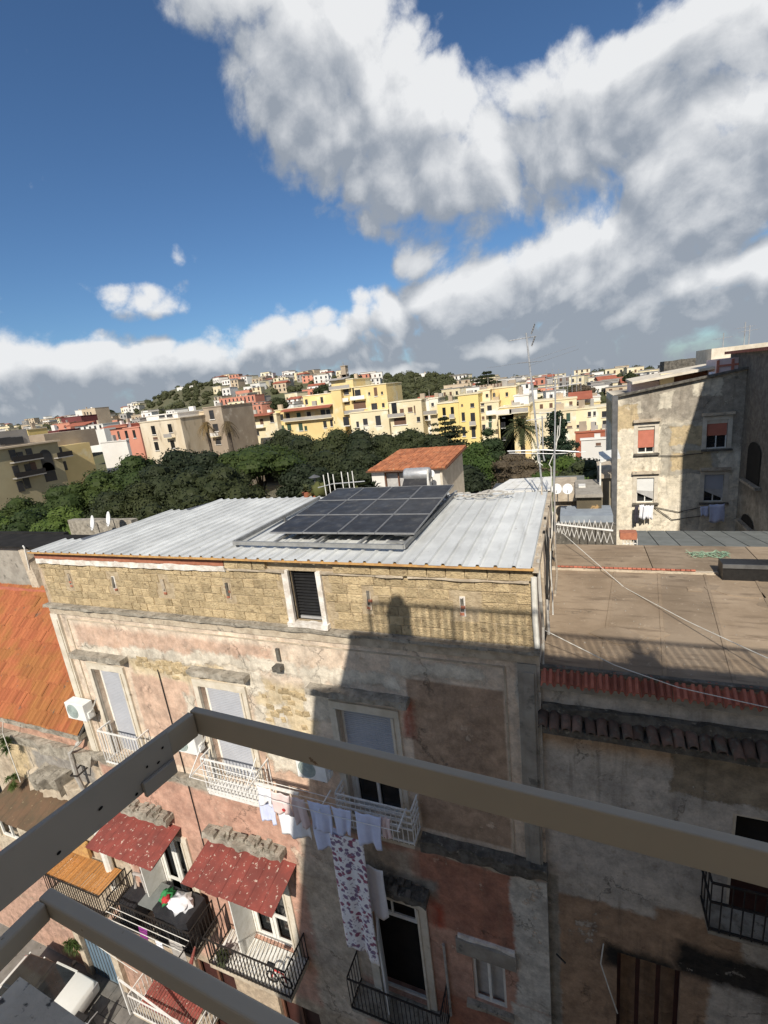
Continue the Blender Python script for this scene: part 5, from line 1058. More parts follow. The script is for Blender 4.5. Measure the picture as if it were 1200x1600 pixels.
# bright sheet roof right of it
wr = thing('white_sheet_roof', 'bright white sheet roof left of the aerial masts', 'roof', (-1.8, 17, -4.2)); a = at(757, 766, 15.6); b_ = at(858, 747, 17.6)
q = MB(); 
lo = [(-2.75, 15.7, -3.72), (-.7, 15.7, -3.66), (-.72, 17.6, -3.62), (-2.2, 17.6, -3.66)]
for i in range(5):
    t0, t1 = i / 5, (i + 1) / 5 - .01; L_ = lambda u: (Vector(lo[0]).lerp(Vector(lo[1]), u), Vector(lo[3]).lerp(Vector(lo[2]), u)); A0, B0 = L_(t0); A1, B1 = L_(t1)
    MB().hexa([A0, A1, B1, B0], [v + Vector((0, 0, .04)) for v in (A0, A1, B1, B0)]).build('sheet_panel', MATS['frame_white'], wr)
MB().box(-2.7, -.75, 15.75, 17.5, -5.5, -3.74).build('dark_side', MATS['black_plastic'], wr)
# ------------------------------------------------------------------ between the masts and the right building
sd = thing('rear_outbuilding', 'tan outbuilding with low sheds beyond the scissor gate', 'building', (0, 21, GZ))
def pxbox(name, mat, px0, py0, px1, py1, Y, dep, par, zmin=None):
    a = at(px0, py0, Y); b_ = at(px1, py1, Y); return MB().box(min(a.x, b_.x), max(a.x, b_.x), Y, Y + dep, b_.z if zmin is None else zmin, a.z).build(name, mat, par)
pxbox('wall', MATS['pale_stone'], 866, 782, 902, 830, 20.5, 3, sd, -14); pxbox('parapet', MATS['pale_stone'], 864, 772, 902, 783, 20.2, 3.4, sd); pxbox('flat_roof', MATS['grey_sheet'], 864, 766, 915, 772, 21, 3, sd)
pxbox('brown_shed', pm('shed_brown', (.115, .095, .06), (.09, .075, .05), 2, .9, .4, c3=(.42, .27, .12), s3=1.1, t3=(.6, .64)), 901, 777, 940, 806, 19.6, 2.5, sd); pxbox('shed_roof', MATS['plaster_grey'], 899, 773, 942, 777, 19.4, 2.8, sd)
pxbox('tan_tower', pm('tan_tower', (.27, .235, .17), (.22, .19, .14), 1, .9, .4, stretch=(4, 4, .4)), 938, 746, 962, 815, 21.5, 3, sd, -14); pxbox('tower_top', MATS['pale_stone'], 937, 742, 962, 747, 21.3, 3.2, sd); pxbox('white_chimney', MATS['frame_white'], 904, 760, 915, 772, 20.6, .5, sd)
pxbox('bluish_roof', pm('bluish_sheet', (.30, .34, .38), (.24, .27, .31), 2, .8, .2), 875, 806, 958, 822, 18.6, 1.5, sd); pxbox('dark_yard', MATS['dark_stone'], 866, 820, 962, 860, 18.2, .3, sd, -14)
pxbox('dark_corner_post', MATS['steel_dark'], 957, 620, 963, 860, 20.2, .3, sd)
sq = MB(); a = at(938, 722, 21); b_ = at(957, 706, 22.5); 
for (p0, p1) in (((a.x, 21, a.z), (a.x, 21, a.z - 1.2)), ((a.x, 21, a.z), (b_.x, 21, b_.z)), ((b_.x, 21, b_.z), (b_.x, 21, a.z - 1.2))): sq.bar(p0, p1, .06, .06)
sq.build('canopy_frame', MATS['frame_white'], sd); MB().hexa([(a.x, 21, a.z), (b_.x + .2, 21, a.z + .1), (b_.x + .2, 22.5, b_.z + .1), (a.x, 22.5, b_.z)], [(a.x, 21, a.z + .03), (b_.x + .2, 21, a.z + .13), (b_.x + .2, 22.5, b_.z + .13), (a.x, 22.5, b_.z + .03)]).build('canopy', MATS['frame_white'], sd)
sg2 = thing('scissor_gate', 'white folding scissor lattice gate beside the flat roof', 'gate', tuple(at(912, 852, 16.1)))
GYy = 16.1; n_ = 12
for i in range(n_):
    w0, w1 = (i / n_) ** 1.35, ((i + 1) / n_) ** 1.35; P = lambda u, v: at(870 + 88 * u, (806 + 34 * v) + 9 * u + 1 * v, GYy)
    h = .10 + .5 * min(1, .35 + w1)
    for s_ in (0, 1):
        v0, v1 = (.5 - h * .8, .5 + h * .8) if s_ == 0 else (.5 + h * .8, .5 - h * .8)
        MB().bar(tuple(P(w0, v0)), tuple(P(w1, v1)), .014, .045, (0, 1, 0)).build('lattice_bar', MATS['white_metal'], sg2)
MB().bar(tuple(at(869, 819, GYy - .06)), tuple(at(958, 829, GYy - .06)), .03, .05).build('middle_bar', MATS['white_metal'], sg2)
for px in (893, 905, 917, 930, 940): p0 = at(px, 818 + (px - 870) * .1, GYy + .1); p1 = at(px + 1, 852, GYy + .1); MB().tube([tuple(p0), tuple(p1)], .014, 5).build('upright', MATS['black_iron'], sg2)
# grey sheet roof and bits at the back of the flat roof
gr = thing('grey_sheet_roof', 'row of grey sheet panels forming a low roof before the right building', 'roof', (4, 18, -6.5))
a0 = at(1000, 856, 16.4); b0 = at(972, 829, 20.5)
for i in range(9):
    x0 = 1.95 + i * .62; z0, z1 = a0.z, b0.z; s_ = .12
    MB().hexa([(x0, 16.4, z0 - .03), (x0 + .59, 16.4, z0 - .03), (x0 + .59 + s_, 20.5, z1 - .03), (x0 + s_, 20.5, z1 - .03)], [(x0, 16.4, z0), (x0 + .59, 16.4, z0), (x0 + .59 + s_, 20.5, z1), (x0 + s_, 20.5, z1)]).build('sheet_panel', MATS['grey_sheet'], gr)
MB().hexa([(1.9, 16.4, z0 - .12), (7.5, 16.4, z0 - .12), (7.6, 20.5, z1 - .12), (2.0, 20.5, z1 - .12)], [(1.9, 16.4, z0 - .05), (7.5, 16.4, z0 - .05), (7.6, 20.5, z1 - .05), (2.0, 20.5, z1 - .05)]).build('under_frame', MATS['steel_dark'], gr)
ck = thing('rusty_cage', 'rusty box on a white crate at the left end of the grey sheet roof', 'crate', tuple(at(978, 855, 16.0))); c = at(974, 838, 16.0)
MB().box(c.x - .1, c.x + .38, 15.9, 16.25, c.z - .08, c.z + .14).build('rusty_box', MATS['brickred'], ck); q = MB()
for k in range(5): q.box(c.x - .02 + k * .1, c.x + .0 + k * .1, 15.95, 15.98, c.z - .42, c.z - .09)
for zz in (-.42, -.25, -.1): q.box(c.x - .02, c.x + .4, 15.985, 16.0, c.z + zz, c.z + zz + .03)
q.build('crate', MATS['frame_white'], ck)
gn = at(1110, 868, 14.9); nt = thing('garden_net', 'tangle of pale green netting on the flat roof by the black skylight', 'net', tuple(gn))
for k in range(10): MB().tube([(gn.x - .5 + i * .12 + random.uniform(-.08, .08), gn.y + random.uniform(-.25, .25), gn.z + random.uniform(-.02, .1)) for i in range(9)], .008, 4).build('strand', pm('net_green', (.22, .36, .25), (.28, .38, .27), 3, .8, 0) if k == 0 else MATS['net_green'], nt)
# ------------------------------------------------------------------ tall weathered building at right
TY_ = 30.0
wallmat('tall_wall', ((.66, .59, .46), (.78, .71, .58), (.52, .45, .345)), [
    ((.27, .24, .195), (.35, .31, .255), [(2.6, 9, -3.3, -1.0), (5.6, 9, -5, -1)], 1.6, .35, .1), ((.58, .53, .43), (.52, .47, .38), [(4.3, 5.0, -2.6, -1.7), (5.9, 7.2, -2.1, -1.2), (2.9, 3.5, -2.7, -2.1)], .8, .04, .4),
    ((.42, .38, .31), (.47, .43, .35), [(4.5, 7.2, -6.3, -3.4)], 1.2, .04, .3), ((.54, .43, .26), (.47, .37, .23), [(4.9, 6.9, -4.6, -3.6), (5.0, 6.9, -6.0, -5.0), (2.0, 3.3, -3.6, -2.2)], .9, .04, -.3)], scale=.7, streak=.5)
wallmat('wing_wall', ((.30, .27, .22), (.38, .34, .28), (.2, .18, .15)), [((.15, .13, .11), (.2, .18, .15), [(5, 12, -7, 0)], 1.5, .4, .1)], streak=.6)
tb = thing('weathered_tall_building', 'weathered plaster building at right with roller shutters and laundry', 'building', (5, 34, GZ))
def trect(px0, py0, px1, py1): a = at(px0, py0, TY_); b_ = at(px1, py1, TY_); return (a.x, b_.x, b_.z, a.z)
TWN = [trect(997, 667, 1022, 707), trect(1105, 657, 1135, 700), trect(995, 747, 1021, 785), trect(1101, 742, 1129, 784)]
TX0 = at(962, 700, TY_).x; TX1 = at(1160, 700, TY_).x; ztl = at(962, 621, TY_).z; ztr = at(1163, 576, TY_).z
q = MB(); wall_face(q, TX0, TX1 + .3, GZ, ztl, TY_, TWN, .3); q.prism([(TX0, ztl), (TX1 + .3, ztl), (TX1 + .3, ztr)], TY_, TY_ + .3); q.box(TX0 + .01, TX1, TY_ + .32, TY_ + 9, GZ, ztl - .01)
q.build('wall', MATS['tall_wall'], tb)
q = MB(); q.bar((TX0 - .1, TY_ - .05, ztl + .06), (TX1 + .2, TY_ - .05, ztr + .06), .35, .12); q.build('parapet_coping', MATS['dark_stone'], tb)
for k, (a, b_, c, d) in enumerate(TWN):
    wn = frame_of('window', tb, a, b_, c, d, TY_ + .12, .05, .06, 'frame_white', mull=((a + b_) / 2,)); MB().quad((a, TY_ + .24, c), (b_, TY_ + .24, c), (b_, TY_ + .24, d), (a, TY_ + .24, d)).build('pane', MATS['glass_dark'], wn)
    if k < 2: rolling(wn, a + .02, b_ - .02, c + (d - c) * (.2 if k == 0 else .45), d - .2, TY_ + .09, 'red_shutter'); MB().box(a, b_, TY_ + .05, TY_ + .12, d - .2, d).build('shutter_box', MATS['casing'], wn)
    else:
        MB().box(a + .02, b_ - .02, TY_ + .06, TY_ + .09, c + (d - c) * .45, d - .02).build('blind', MATS['shutter_white' if k == 2 else 'shutter'], wn)
        MB().add([(a, TY_ + .05, c + .5 * (d - c)), (b_, TY_ + .05, c + .45 * (d - c)), (b_, TY_ + .05, c + .12 * (d - c)), (a, TY_ + .05, c + .42 * (d - c))], ((0, 1, 2, 3),)).build('drape', MATS['curtain'], wn)
    MB().box(a - .2, b_ + .25, TY_ - .16, TY_, c - .12, c - .03).build('sill', MATS['dark_stone'], wn); MB().box(a - .25, b_ + .25, TY_ - .22, TY_, d + .25, d + .4).build('lintel_ledge', MATS['pale_stone'], wn)
    q = MB(); q.box(a - .2, a, TY_ - .03, TY_ + .01, c, d + .2); q.box(b_, b_ + .2, TY_ - .03, TY_ + .01, c, d + .2); q.box(a, b_, TY_ - .03, TY_ + .01, d, d + .2); q.build('surround', MATS['casing'], wn)
# wing coming towards the viewer along the right
WX = TX1 - .05
wz = at(1166, 560, TY_).z
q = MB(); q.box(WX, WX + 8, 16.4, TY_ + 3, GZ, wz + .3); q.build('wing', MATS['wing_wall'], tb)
def atx(px, py, X): r = ray(px, py); return r * (X / r.x)
for k, (p0, p1) in enumerate((((1171, 690), (1186, 760)), ((1160, 800), (1178, 828)))):
    a = atx(*p0, WX); b_ = atx(*p1, WX); y0, y1 = sorted((a.y, b_.y)); pts = [(y0, b_.z), (y1, b_.z), (y1, a.z - .4)] + [((y0 + y1) / 2 + (y1 - y0) / 2 * math.cos(i * math.pi / 8), a.z - .4 + .5 * math.sin(i * math.pi / 8)) for i in range(1, 8)] + [(y0, a.z - .4)]
    q = MB(); q.add([(WX - .04, y, z) for y, z in pts], [tuple(range(len(pts)))]); q.build('arched_opening', MATS['dark_inside'], tb); MB().box(WX - .25, WX, y0 - .3, y1 + .3, b_.z - .15, b_.z - .02).build('sill', MATS['grey_stone'], tb)
MB().box(WX + .02, WX + 8, 16.5, 25.6, wz, 6.6).build('wing_shadow_block', MATS['wing_wall'], tb)  # added out of view, sized to cast the slanted shadow on the front
MB().box(WX - .3, WX + 8, 25.7, TY_ + 3, wz + .3, wz + .45).build('wing_roof', MATS['red_tile'], tb)
# penthouse on the roof
py_ = TY_ + 3.0
a = at(985, 600, py_); b_ = at(1165, 560, py_)
MB().hexa([(a.x, py_ - 1, a.z), (b_.x, py_ - 1, b_.z - .2), (b_.x, py_ + 3, b_.z - .1), (a.x, py_ + 3, a.z + .1)], [(a.x, py_ - 1, a.z + .14), (b_.x, py_ - 1, b_.z - .06), (b_.x, py_ + 3, b_.z + .04), (a.x, py_ + 3, a.z + .24)]).build('canopy_slab', MATS['casing'], tb)
MB().box(a.x + .1, b_.x, py_ + .6, py_ + 3, ztl - .5, a.z).build('penthouse_wall', MATS['cloth_pink'], tb); 
c = at(1045, 590, py_); MB().box(c.x - .4, c.x + .3, py_ + .2, py_ + .58, ztl, a.z + .4).build('cream_pillar', MATS['far_cream'], tb)
c = at(1070, 592, py_); MB().box(c.x - .6, c.x + 1.2, py_ + .5, py_ + .59, ztl, a.z + .35).build('dark_opening', MATS['wood_brown'], tb)
c0_ = at(1122, 563, py_ - 1.5); c1_ = at(1166, 600, py_ - 1.5); MB().box(c0_.x, c1_.x, py_ - 1.5, py_ + 1, c1_.z, c0_.z + .05).build('pink_room', MATS['cloth_pink'], tb)
for x in (c0_.x, (c0_.x + c1_.x) / 2): MB().box(x - .06, x + .06, py_ - 1.56, py_ - 1.5, c1_.z, c0_.z).build('red_post', MATS['red_shutter'], tb)
MB().box(c0_.x, c1_.x, py_ - 1.565, py_ - 1.505, c0_.z - .35, c0_.z - .25).build('red_beam', MATS['red_shutter'], tb)
c0_ = at(1112, 545, py_ + 2); c1_ = at(1200, 562, py_ + 2); MB().box(c0_.x, c1_.x + 3, py_ + 2, py_ + 6, c1_.z - 1, c0_.z).build('roof_block', MATS['casing'], tb)
c0_ = at(1038, 572, py_ + 8); c1_ = at(1112, 590, py_ + 8); MB().rough_box(c0_.x, c1_.x, py_ + 8, py_ + 10, c1_.z - 3, c0_.z + .3, 8, .15, 3).build('dark_rear_block', MATS['dark_stone'], tb)
for (px, py, h) in ((1131, 520, 1.8), (1165, 503, 2.6), (1172, 508, 2.4)):
    c = at(px, py, py_ + 3); am = thing('roof_aerial', {1131: 'left television aerial on the right building roof, nearest its pink room', 1165: 'tallest television aerial on the right building roof', 1172: 'rightmost television aerial on the right building roof'}[px], 'antenna', (c.x, c.y, c.z - h), 'aerials on the right building roof'); MB().tube([(c.x, c.y, c.z - h), (c.x, c.y, c.z)], .03, 6).build('pole', MATS['alu'], am); yagi(am, (c.x, c.y, c.z - .3), .9, .3, 6, .6)
for k, (px0, py0, px1, pyb, mt_, lb_, y) in enumerate(((999, 789, 1006, 810, 'cloth_white', 'first white garment under the left lower window of the right building', 29.5), (1005, 790, 1014, 811, 'cloth_white', 'second white garment under the left lower window of the right building', 29.4), (1014, 790, 1021, 811, 'cloth_white', 'third white garment under the left lower window of the right building', 29.5), (992, 790, 998, 818, 'cloth_dark', 'dark garment hanging at the left of the white ones on the right building', 29.6), (1095, 791, 1108, 806, 'cloth_blue', 'small pale cloth on the line in the shade of the right building', 29.5), (1109, 788, 1133, 816, 'cloth_blue', 'large pale blue towel in the shade of the right building', 29.4), (1083, 591, 1092, 604, 'cloth_white', 'white cloth drying on the right building terrace beside the pillar', 32), (1107, 581, 1117, 598, 'cloth_white', 'white cloth drying near the pink room on the right building', 32))):
    cl_px('hung_garment', lb_, px0, py0, px1, py0 - 1, pyb, y, mt_, seed=k, group='laundry on the right building', cat='garment', nx=8, nz=6)
for k, (pts) in enumerate(([(1022, 792), (1060, 800), (1098, 792)], [(1023, 793), (1050, 812), (1098, 806)], [(1030, 712), (1060, 712), (1098, 708)])):
    cable(('clothes line between the lower windows of the right building', 'sagging cable below the clothes line on the right building', 'thin cable between the upper windows of the right building')[k], [at(x, y, TY_ - .1) for x, y in pts], .02, 'cable_black')
# ------------------------------------------------------------------ hill and far terrain
def hz(px): return 680.3 - .1138 * px          # the level line
SKYL = [(-300, 690), (-50, 672), (100, 656), (200, 643), (240, 628), (270, 610), (300, 602), (345, 593), (400, 589), (470, 588), (540, 586), (600, 591), (640, 588), (690, 589), (720, 594), (780, 596), (840, 595), (900, 591), (960, 587), (1050, 583), (1300, 555), (1700, 510)]
def lerp_tab(tab, x):
    if x <= tab[0][0]: return tab[0][1]
    for (a, b_), (c, d) in zip(tab, tab[1:]):
        if x <= c: return b_ + (d - b_) * (x - a) / (c - a)
    return tab[-1][1]
YH = 430.0
def terrain(px, Y):
    zs = at(px, lerp_tab(SKYL, px), YH).z; t_ = max(0, min(1, (Y - 150) / (YH - 150))); base = -19 + 6 * t_
    z = base + (zs - base) * t_ ** 1.25
    if Y > YH: z = zs - (Y - YH) * .12
    x = at(px, hz(px), Y).x
    return x, z + 3.0 * mnoise.noise((x * .012, Y * .012, 0)) * t_ * (1 if Y < YH else 0)
cols = list(range(-420, 1700, 12)); rows = [120, 150, 175, 200, 225, 250, 275, 300, 325, 350, 375, 400, 415, 430, 470, 560, 760]
q = MB()
for px in cols:
    for Y in rows: x, z = terrain(px, Y); q.v.append((x, Y, z))
nr = len(rows)
for i in range(len(cols) - 1):
    for j in range(nr - 1): q.f.append((i * nr + j, (i + 1) * nr + j, (i + 1) * nr + j + 1, i * nr + j + 1))
tag(q.build('hill', MATS['hill'], None, True), kind='structure')
# ------------------------------------------------------------------ trees
def leaf_cloud(q, blobs, n_, size, rn, flat=.0):
    """leaf-sized quads scattered in the outer shell of ellipsoids"""
    tot = sum(b_[3] * b_[4] for b_ in blobs)
    for (cx, cy, cz, rx, rz) in blobs:
        k = int(n_ * rx * rz / tot)
        for i in range(k):
            u = rn.uniform(-1, 1); th = rn.uniform(0, 6.2832); s_ = math.sqrt(1 - u * u); d = Vector((s_ * math.cos(th), s_ * math.sin(th), u)); r = rn.uniform(.72, 1.06)
            if d.z < -.35 and rn.random() < .6: continue
            p_ = Vector((cx + d.x * rx * r, cy + d.y * rx * r, cz + d.z * rz * r))
            nrm = (d + Vector((rn.uniform(-1, 1), rn.uniform(-1, 1), rn.uniform(-.6, 1))) * .8).normalized(); a = nrm.cross(Vector((rn.uniform(-1, 1), rn.uniform(-1, 1), rn.uniform(-1, 1)))).normalized(); b2 = nrm.cross(a); w_ = size * rn.uniform(.6, 1.25); h = w_ * rn.uniform(.5, .8)
            k0 = len(q.v); q.v += [tuple(p_ - a * w_), tuple(p_ - b2 * h * .8), tuple(p_ + a * w_), tuple(p_ + b2 * h)]; q.f.append((k0, k0 + 1, k0 + 2, k0 + 3))
def core(q, blobs, k=.78):
    for (cx, cy, cz, rx, rz) in blobs:
        k0 = len(q.v); n_, m_ = 10, 6
        for j in range(m_ + 1):
            ph = math.pi * j / m_
            for i in range(n_):
                th = 6.2832 * i / n_; w_ = 1 + .22 * mnoise.noise((cx + math.cos(th) * 2, cy + math.sin(th) * 2, cz + j)); q.v.append((cx + math.sin(ph) * math.cos(th) * rx * k * w_, cy + math.sin(ph) * math.sin(th) * rx * k * w_, cz + math.cos(ph) * rz * k * w_))
        for j in range(m_):
            for i in range(n_): i2 = (i + 1) % n_; q.f.append((k0 + j * n_ + i, k0 + j * n_ + i2, k0 + (j + 1) * n_ + i2, k0 + (j + 1) * n_ + i))
def fastbuild(q, name, mat, parent):
    o = off_of(parent); me = bpy.data.meshes.new(name); me.from_pydata([(v[0] - o.x, v[1] - o.y, v[2] - o.z) for v in q.v], [], q.f); me.materials.append(MATS[mat]); ob = bpy.data.objects.new(name, me); C.objects.link(ob); ob.parent = parent; return ob
TN = [0]
def tree(name, label, px, py, Y, R_, H, mat, n_, size, group=None, nb=13, base=None, flat=.7, dry=False):
    TN[0] += 1; rn = random.Random(TN[0] * 13); top = at(px, py, Y); zb = base if base is not None else -17.0
    t_ = thing(name, label, 'tree', (top.x, Y, zb), group); bl_ = []
    for i in range(nb):
        a = rn.uniform(0, 6.28); r = R_ * math.sqrt(rn.uniform(0, 1)) * .72; br_ = R_ * rn.uniform(.30, .5); z = top.z - br_ * flat - (r / R_) ** 2 * H * .42 - rn.uniform(0, .28) * H
        bl_.append((top.x + r * math.cos(a), Y + r * math.sin(a), z, br_, br_ * flat))
    bl_.append((top.x, Y, top.z - R_ * .42 * flat, R_ * .42, R_ * .42 * flat)); bl_.append((top.x, Y, top.z - H * .55, R_ * .8, H * .42))
    q = MB(); leaf_cloud(q, bl_, n_, size, rn); core(q, bl_); fastbuild(q, 'crown', mat, t_)
    q = MB(); q.tube([(top.x, Y, zb), (top.x + .2, Y, (zb + top.z) / 2), (top.x, Y, top.z - H * .4)], .35, 8, .16)
    for k in range(4): b0 = bl_[k]; q.tube([(top.x + .1, Y, (zb + top.z) / 2), (b0[0], b0[1], b0[2])], .12, 5, .05)
    q.build('trunk', MATS['bark'], t_); return t_
GC = 'dark evergreen trees in the dense canopy'
CAN = 'dark evergreen tree in the dense canopy behind the metal roof'
for (px, py, Y, R_, mt_) in ((-30, 800, 30, 3.6, 'leaf_green'), (35, 795, 31, 3.6, 'leaf_pine'), (25, 775, 38, 4.2, 'leaf_pine'), (95, 755, 40, 4.6, 'leaf_pine'), (150, 732, 43, 4.8, 'leaf_pine'), (205, 708, 46, 5, 'leaf_pine'), (90, 790, 30, 3.4, 'leaf_green'), (165, 765, 33, 3.6, 'leaf_oak'),
                             (240, 722, 38, 4.2, 'leaf_oak'), (270, 700, 45, 4.6, 'leaf_oak'), (320, 703, 43, 4.4, 'leaf_oak'), (285, 735, 36, 4.0, 'leaf_oak'), (345, 725, 38, 4.2, 'leaf_oak'), (215, 752, 34, 3.4, 'leaf_oak'), (470, 678, 58, 5.0, 'leaf_oak'), (525, 668, 60, 5.2, 'leaf_oak'), (440, 668, 64, 4.4, 'leaf_oak'), (505, 700, 50, 4.4, 'leaf_oak'), (560, 668, 60, 5.0, 'leaf_oak'), (600, 676, 60, 4.6, 'leaf_oak'), (555, 700, 50, 4.2, 'leaf_oak'), (640, 668, 60, 4.6, 'leaf_oak'), (682, 680, 58, 4.0, 'leaf_oak'), (650, 700, 48, 3.6, 'leaf_oak'), (470, 722, 44, 3.6, 'leaf_oak'), (60, 828, 26, 2.6, 'leaf_green'), (300, 772, 30, 3.0, 'leaf_oak'), (235, 785, 28, 2.8, 'leaf_oak')):
    tree('evergreen_tree', CAN if mt_ == 'leaf_oak' else 'lighter green evergreen tree at the left of the canopy', px, py, Y, R_, R_ * 1.5, mt_, 5200, .19 if Y > 40 else .15, GC if mt_ == 'leaf_oak' else 'lighter evergreen trees at the left', nb=15)
tree('umbrella_pine', 'broad green umbrella pine at the centre left of the canopy', 395, 694, 46, 6.2, 4.2, 'leaf_pine', 9000, .17, nb=22, flat=.42)
tree('bright_green_tree', 'bright green leafy tree right of the little house roof', 742, 690, 52, 3.4, 6, 'leaf_green', 6500, .17)
tree('dark_cypress_tree', 'dark green bushy tree just right of the yellow arched building', 762, 668, 66, 2.3, 7, 'leaf_cedar', 4500, .17)
tree('garden_shrub', 'olive green garden shrubs right of the aerial masts', 880, 712, 48, 3.6, 4, 'leaf_green', 5200, .15, 'garden shrubs behind the masts', flat=.5)
tree('garden_shrub', 'olive green garden shrubs right of the aerial masts', 920, 716, 44, 3.2, 4, 'leaf_olive', 4500, .15, 'garden shrubs behind the masts', flat=.5)
tree('garden_shrub', 'olive green garden shrubs right of the aerial masts', 850, 735, 38, 2.6, 3.4, 'leaf_green', 4500, .14, 'garden shrubs behind the masts', flat=.5)
tree('garden_shrub', 'olive green garden shrubs right of the aerial masts', 905, 745, 34, 2.6, 3.4, 'leaf_green', 4500, .13, 'garden shrubs behind the masts', flat=.5)
tree('garden_shrub', 'olive green garden shrubs right of the aerial masts', 950, 738, 36, 2.4, 3.4, 'leaf_olive', 3500, .13, 'garden shrubs behind the masts', flat=.5)
tree('leafless_brown_shrub', 'bare brownish shrub left of the aerial masts', 800, 706, 50, 3.0, 4, 'leaf_brown', 3600, .12, flat=.5)
tree('leafless_grey_shrub', 'lower greyish brown shrub in front of the palm', 825, 718, 44, 2.2, 3.2, 'leaf_brown', 3000, .11, flat=.5)
tree('low_dark_shrub', 'low dark green shrub beside the little house gable', 730, 725, 40, 2.2, 3.4, 'leaf_oak', 3500, .14)
# layered cedar
def cedar(name, label, px, py, Y, R_, H, mat, layers=7, n_=6000, size=.16, base=-17, fat=.16):
    top = at(px, py, Y); t_ = thing(name, label, 'tree', (top.x, Y, base)); rn = random.Random(px); q = MB(); bl_ = []
    for i in range(layers):
        f_i = (i + .5) / layers; rr2 = R_ * (.2 + .8 * f_i)
        for k in range(7):
            a = rn.uniform(0, 6.28); d = rr2 * rn.uniform(.25, .9); bl_.append((top.x + d * math.cos(a), Y + d * math.sin(a), top.z - H * f_i, rr2 * .42, fat * H / layers + .12))
    leaf_cloud(q, bl_, n_, size, rn); fastbuild(q, 'crown', mat, t_); q = MB(); q.tube([(top.x, Y, base), (top.x, Y, top.z)], .3, 8, .06)
    for b0 in bl_[::2]: q.tube([(top.x, Y, b0[2] - .2), (b0[0], b0[1], b0[2])], .06, 5, .03)
    q.build('trunk', MATS['bark'], t_)
cedar('cedar_tree', 'layered cedar in front of the bright yellow building', 694, 650, 66, 4.2, 5.0, 'leaf_oak')
cedar('conifer_tree', 'tall dark conifer right of the date palm', 868, 645, 62, 3.6, 8.5, 'leaf_cedar', 9, 15000, fat=.6)
cedar('leaning_pine', 'tall leaning pine with bent crown on the skyline', 760, 580, 120, 3.6, 3.2, 'leaf_oak', 4, 3600, .3)
# palms
def palm(label, px, py, Y, L, H, n_=60, mat='leaf_palm', droop=.9):
    c = at(px, py, Y); t_ = thing('palm_tree', label, 'tree', (c.x, Y, c.z - H)); rn = random.Random(px); q = MB()
    for i in range(n_):
        a = rn.uniform(0, 6.28); e = rn.uniform(-.5, 1.35); l_ = L * rn.uniform(.8, 1.05); d = Vector((math.cos(a), math.sin(a), 0)); s_ = Vector((-d.y, d.x, 0)); pts = []
        for k in range(7):
            u = k / 6; pts.append(Vector((c.x, Y, c.z)) + d * (l_ * u * math.cos(e) * (1 - .15 * u)) + Vector((0, 0, l_ * (u * math.sin(e) - droop * .55 * u * u))))
        for k in range(6):
            for sd_ in (-1, 1):
                for m_ in range(2):
                    p0 = pts[k].lerp(pts[k + 1], m_ * .5); w_ = L * .16 * (1 - abs(k - 2.5) / 5); tip = p0 + (pts[k + 1] - pts[k]) * .8 + s_ * sd_ * w_ - Vector((0, 0, w_ * .5)); p1 = pts[k].lerp(pts[k + 1], m_ * .5 + .32)
                    k0 = len(q.v); q.v += [tuple(p0), tuple(p1), tuple(tip)]; q.f.append((k0, k0 + 1, k0 + 2))
    fastbuild(q, 'fronds', mat, t_); q = MB(); q.tube([(c.x, Y, c.z - H), (c.x + .1, Y, c.z - H * .5), (c.x, Y, c.z + .2)], .28, 9, .32); q.build('trunk', MATS['bark'], t_)
    q = MB(); q.lathe((c.x, Y, c.z - .6), [(.3, -.4), (.55, .1), (.5, .5), (.2, .9)], 10); q.build('crown_base', MATS['leaf_dry'], t_)
palm('large date palm left of the dark conifer', 815, 668, 68, 3.6, 9, 80)
palm('shaggy palm left of a pair before the brown block', 322, 664, 74, 2.4, 9, 46, 'leaf_dry', 1.6); palm('shaggy palm right of a pair before the brown block', 355, 662, 78, 2.5, 9, 46, 'leaf_dry', 1.6); palm('small palm before the shaded yellow building at left', 130, 702, 70, 2.0, 7, 40)
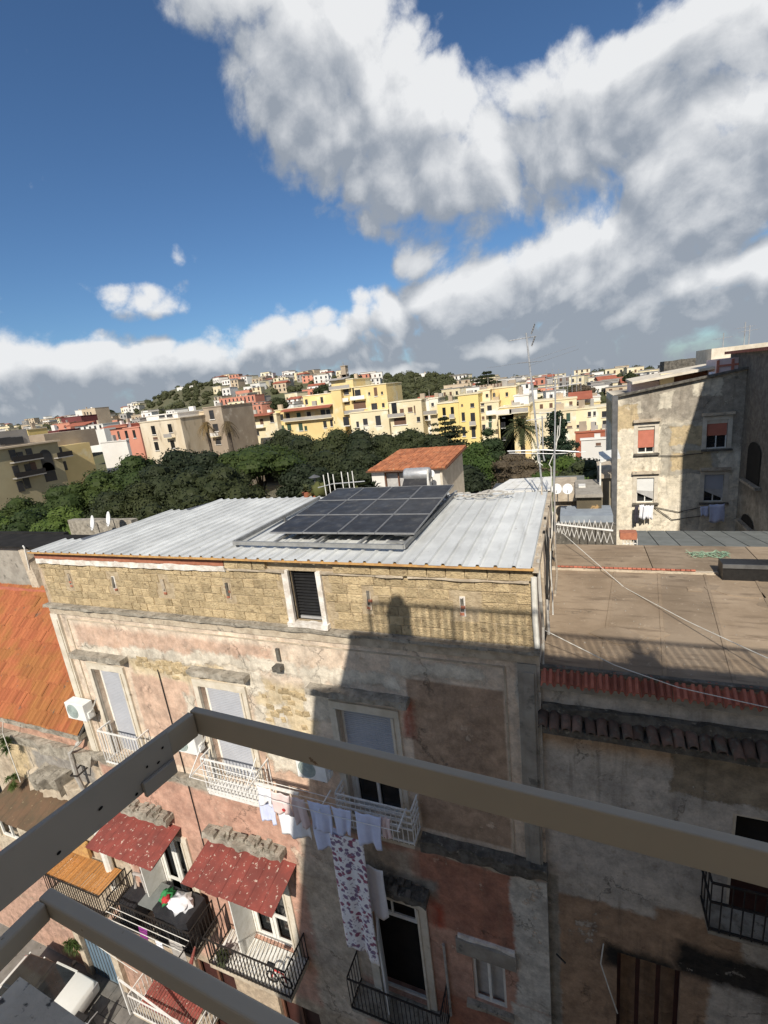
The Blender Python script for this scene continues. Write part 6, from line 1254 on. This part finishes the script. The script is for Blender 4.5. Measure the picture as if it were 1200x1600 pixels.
# ------------------------------------------------------------------ far buildings
win_me = {k: MB().box(-.5, .5, -.5, .5, -.5, .5).mesh('window', MATS[k]) for k in ('far_window', 'far_window_green', 'far_window_brown', 'glass_dark')}
frm_me = {k: MB().box(-.5, .5, -.5, .5, -.5, .5).mesh('window_frame', MATS[k]) for k in ('far_white', 'far_tan')}
def farb(name, label, boxes, Y, dep, mat, wins=(), balcs=(), bot=None, group=None, cat='building', roofs=(), awn=()):
    """boxes: (px_left, py_left, px_right, py_right) of each front's top edge in the picture, standing at distance Y (+dy); one thing"""
    a = at(boxes[0][0], boxes[0][1], Y); b_ = at(boxes[0][2], boxes[0][3], Y); zb = bot if bot is not None else -19.5
    t_ = thing(name, label, cat, ((a.x + b_.x) / 2, Y + dep / 2, zb), group)
    for k, bx in enumerate(boxes):
        dy = bx[4] if len(bx) > 4 else 0; mm = bx[5] if len(bx) > 5 else mat; a = at(bx[0], bx[1], Y + dy); b_ = at(bx[2], bx[3], Y + dy); zt = (a.z + b_.z) / 2; zl = zb if len(bx) < 7 else at(bx[0], bx[6], Y + dy).z
        MB().box(a.x, b_.x, Y + dy, Y + dy + dep, zl, zt).build('wall', MATS[mm], t_); MB().box(a.x - .15, b_.x + .15, Y + dy - .15, Y + dy + dep, zt + .002, zt + .22).build('roof_edge', MATS['far_cream' if 'yellow' in mm or 'bright' in mm else mm], t_)
        rc = random.Random(int(bx[0] * 7))
        for i in range(max(2, int((b_.x - a.x) / 4))):
            xx = rc.uniform(a.x + .5, b_.x - .8); w_ = rc.uniform(.4, 1.6); h = rc.uniform(.5, 1.7); yy = Y + dy + rc.uniform(.5, dep * .6)
            if rc.random() < .4: MB().tube([(xx, yy, zt), (xx, yy, zt + h * 1.8)], .05, 4).build('roof_pole', MATS['far_grey'], t_)
            else: MB().box(xx, xx + w_, yy, yy + .8, zt + .2, zt + .2 + h).build('roof_box', MATS[rc.choice(('far_grey', 'far_white', 'far_tan', 'far_brown'))], t_)
    for wv in wins:
        px, py, wpx, hpx = wv[:4]; mk = wv[4] if len(wv) > 4 else 'far_window'; dy = wv[5] if len(wv) > 5 else 0; p_ = at(px, py, Y + dy); sc_ = (at(px + 5, py, Y + dy) - p_).length / 5
        w_ = inst('window', win_me[mk], t_, (p_.x, Y + dy - .02, p_.z), (wpx * sc_, .12, hpx * sc_))
        f2 = bpy.data.objects.new('sill', frm_me['far_white']); C.objects.link(f2); f2.parent = w_; f2.location = (0, -.6, -.55); f2.scale = (1.25, 1.6, .08)
    for bv in balcs:
        px0, py0, px1, py1 = bv[:4]; dy = bv[4] if len(bv) > 4 else 0; a = at(px0, py0, Y + dy); b_ = at(px1, py1, Y + dy); z = (a.z + b_.z) / 2
        s_ = MB().box(a.x, b_.x, Y + dy - 1.1, Y + dy, z - .18, z).build('balcony', MATS['far_cream'], t_); MB().box(a.x, b_.x, Y + dy - 1.1, Y + dy - 1.04, z + .01, z + .85).build('railing', MATS['far_grey'] if len(bv) < 6 else MATS[bv[5]], s_)
    for rv in roofs:
        px0, py0, px1, py1, dy, h, d_ = rv[:7]; a = at(px0, py0, Y + dy); b_ = at(px1, py1, Y + dy); z = (a.z + b_.z) / 2
        MB().hexa([(a.x, Y + dy - d_, z), (b_.x, Y + dy - d_, z), (b_.x, Y + dy, z + h), (a.x, Y + dy, z + h)], [(a.x, Y + dy - d_, z + .15), (b_.x, Y + dy - d_, z + .15), (b_.x, Y + dy, z + h + .15), (a.x, Y + dy, z + h + .15)]).build('roof', MATS[rv[7] if len(rv) > 7 else 'far_red_roof'], t_)
    return t_
B_ = 'far_window_brown'; Gn = 'far_window_green'
farb('yellow_apartment_building', 'long yellow building with brown sloping porch roof and terraces, left of the tall tower', [(429, 641, 521, 633), (473, 620, 519, 614, 9, 'far_yellow')], 118, 10, 'far_yellow',
     [(440, 652, 6, 8), (450, 651, 6, 9), (467, 650, 6, 9, Gn), (483, 649, 6, 10), (505, 646, 7, 10), (513, 645, 6, 9), (442, 668, 4, 6, Gn), (452, 667, 6, 8, Gn), (470, 667, 6, 10, Gn), (478, 669, 4, 6, Gn), (508, 663, 5, 9), (518, 661, 4, 9), (503, 625, 4, 8, 'far_window', 9), (479, 628, 4, 7, 'far_window', 9)], [(446, 659, 521, 651)], roofs=[(444, 644, 521, 635, 0, .6, 2.2)])
farb('yellow_tower_building', 'tall pale yellow apartment building with loggias in the middle of the far row', [(517, 596, 551, 593), (550, 605, 603, 601), (517, 611, 532, 609, -1.5), (546, 645, 606, 642, -3, 'far_cream')], 116, 12, 'far_yellow',
     [(524, 619, 3, 4), (541, 612, 8, 8), (535, 638, 5, 10), (559, 614, 9, 9), (587, 612, 5, 12, B_), (577, 615, 3, 4), (597, 614, 3, 4), (541, 628, 9, 6, B_), (562, 633, 19, 10, B_), (585, 635, 9, 9), (599, 633, 4, 6), (541, 658, 9, 12, 'far_window', -3), (559, 663, 4, 8, 'far_window', -3), (571, 659, 7, 9, 'far_window', -3), (591, 657, 8, 14, 'far_window', -3), (524, 660, 3, 4)], [(532, 628, 547, 626, 0, 'far_white'), (550, 625, 572, 622, 0, 'far_white'), (532, 648, 572, 643), (517, 609, 549, 606)], roofs=[(516, 596, 548, 592, 3, .5, 4, 'far_grey')])
farb('brick_tower', 'slender brown brick tower rising above the tall yellow building', [(532, 573, 539, 572), (531, 586, 541, 585)], 140, 2, 'far_brown', bot=-8, cat='tower')
farb('cream_porch_building', 'pale cream building with brown tiled roof edge left of the long yellow one', [(366, 655, 431, 645)], 116, 9, 'far_cream', [(380, 664, 8, 7), (395, 661, 6, 8), (409, 659, 5, 7, B_), (425, 655, 6, 8), (380, 684, 7, 4), (403, 677, 4, 5)], [(373, 672, 415, 666, 0, 'far_white')], roofs=[(364, 656, 430, 645, 1, .5, 3)])
farb('cream_flat_building', 'low cream block with grey garage front right of the tall yellow building', [(607, 629, 658, 626)], 112, 9, 'far_cream', [(616, 637, 8, 17, 'glass_dark'), (628, 642, 6, 6, B_), (641, 640, 7, 7, B_), (625, 656, 19, 14, B_), (654, 655, 5, 7), (648, 640, 2, 12, B_)], [(608, 652, 634, 650)])
farb('small_cream_tower', 'small cream stair tower with dishes between cream block and bright yellow building', [(657, 627, 672, 625, 2, 'far_white'), (670, 624, 684, 622)], 114, 7, 'far_cream', [(676, 632, 4, 5), (665, 652, 8, 8), (677, 645, 4, 6)], [(659, 649, 684, 645)])
farb('bright_yellow_building', 'bright yellow building with arched windows in the far row', [(683, 633, 716, 627), (715, 616, 747, 618)], 104, 12, 'far_bright',
     [(694, 643, 5, 12, 'glass_dark'), (707, 643, 5, 14, 'glass_dark'), (709, 672, 5, 8), (724, 651, 5, 13), (725, 674, 5, 14), (738, 633, 6, 6), (739, 653, 7, 16), (740, 675, 6, 16), (722, 633, 3, 3, B_)], [(704, 653, 712, 652), (735, 664, 745, 663)])
farb('mixed_facade_building', 'peach and cream building with small balconies right of the bright yellow one', [(747, 612, 765, 609, 3, 'far_cream'), (765, 609, 801, 604, 6), (747, 630, 779, 628, 0, 'far_cream'), (778, 642, 802, 640, -4)], 106, 10, 'far_yellow',
     [(761, 618, 4, 5, 'far_window', 3), (772, 617, 4, 6, 'far_window', 6), (792, 615, 4, 6, 'far_window', 6), (754, 631, 5, 5), (765, 638, 7, 9), (754, 641, 5, 6), (755, 653, 4, 5, 'far_window_brown'), (766, 654, 5, 9, Gn), (756, 668, 5, 9), (766, 664, 5, 8, Gn), (787, 650, 4, 6, 'far_window', -4), (787, 664, 5, 9, 'far_window', -4), (788, 685, 4, 5, 'far_window', -4), (786, 638, 6, 7)], [(761, 648, 776, 646, 0, 'far_white'), (776, 648, 800, 645, -4, 'far_white')])
farb('terrace_yellow_building', 'yellow block with white rooftop room behind the date palm', [(780, 640, 827, 632), (780, 607, 806, 604, 7), (803, 620, 826, 617, 3, 'far_white'), ], 102, 9, 'far_yellow', [(792, 616, 4, 6, 'far_window', 7), (816, 635, 5, 9, 'far_window', 3), (806, 637, 12, 8, 'glass_dark', 3), (818, 652, 8, 4, B_), (786, 664, 5, 9), (787, 650, 4, 5)], [(797, 645, 826, 642)])
farb('long_cream_building', 'long cream building with brown shutters behind the aerial masts', [(826, 630, 901, 622)], 118, 9, 'far_cream', [(829, 640, 5, 13, B_), (846, 636, 5, 9, B_), (861, 634, 5, 9, B_), (875, 632, 4, 8, B_), (892, 630, 5, 6, B_)], [(826, 647, 900, 640)])
farb('green_shutter_building', 'pale yellow building with tall green shutters behind the masts', [(826, 648, 900, 639)], 104, 9, 'far_cream', [(869, 655, 6, 14, Gn), (888, 652, 6, 14, Gn), (890, 667, 8, 3, B_)])
farb('right_cream_building', 'cream building with small balconies at the right end of the far row', [(899, 642, 962, 634)], 108, 9, 'far_cream', [(921, 647, 5, 8), (929, 646, 4, 7), (944, 647, 7, 10), (903, 666, 4, 5), (912, 664, 5, 8), (928, 663, 7, 8), (945, 661, 7, 9)], [(907, 671, 917, 670), (924, 671, 934, 669), (940, 669, 951, 668)])
farb('red_roofed_house', 'white gabled house with red brown roof above the right cream building', [(915, 624, 938, 618, 2), (890, 632, 938, 628, 0, 'far_yellow')], 124, 10, 'far_white', [(930, 634, 4, 5), (905, 632, 8, 7, 'far_window_brown')], roofs=[(888, 626, 925, 619, 3, 1.5, 5)])
farb('white_garden_wall', 'white walled yard below the right cream building', [(908, 690, 962, 683), (899, 678, 962, 672, 8, 'far_red_roof')], 82, 1.2, 'far_white', [(935, 694, 8, 5, 'far_window_brown')], cat='wall')
farb('weathered_palazzo', 'old streaked beige palazzo with two window columns left of the brown block', [(218, 662, 281, 653), (228, 652, 277, 645, 3, 'far_white')], 84, 16, 'far_old', [(240, 672, 6, 10, 'glass_dark'), (266, 669, 6, 10, 'glass_dark'), (245, 697, 6, 10, 'glass_dark'), (270, 694, 6, 9, 'glass_dark'), (243, 685, 7, 3, B_), (253, 650, 9, 4, 'far_window', 3), (265, 649, 9, 4, 'far_window', 3)], [(262, 684, 274, 682, 0, 'far_grey')])
farb('brown_block', 'tall brown weathered block behind the pair of shaggy palms', [(317, 638, 345, 635), (303, 646, 318, 643, 2, 'far_old')], 92, 12, 'far_brown', [(331, 648, 7, 11), (337, 668, 8, 9), (341, 690, 8, 7), (326, 690, 5, 6)], [(333, 682, 346, 680, 0, 'far_white')])
farb('salmon_block', 'salmon painted block with white doors left of the old palazzo', [(172, 672, 217, 668), (180, 666, 200, 663, 3, 'far_salmon')], 98, 9, 'far_salmon', [(186, 680, 3, 9, 'glass_dark'), (198, 679, 4, 9, 'glass_dark'), (210, 678, 4, 9, 'glass_dark')], roofs=[(171, 668, 201, 665, 2, .4, 3)])
farb('white_yard_wall', 'blank white wall in front of the salmon block', [(157, 693, 197, 688)], 86, .8, 'far_white', cat='wall')
# shaded building at the left edge shows its flank
lf = thing('shaded_yellow_building', 'shaded olive yellow apartment building with balconies and arches at far left', 'building', (-98, 66, -20)); LXP = -92.0
def lrect(px0, py0, px1, py1): a = atx(px0, py0, LXP); b_ = atx(px1, py1, LXP); return min(a.y, b_.y), max(a.y, b_.y), min(a.z, b_.z), max(a.z, b_.z)
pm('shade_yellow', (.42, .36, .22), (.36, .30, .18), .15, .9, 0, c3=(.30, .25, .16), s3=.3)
y0 = atx(-40, 720, LXP).y; y1 = atx(92, 700, LXP).y; y2 = atx(150, 700, LXP).y; zt = atx(45, 696, LXP).z
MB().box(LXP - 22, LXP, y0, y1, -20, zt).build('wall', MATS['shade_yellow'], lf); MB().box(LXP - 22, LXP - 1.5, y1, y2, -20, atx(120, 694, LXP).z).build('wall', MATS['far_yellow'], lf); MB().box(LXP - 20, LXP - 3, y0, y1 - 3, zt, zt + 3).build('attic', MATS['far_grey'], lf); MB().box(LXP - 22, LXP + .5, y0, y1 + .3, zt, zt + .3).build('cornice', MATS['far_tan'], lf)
MB().box(LXP - 18, LXP - 4, y1 + .5, y2 + 4, zt - 2, zt + 1.6).build('attic', MATS['far_brown'], lf)
def lwin(px, py, w_, h, mat='far_window', dx=0):
    p_ = atx(px, py, LXP - dx); o_ = inst('window', win_me[mat], lf, (LXP - dx, p_.y, p_.z), (.3, w_, h)); return o_
for (px, py) in ((20, 711), (31, 711), (46, 709), (25, 736), (52, 730), (44, 733), (32, 760), (42, 755)): lwin(px, py, 1.0, 1.9 if px != 31 else 1.1, 'far_window_brown' if px in (52,) else 'far_window')
for (px, py) in ((8, 689), (16, 689), (27, 688)): lwin(px, py, 2.0, 1.2, dx=3)
for (px, py) in ((93, 706), (100, 728), (88, 727), (92, 729)): lwin(px, py, 1.0, 1.8, dx=1.5)
for (px0, py0, px1, py1) in ((15, 722, 62, 716), (20, 748, 66, 738), (84, 715, 108, 712)):
    a = atx(px0, py0, LXP); b_ = atx(px1, py1, LXP); z = (a.z + b_.z) / 2; s_ = MB().box(LXP, LXP + 1.2, a.y, b_.y, z - .2, z).build('balcony', MATS['far_grey'], lf); MB().box(LXP + 1.15, LXP + 1.2, a.y, b_.y, z + .01, z + .9).build('railing', MATS['black_iron'], s_)
for (px, py, h) in ((73, 719, 4.0), (77, 737, 3.6)):
    p_ = atx(px, py, LXP); pts = [(p_.y - 1.1, p_.z - h / 2), (p_.y + 1.1, p_.z - h / 2)] + [(p_.y + 1.1 * math.cos(i * math.pi / 8), p_.z + h / 2 - 1.1 + 1.1 * math.sin(i * math.pi / 8)) for i in range(9)]
    MB().add([(LXP + .05, y, z) for y, z in pts], [tuple(range(len(pts)))]).build('arch_opening', MATS['far_window'], lf)
farb('yellow_corner_wing', 'sunlit yellow corner of a building at the left edge below the shaded one', [(-40, 735, 8, 745)], 58, 4, 'far_bright', bot=-20)
farb('yellow_attic_house', 'small yellow attic house above the shaded building at left', [(17, 676, 42, 671)], 80, 5, 'far_bright', [(21, 681, 5, 5), (30, 679, 5, 5)], bot=-4)
farb('maroon_roofed_block', 'dark maroon block on the left skyline', [(95, 654, 126, 650)], 190, 10, 'far_maroon', [(105, 662, 4, 3), (118, 660, 3, 3)], bot=-12)
farb('salmon_house_cluster', 'salmon house below the maroon block on the left skyline', [(82, 664, 108, 660)], 170, 8, 'far_salmon', [(90, 668, 3, 3), (102, 667, 3, 3)], bot=-12)
farb('beige_tower_block', 'beige apartment block standing up on the left skyline', [(117, 643, 127, 640, 1, 'far_white'), (127, 640, 148, 638)], 260, 12, 'far_tan', [(132 + 5 * i, 646 + 6 * j, 2, 3) for i in range(3) for j in range(2)], bot=-8)
farb('striped_roof_house', 'long white house with orange roof at the left below the skyline', [(117, 668, 160, 662)], 150, 8, 'far_white', [(125 + 8 * i, 671 - i, 3, 4) for i in range(5)], bot=-12, roofs=[(115, 667, 150, 661, 4, 1.2, 5)])
farb('awning_terrace', 'dark red striped terrace awning above the shaded building', [(44, 680, 92, 672)], 92, 6, 'far_maroon', bot=-4)
farb('white_villa', 'white villa with rows of windows on the left shoulder of the hill', [(276, 607, 305, 601)], 400, 14, 'far_white', [(281 + 5 * i, 611 - i, 2, 3) for i in range(5)], bot=8)
farb('pink_hotel', 'large pink building on the hill crest', [(404, 595, 436, 591), (430, 590, 456, 587, 6, 'far_pink')], 415, 16, 'far_pink', [(410 + 6 * i, 597 - .6 * i, 2, 3) for i in range(7)], bot=2)
farb('salmon_long_building', 'long salmon building with white pilasters on the hillside', [(342, 624, 398, 617)], 260, 10, 'far_salmon', [(347 + 6 * i, 629 - .8 * i, 2, 6, 'glass_dark') for i in range(9)], bot=-8)
farb('hilltop_flats', 'pale modern flats on the wooded crest', [(644, 586, 656, 584), (656, 584, 669, 583, 3)], 480, 14, 'far_white', [(647 + 5 * i, 590, 2, 3) for i in range(5)], bot=6)
farb('hilltop_yellow_house', 'small yellow house on the crest right of the brick tower', [(583, 589, 598, 588)], 450, 12, 'far_bright', [(587, 592, 2, 2), (594, 592, 2, 2)], bot=4)
farb('tan_retaining_wall', 'long tan retaining wall right of the wooded crest', [(693, 601, 736, 600)], 300, 6, 'far_tan', bot=-4, cat='wall'); farb('brown_arcade_building', 'long reddish brown arcaded building behind the leaning pine', [(749, 600, 803, 596)], 230, 8, 'far_brown', [(753 + 5 * i, 602, 2, 6, B_) for i in range(10)], bot=-6)
farb('salmon_skyline_house', 'salmon house on the skyline left of the mast', [(812, 601, 826, 600), (824, 598, 838, 597, 3, 'far_pink')], 300, 9, 'far_salmon', [(817, 604, 2, 2)], bot=-6); farb('blue_white_block', 'white and blue block on the skyline near the right building', [(936, 596, 962, 592)], 330, 12, 'far_white', [(940 + 5 * i, 600, 3, 3, 'glass_dark') for i in range(4)], bot=-6)
# hillside houses
rh = random.Random(21); KIND = {'far_white': 'white', 'far_tan': 'tan', 'far_cream': 'cream', 'far_grey': 'grey', 'far_salmon': 'salmon'}
unit = {k: MB().box(-.5, .5, -.5, .5, 0, 1).mesh('wall', MATS[k]) for k in KIND}; gab = MB().add([(-.55, -.55, 0), (.55, -.55, 0), (.55, .55, 0), (-.55, .55, 0), (-.55, 0, .35), (.55, 0, .35)], ((0, 1, 5, 4), (2, 3, 4, 5), (0, 4, 3), (1, 2, 5), (0, 3, 2, 1))).mesh('roof', MATS['far_red_roof']); flat_me = MB().box(-.53, .53, -.53, .53, 0, .06).mesh('roof', MATS['far_grey'])
cnt = 0
for k in range(720):
    px = rh.uniform(-20, 1090); Y = rh.uniform(215, 428)
    if cnt >= 296: break
    green = (225 < px < 330 and Y > 330) or (600 < px < 700 and Y > 230) or (255 < px < 345 and Y > 270)
    if green or (px < 160 and Y < 220) or (px > 600 and rh.random() < .5) or rh.random() < .12: continue
    x, z = terrain(px, Y); mt_ = rh.choice(['far_white'] * 5 + ['far_tan'] * 3 + ['far_cream'] * 4 + ['far_grey', 'far_salmon']); w_ = rh.uniform(7, 13); h = rh.uniform(4.5, 7.5); d_ = rh.uniform(7, 11)
    gb = rh.random() < .12; pl_ = next(n for v, n in ((120, 'at the far left skyline'), (230, 'left of the green hill shoulder'), (345, 'on the green hill shoulder'), (420, 'below the pink crest building'), (520, 'left of the brick tower'), (610, 'right of the brick tower'), (740, 'under the wooded crest'), (830, 'behind the leaning pine'), (920, 'behind the masts'), (9999, 'beside the right building')) if px < v); up_ = 'low' if Y < 250 else ('halfway up' if Y < 340 else 'high up'); t_ = thing('hillside_house', 'small %s hillside house with %s roof, %s %s' % (KIND[mt_], 'red gabled' if gb else 'flat', up_, pl_), 'house', (x, Y, z - 2), '%s %s-roofed houses %s %s' % (KIND[mt_], 'gable' if gb else 'flat', up_, pl_)); rz = rh.uniform(-.35, .35); t_.rotation_euler = (0, 0, rz)
    def sub(name, me, loc, sc): o_ = bpy.data.objects.new(name, me); C.objects.link(o_); o_.parent = t_; o_.location = loc; o_.scale = sc; return o_
    sub('wall', unit[mt_], (0, 0, 0), (w_, d_, h + 2))
    if gb: sub('roof', gab, (0, 0, h + 2), (w_, d_, h * .7))
    else: sub('roof', flat_me, (0, 0, h + 2), (w_, d_, 4))
    nw = int(w_ / 3.2); cnt += 1
    for r in range(2 if h > 5.6 else 1):
        for i in range(nw): sub('window', win_me[rh.choice(['far_window', 'far_window', 'far_window_brown'])], (-w_ / 2 + (i + .5) * w_ / nw, -d_ / 2, 2 + 1.8 + r * 3.0), (1.3, .25, 1.9))
# hill woods (one mass) and single trees on the skyline
q = MB(); rw = random.Random(4)
for k in range(1900):
    px = rw.uniform(-30, 1250); Y = rw.uniform(165, 445); dens = .22
    if (215 < px < 350 and Y > 280): dens = .95
    if (595 < px < 745 and Y > 210): dens = .95
    if px > 745: dens = .5
    if rw.random() > dens: continue
    x, z = terrain(px, Y); r = rw.uniform(2.2, 4.6)
    if rw.random() < .5 and not (560 < px < 760): r *= .7
    leaf_cloud(q, [(x, Y, z + r * .5, r, r * .8), (x + rw.uniform(-2, 2), Y, z + r * .9, r * .6, r * .6)], 90, .75, rw); core(q, [(x, Y, z + r * .5, r, r * .8)], .85)
tag(fastbuild(q, 'hillside_woods', 'leaf_far', None), 'dark trees and scrub covering the hillside between houses', 'woods', kind='stuff')
for k, (px, py, Y, R_, lb_) in enumerate(((360, 590, 425, 7, 'dark pine clump on the hill crest left of the pink building'), (372, 588, 430, 6, 'second dark pine on the hill crest left of the pink building'), (433, 620, 170, 5.5, 'dark round tree behind the long yellow building'), (503, 600, 200, 6, 'dark tree left of the tall yellow building top'), (552, 584, 300, 6, 'dark umbrella pine right of the brick tower'), (608, 586, 440, 8, 'dark pine at the left end of the wooded crest'), (622, 588, 440, 7, 'second dark pine on the wooded crest'), (171, 640, 380, 6, 'single dark tree on the left skyline'), (985, 582, 60, 1.0, 'small round dark tree on the terrace edge beside the right building'), (905, 600, 220, 7, 'olive brown tree on the skyline behind the masts'))):
    tree('skyline_tree', lb_, px, py, Y, R_, R_ * 1.1, 'leaf_brown' if 'brown' in lb_ else 'leaf_oak', 2600, max(.12, Y * .0016), nb=9, base=at(px, py, Y).z - R_ * 2.2)
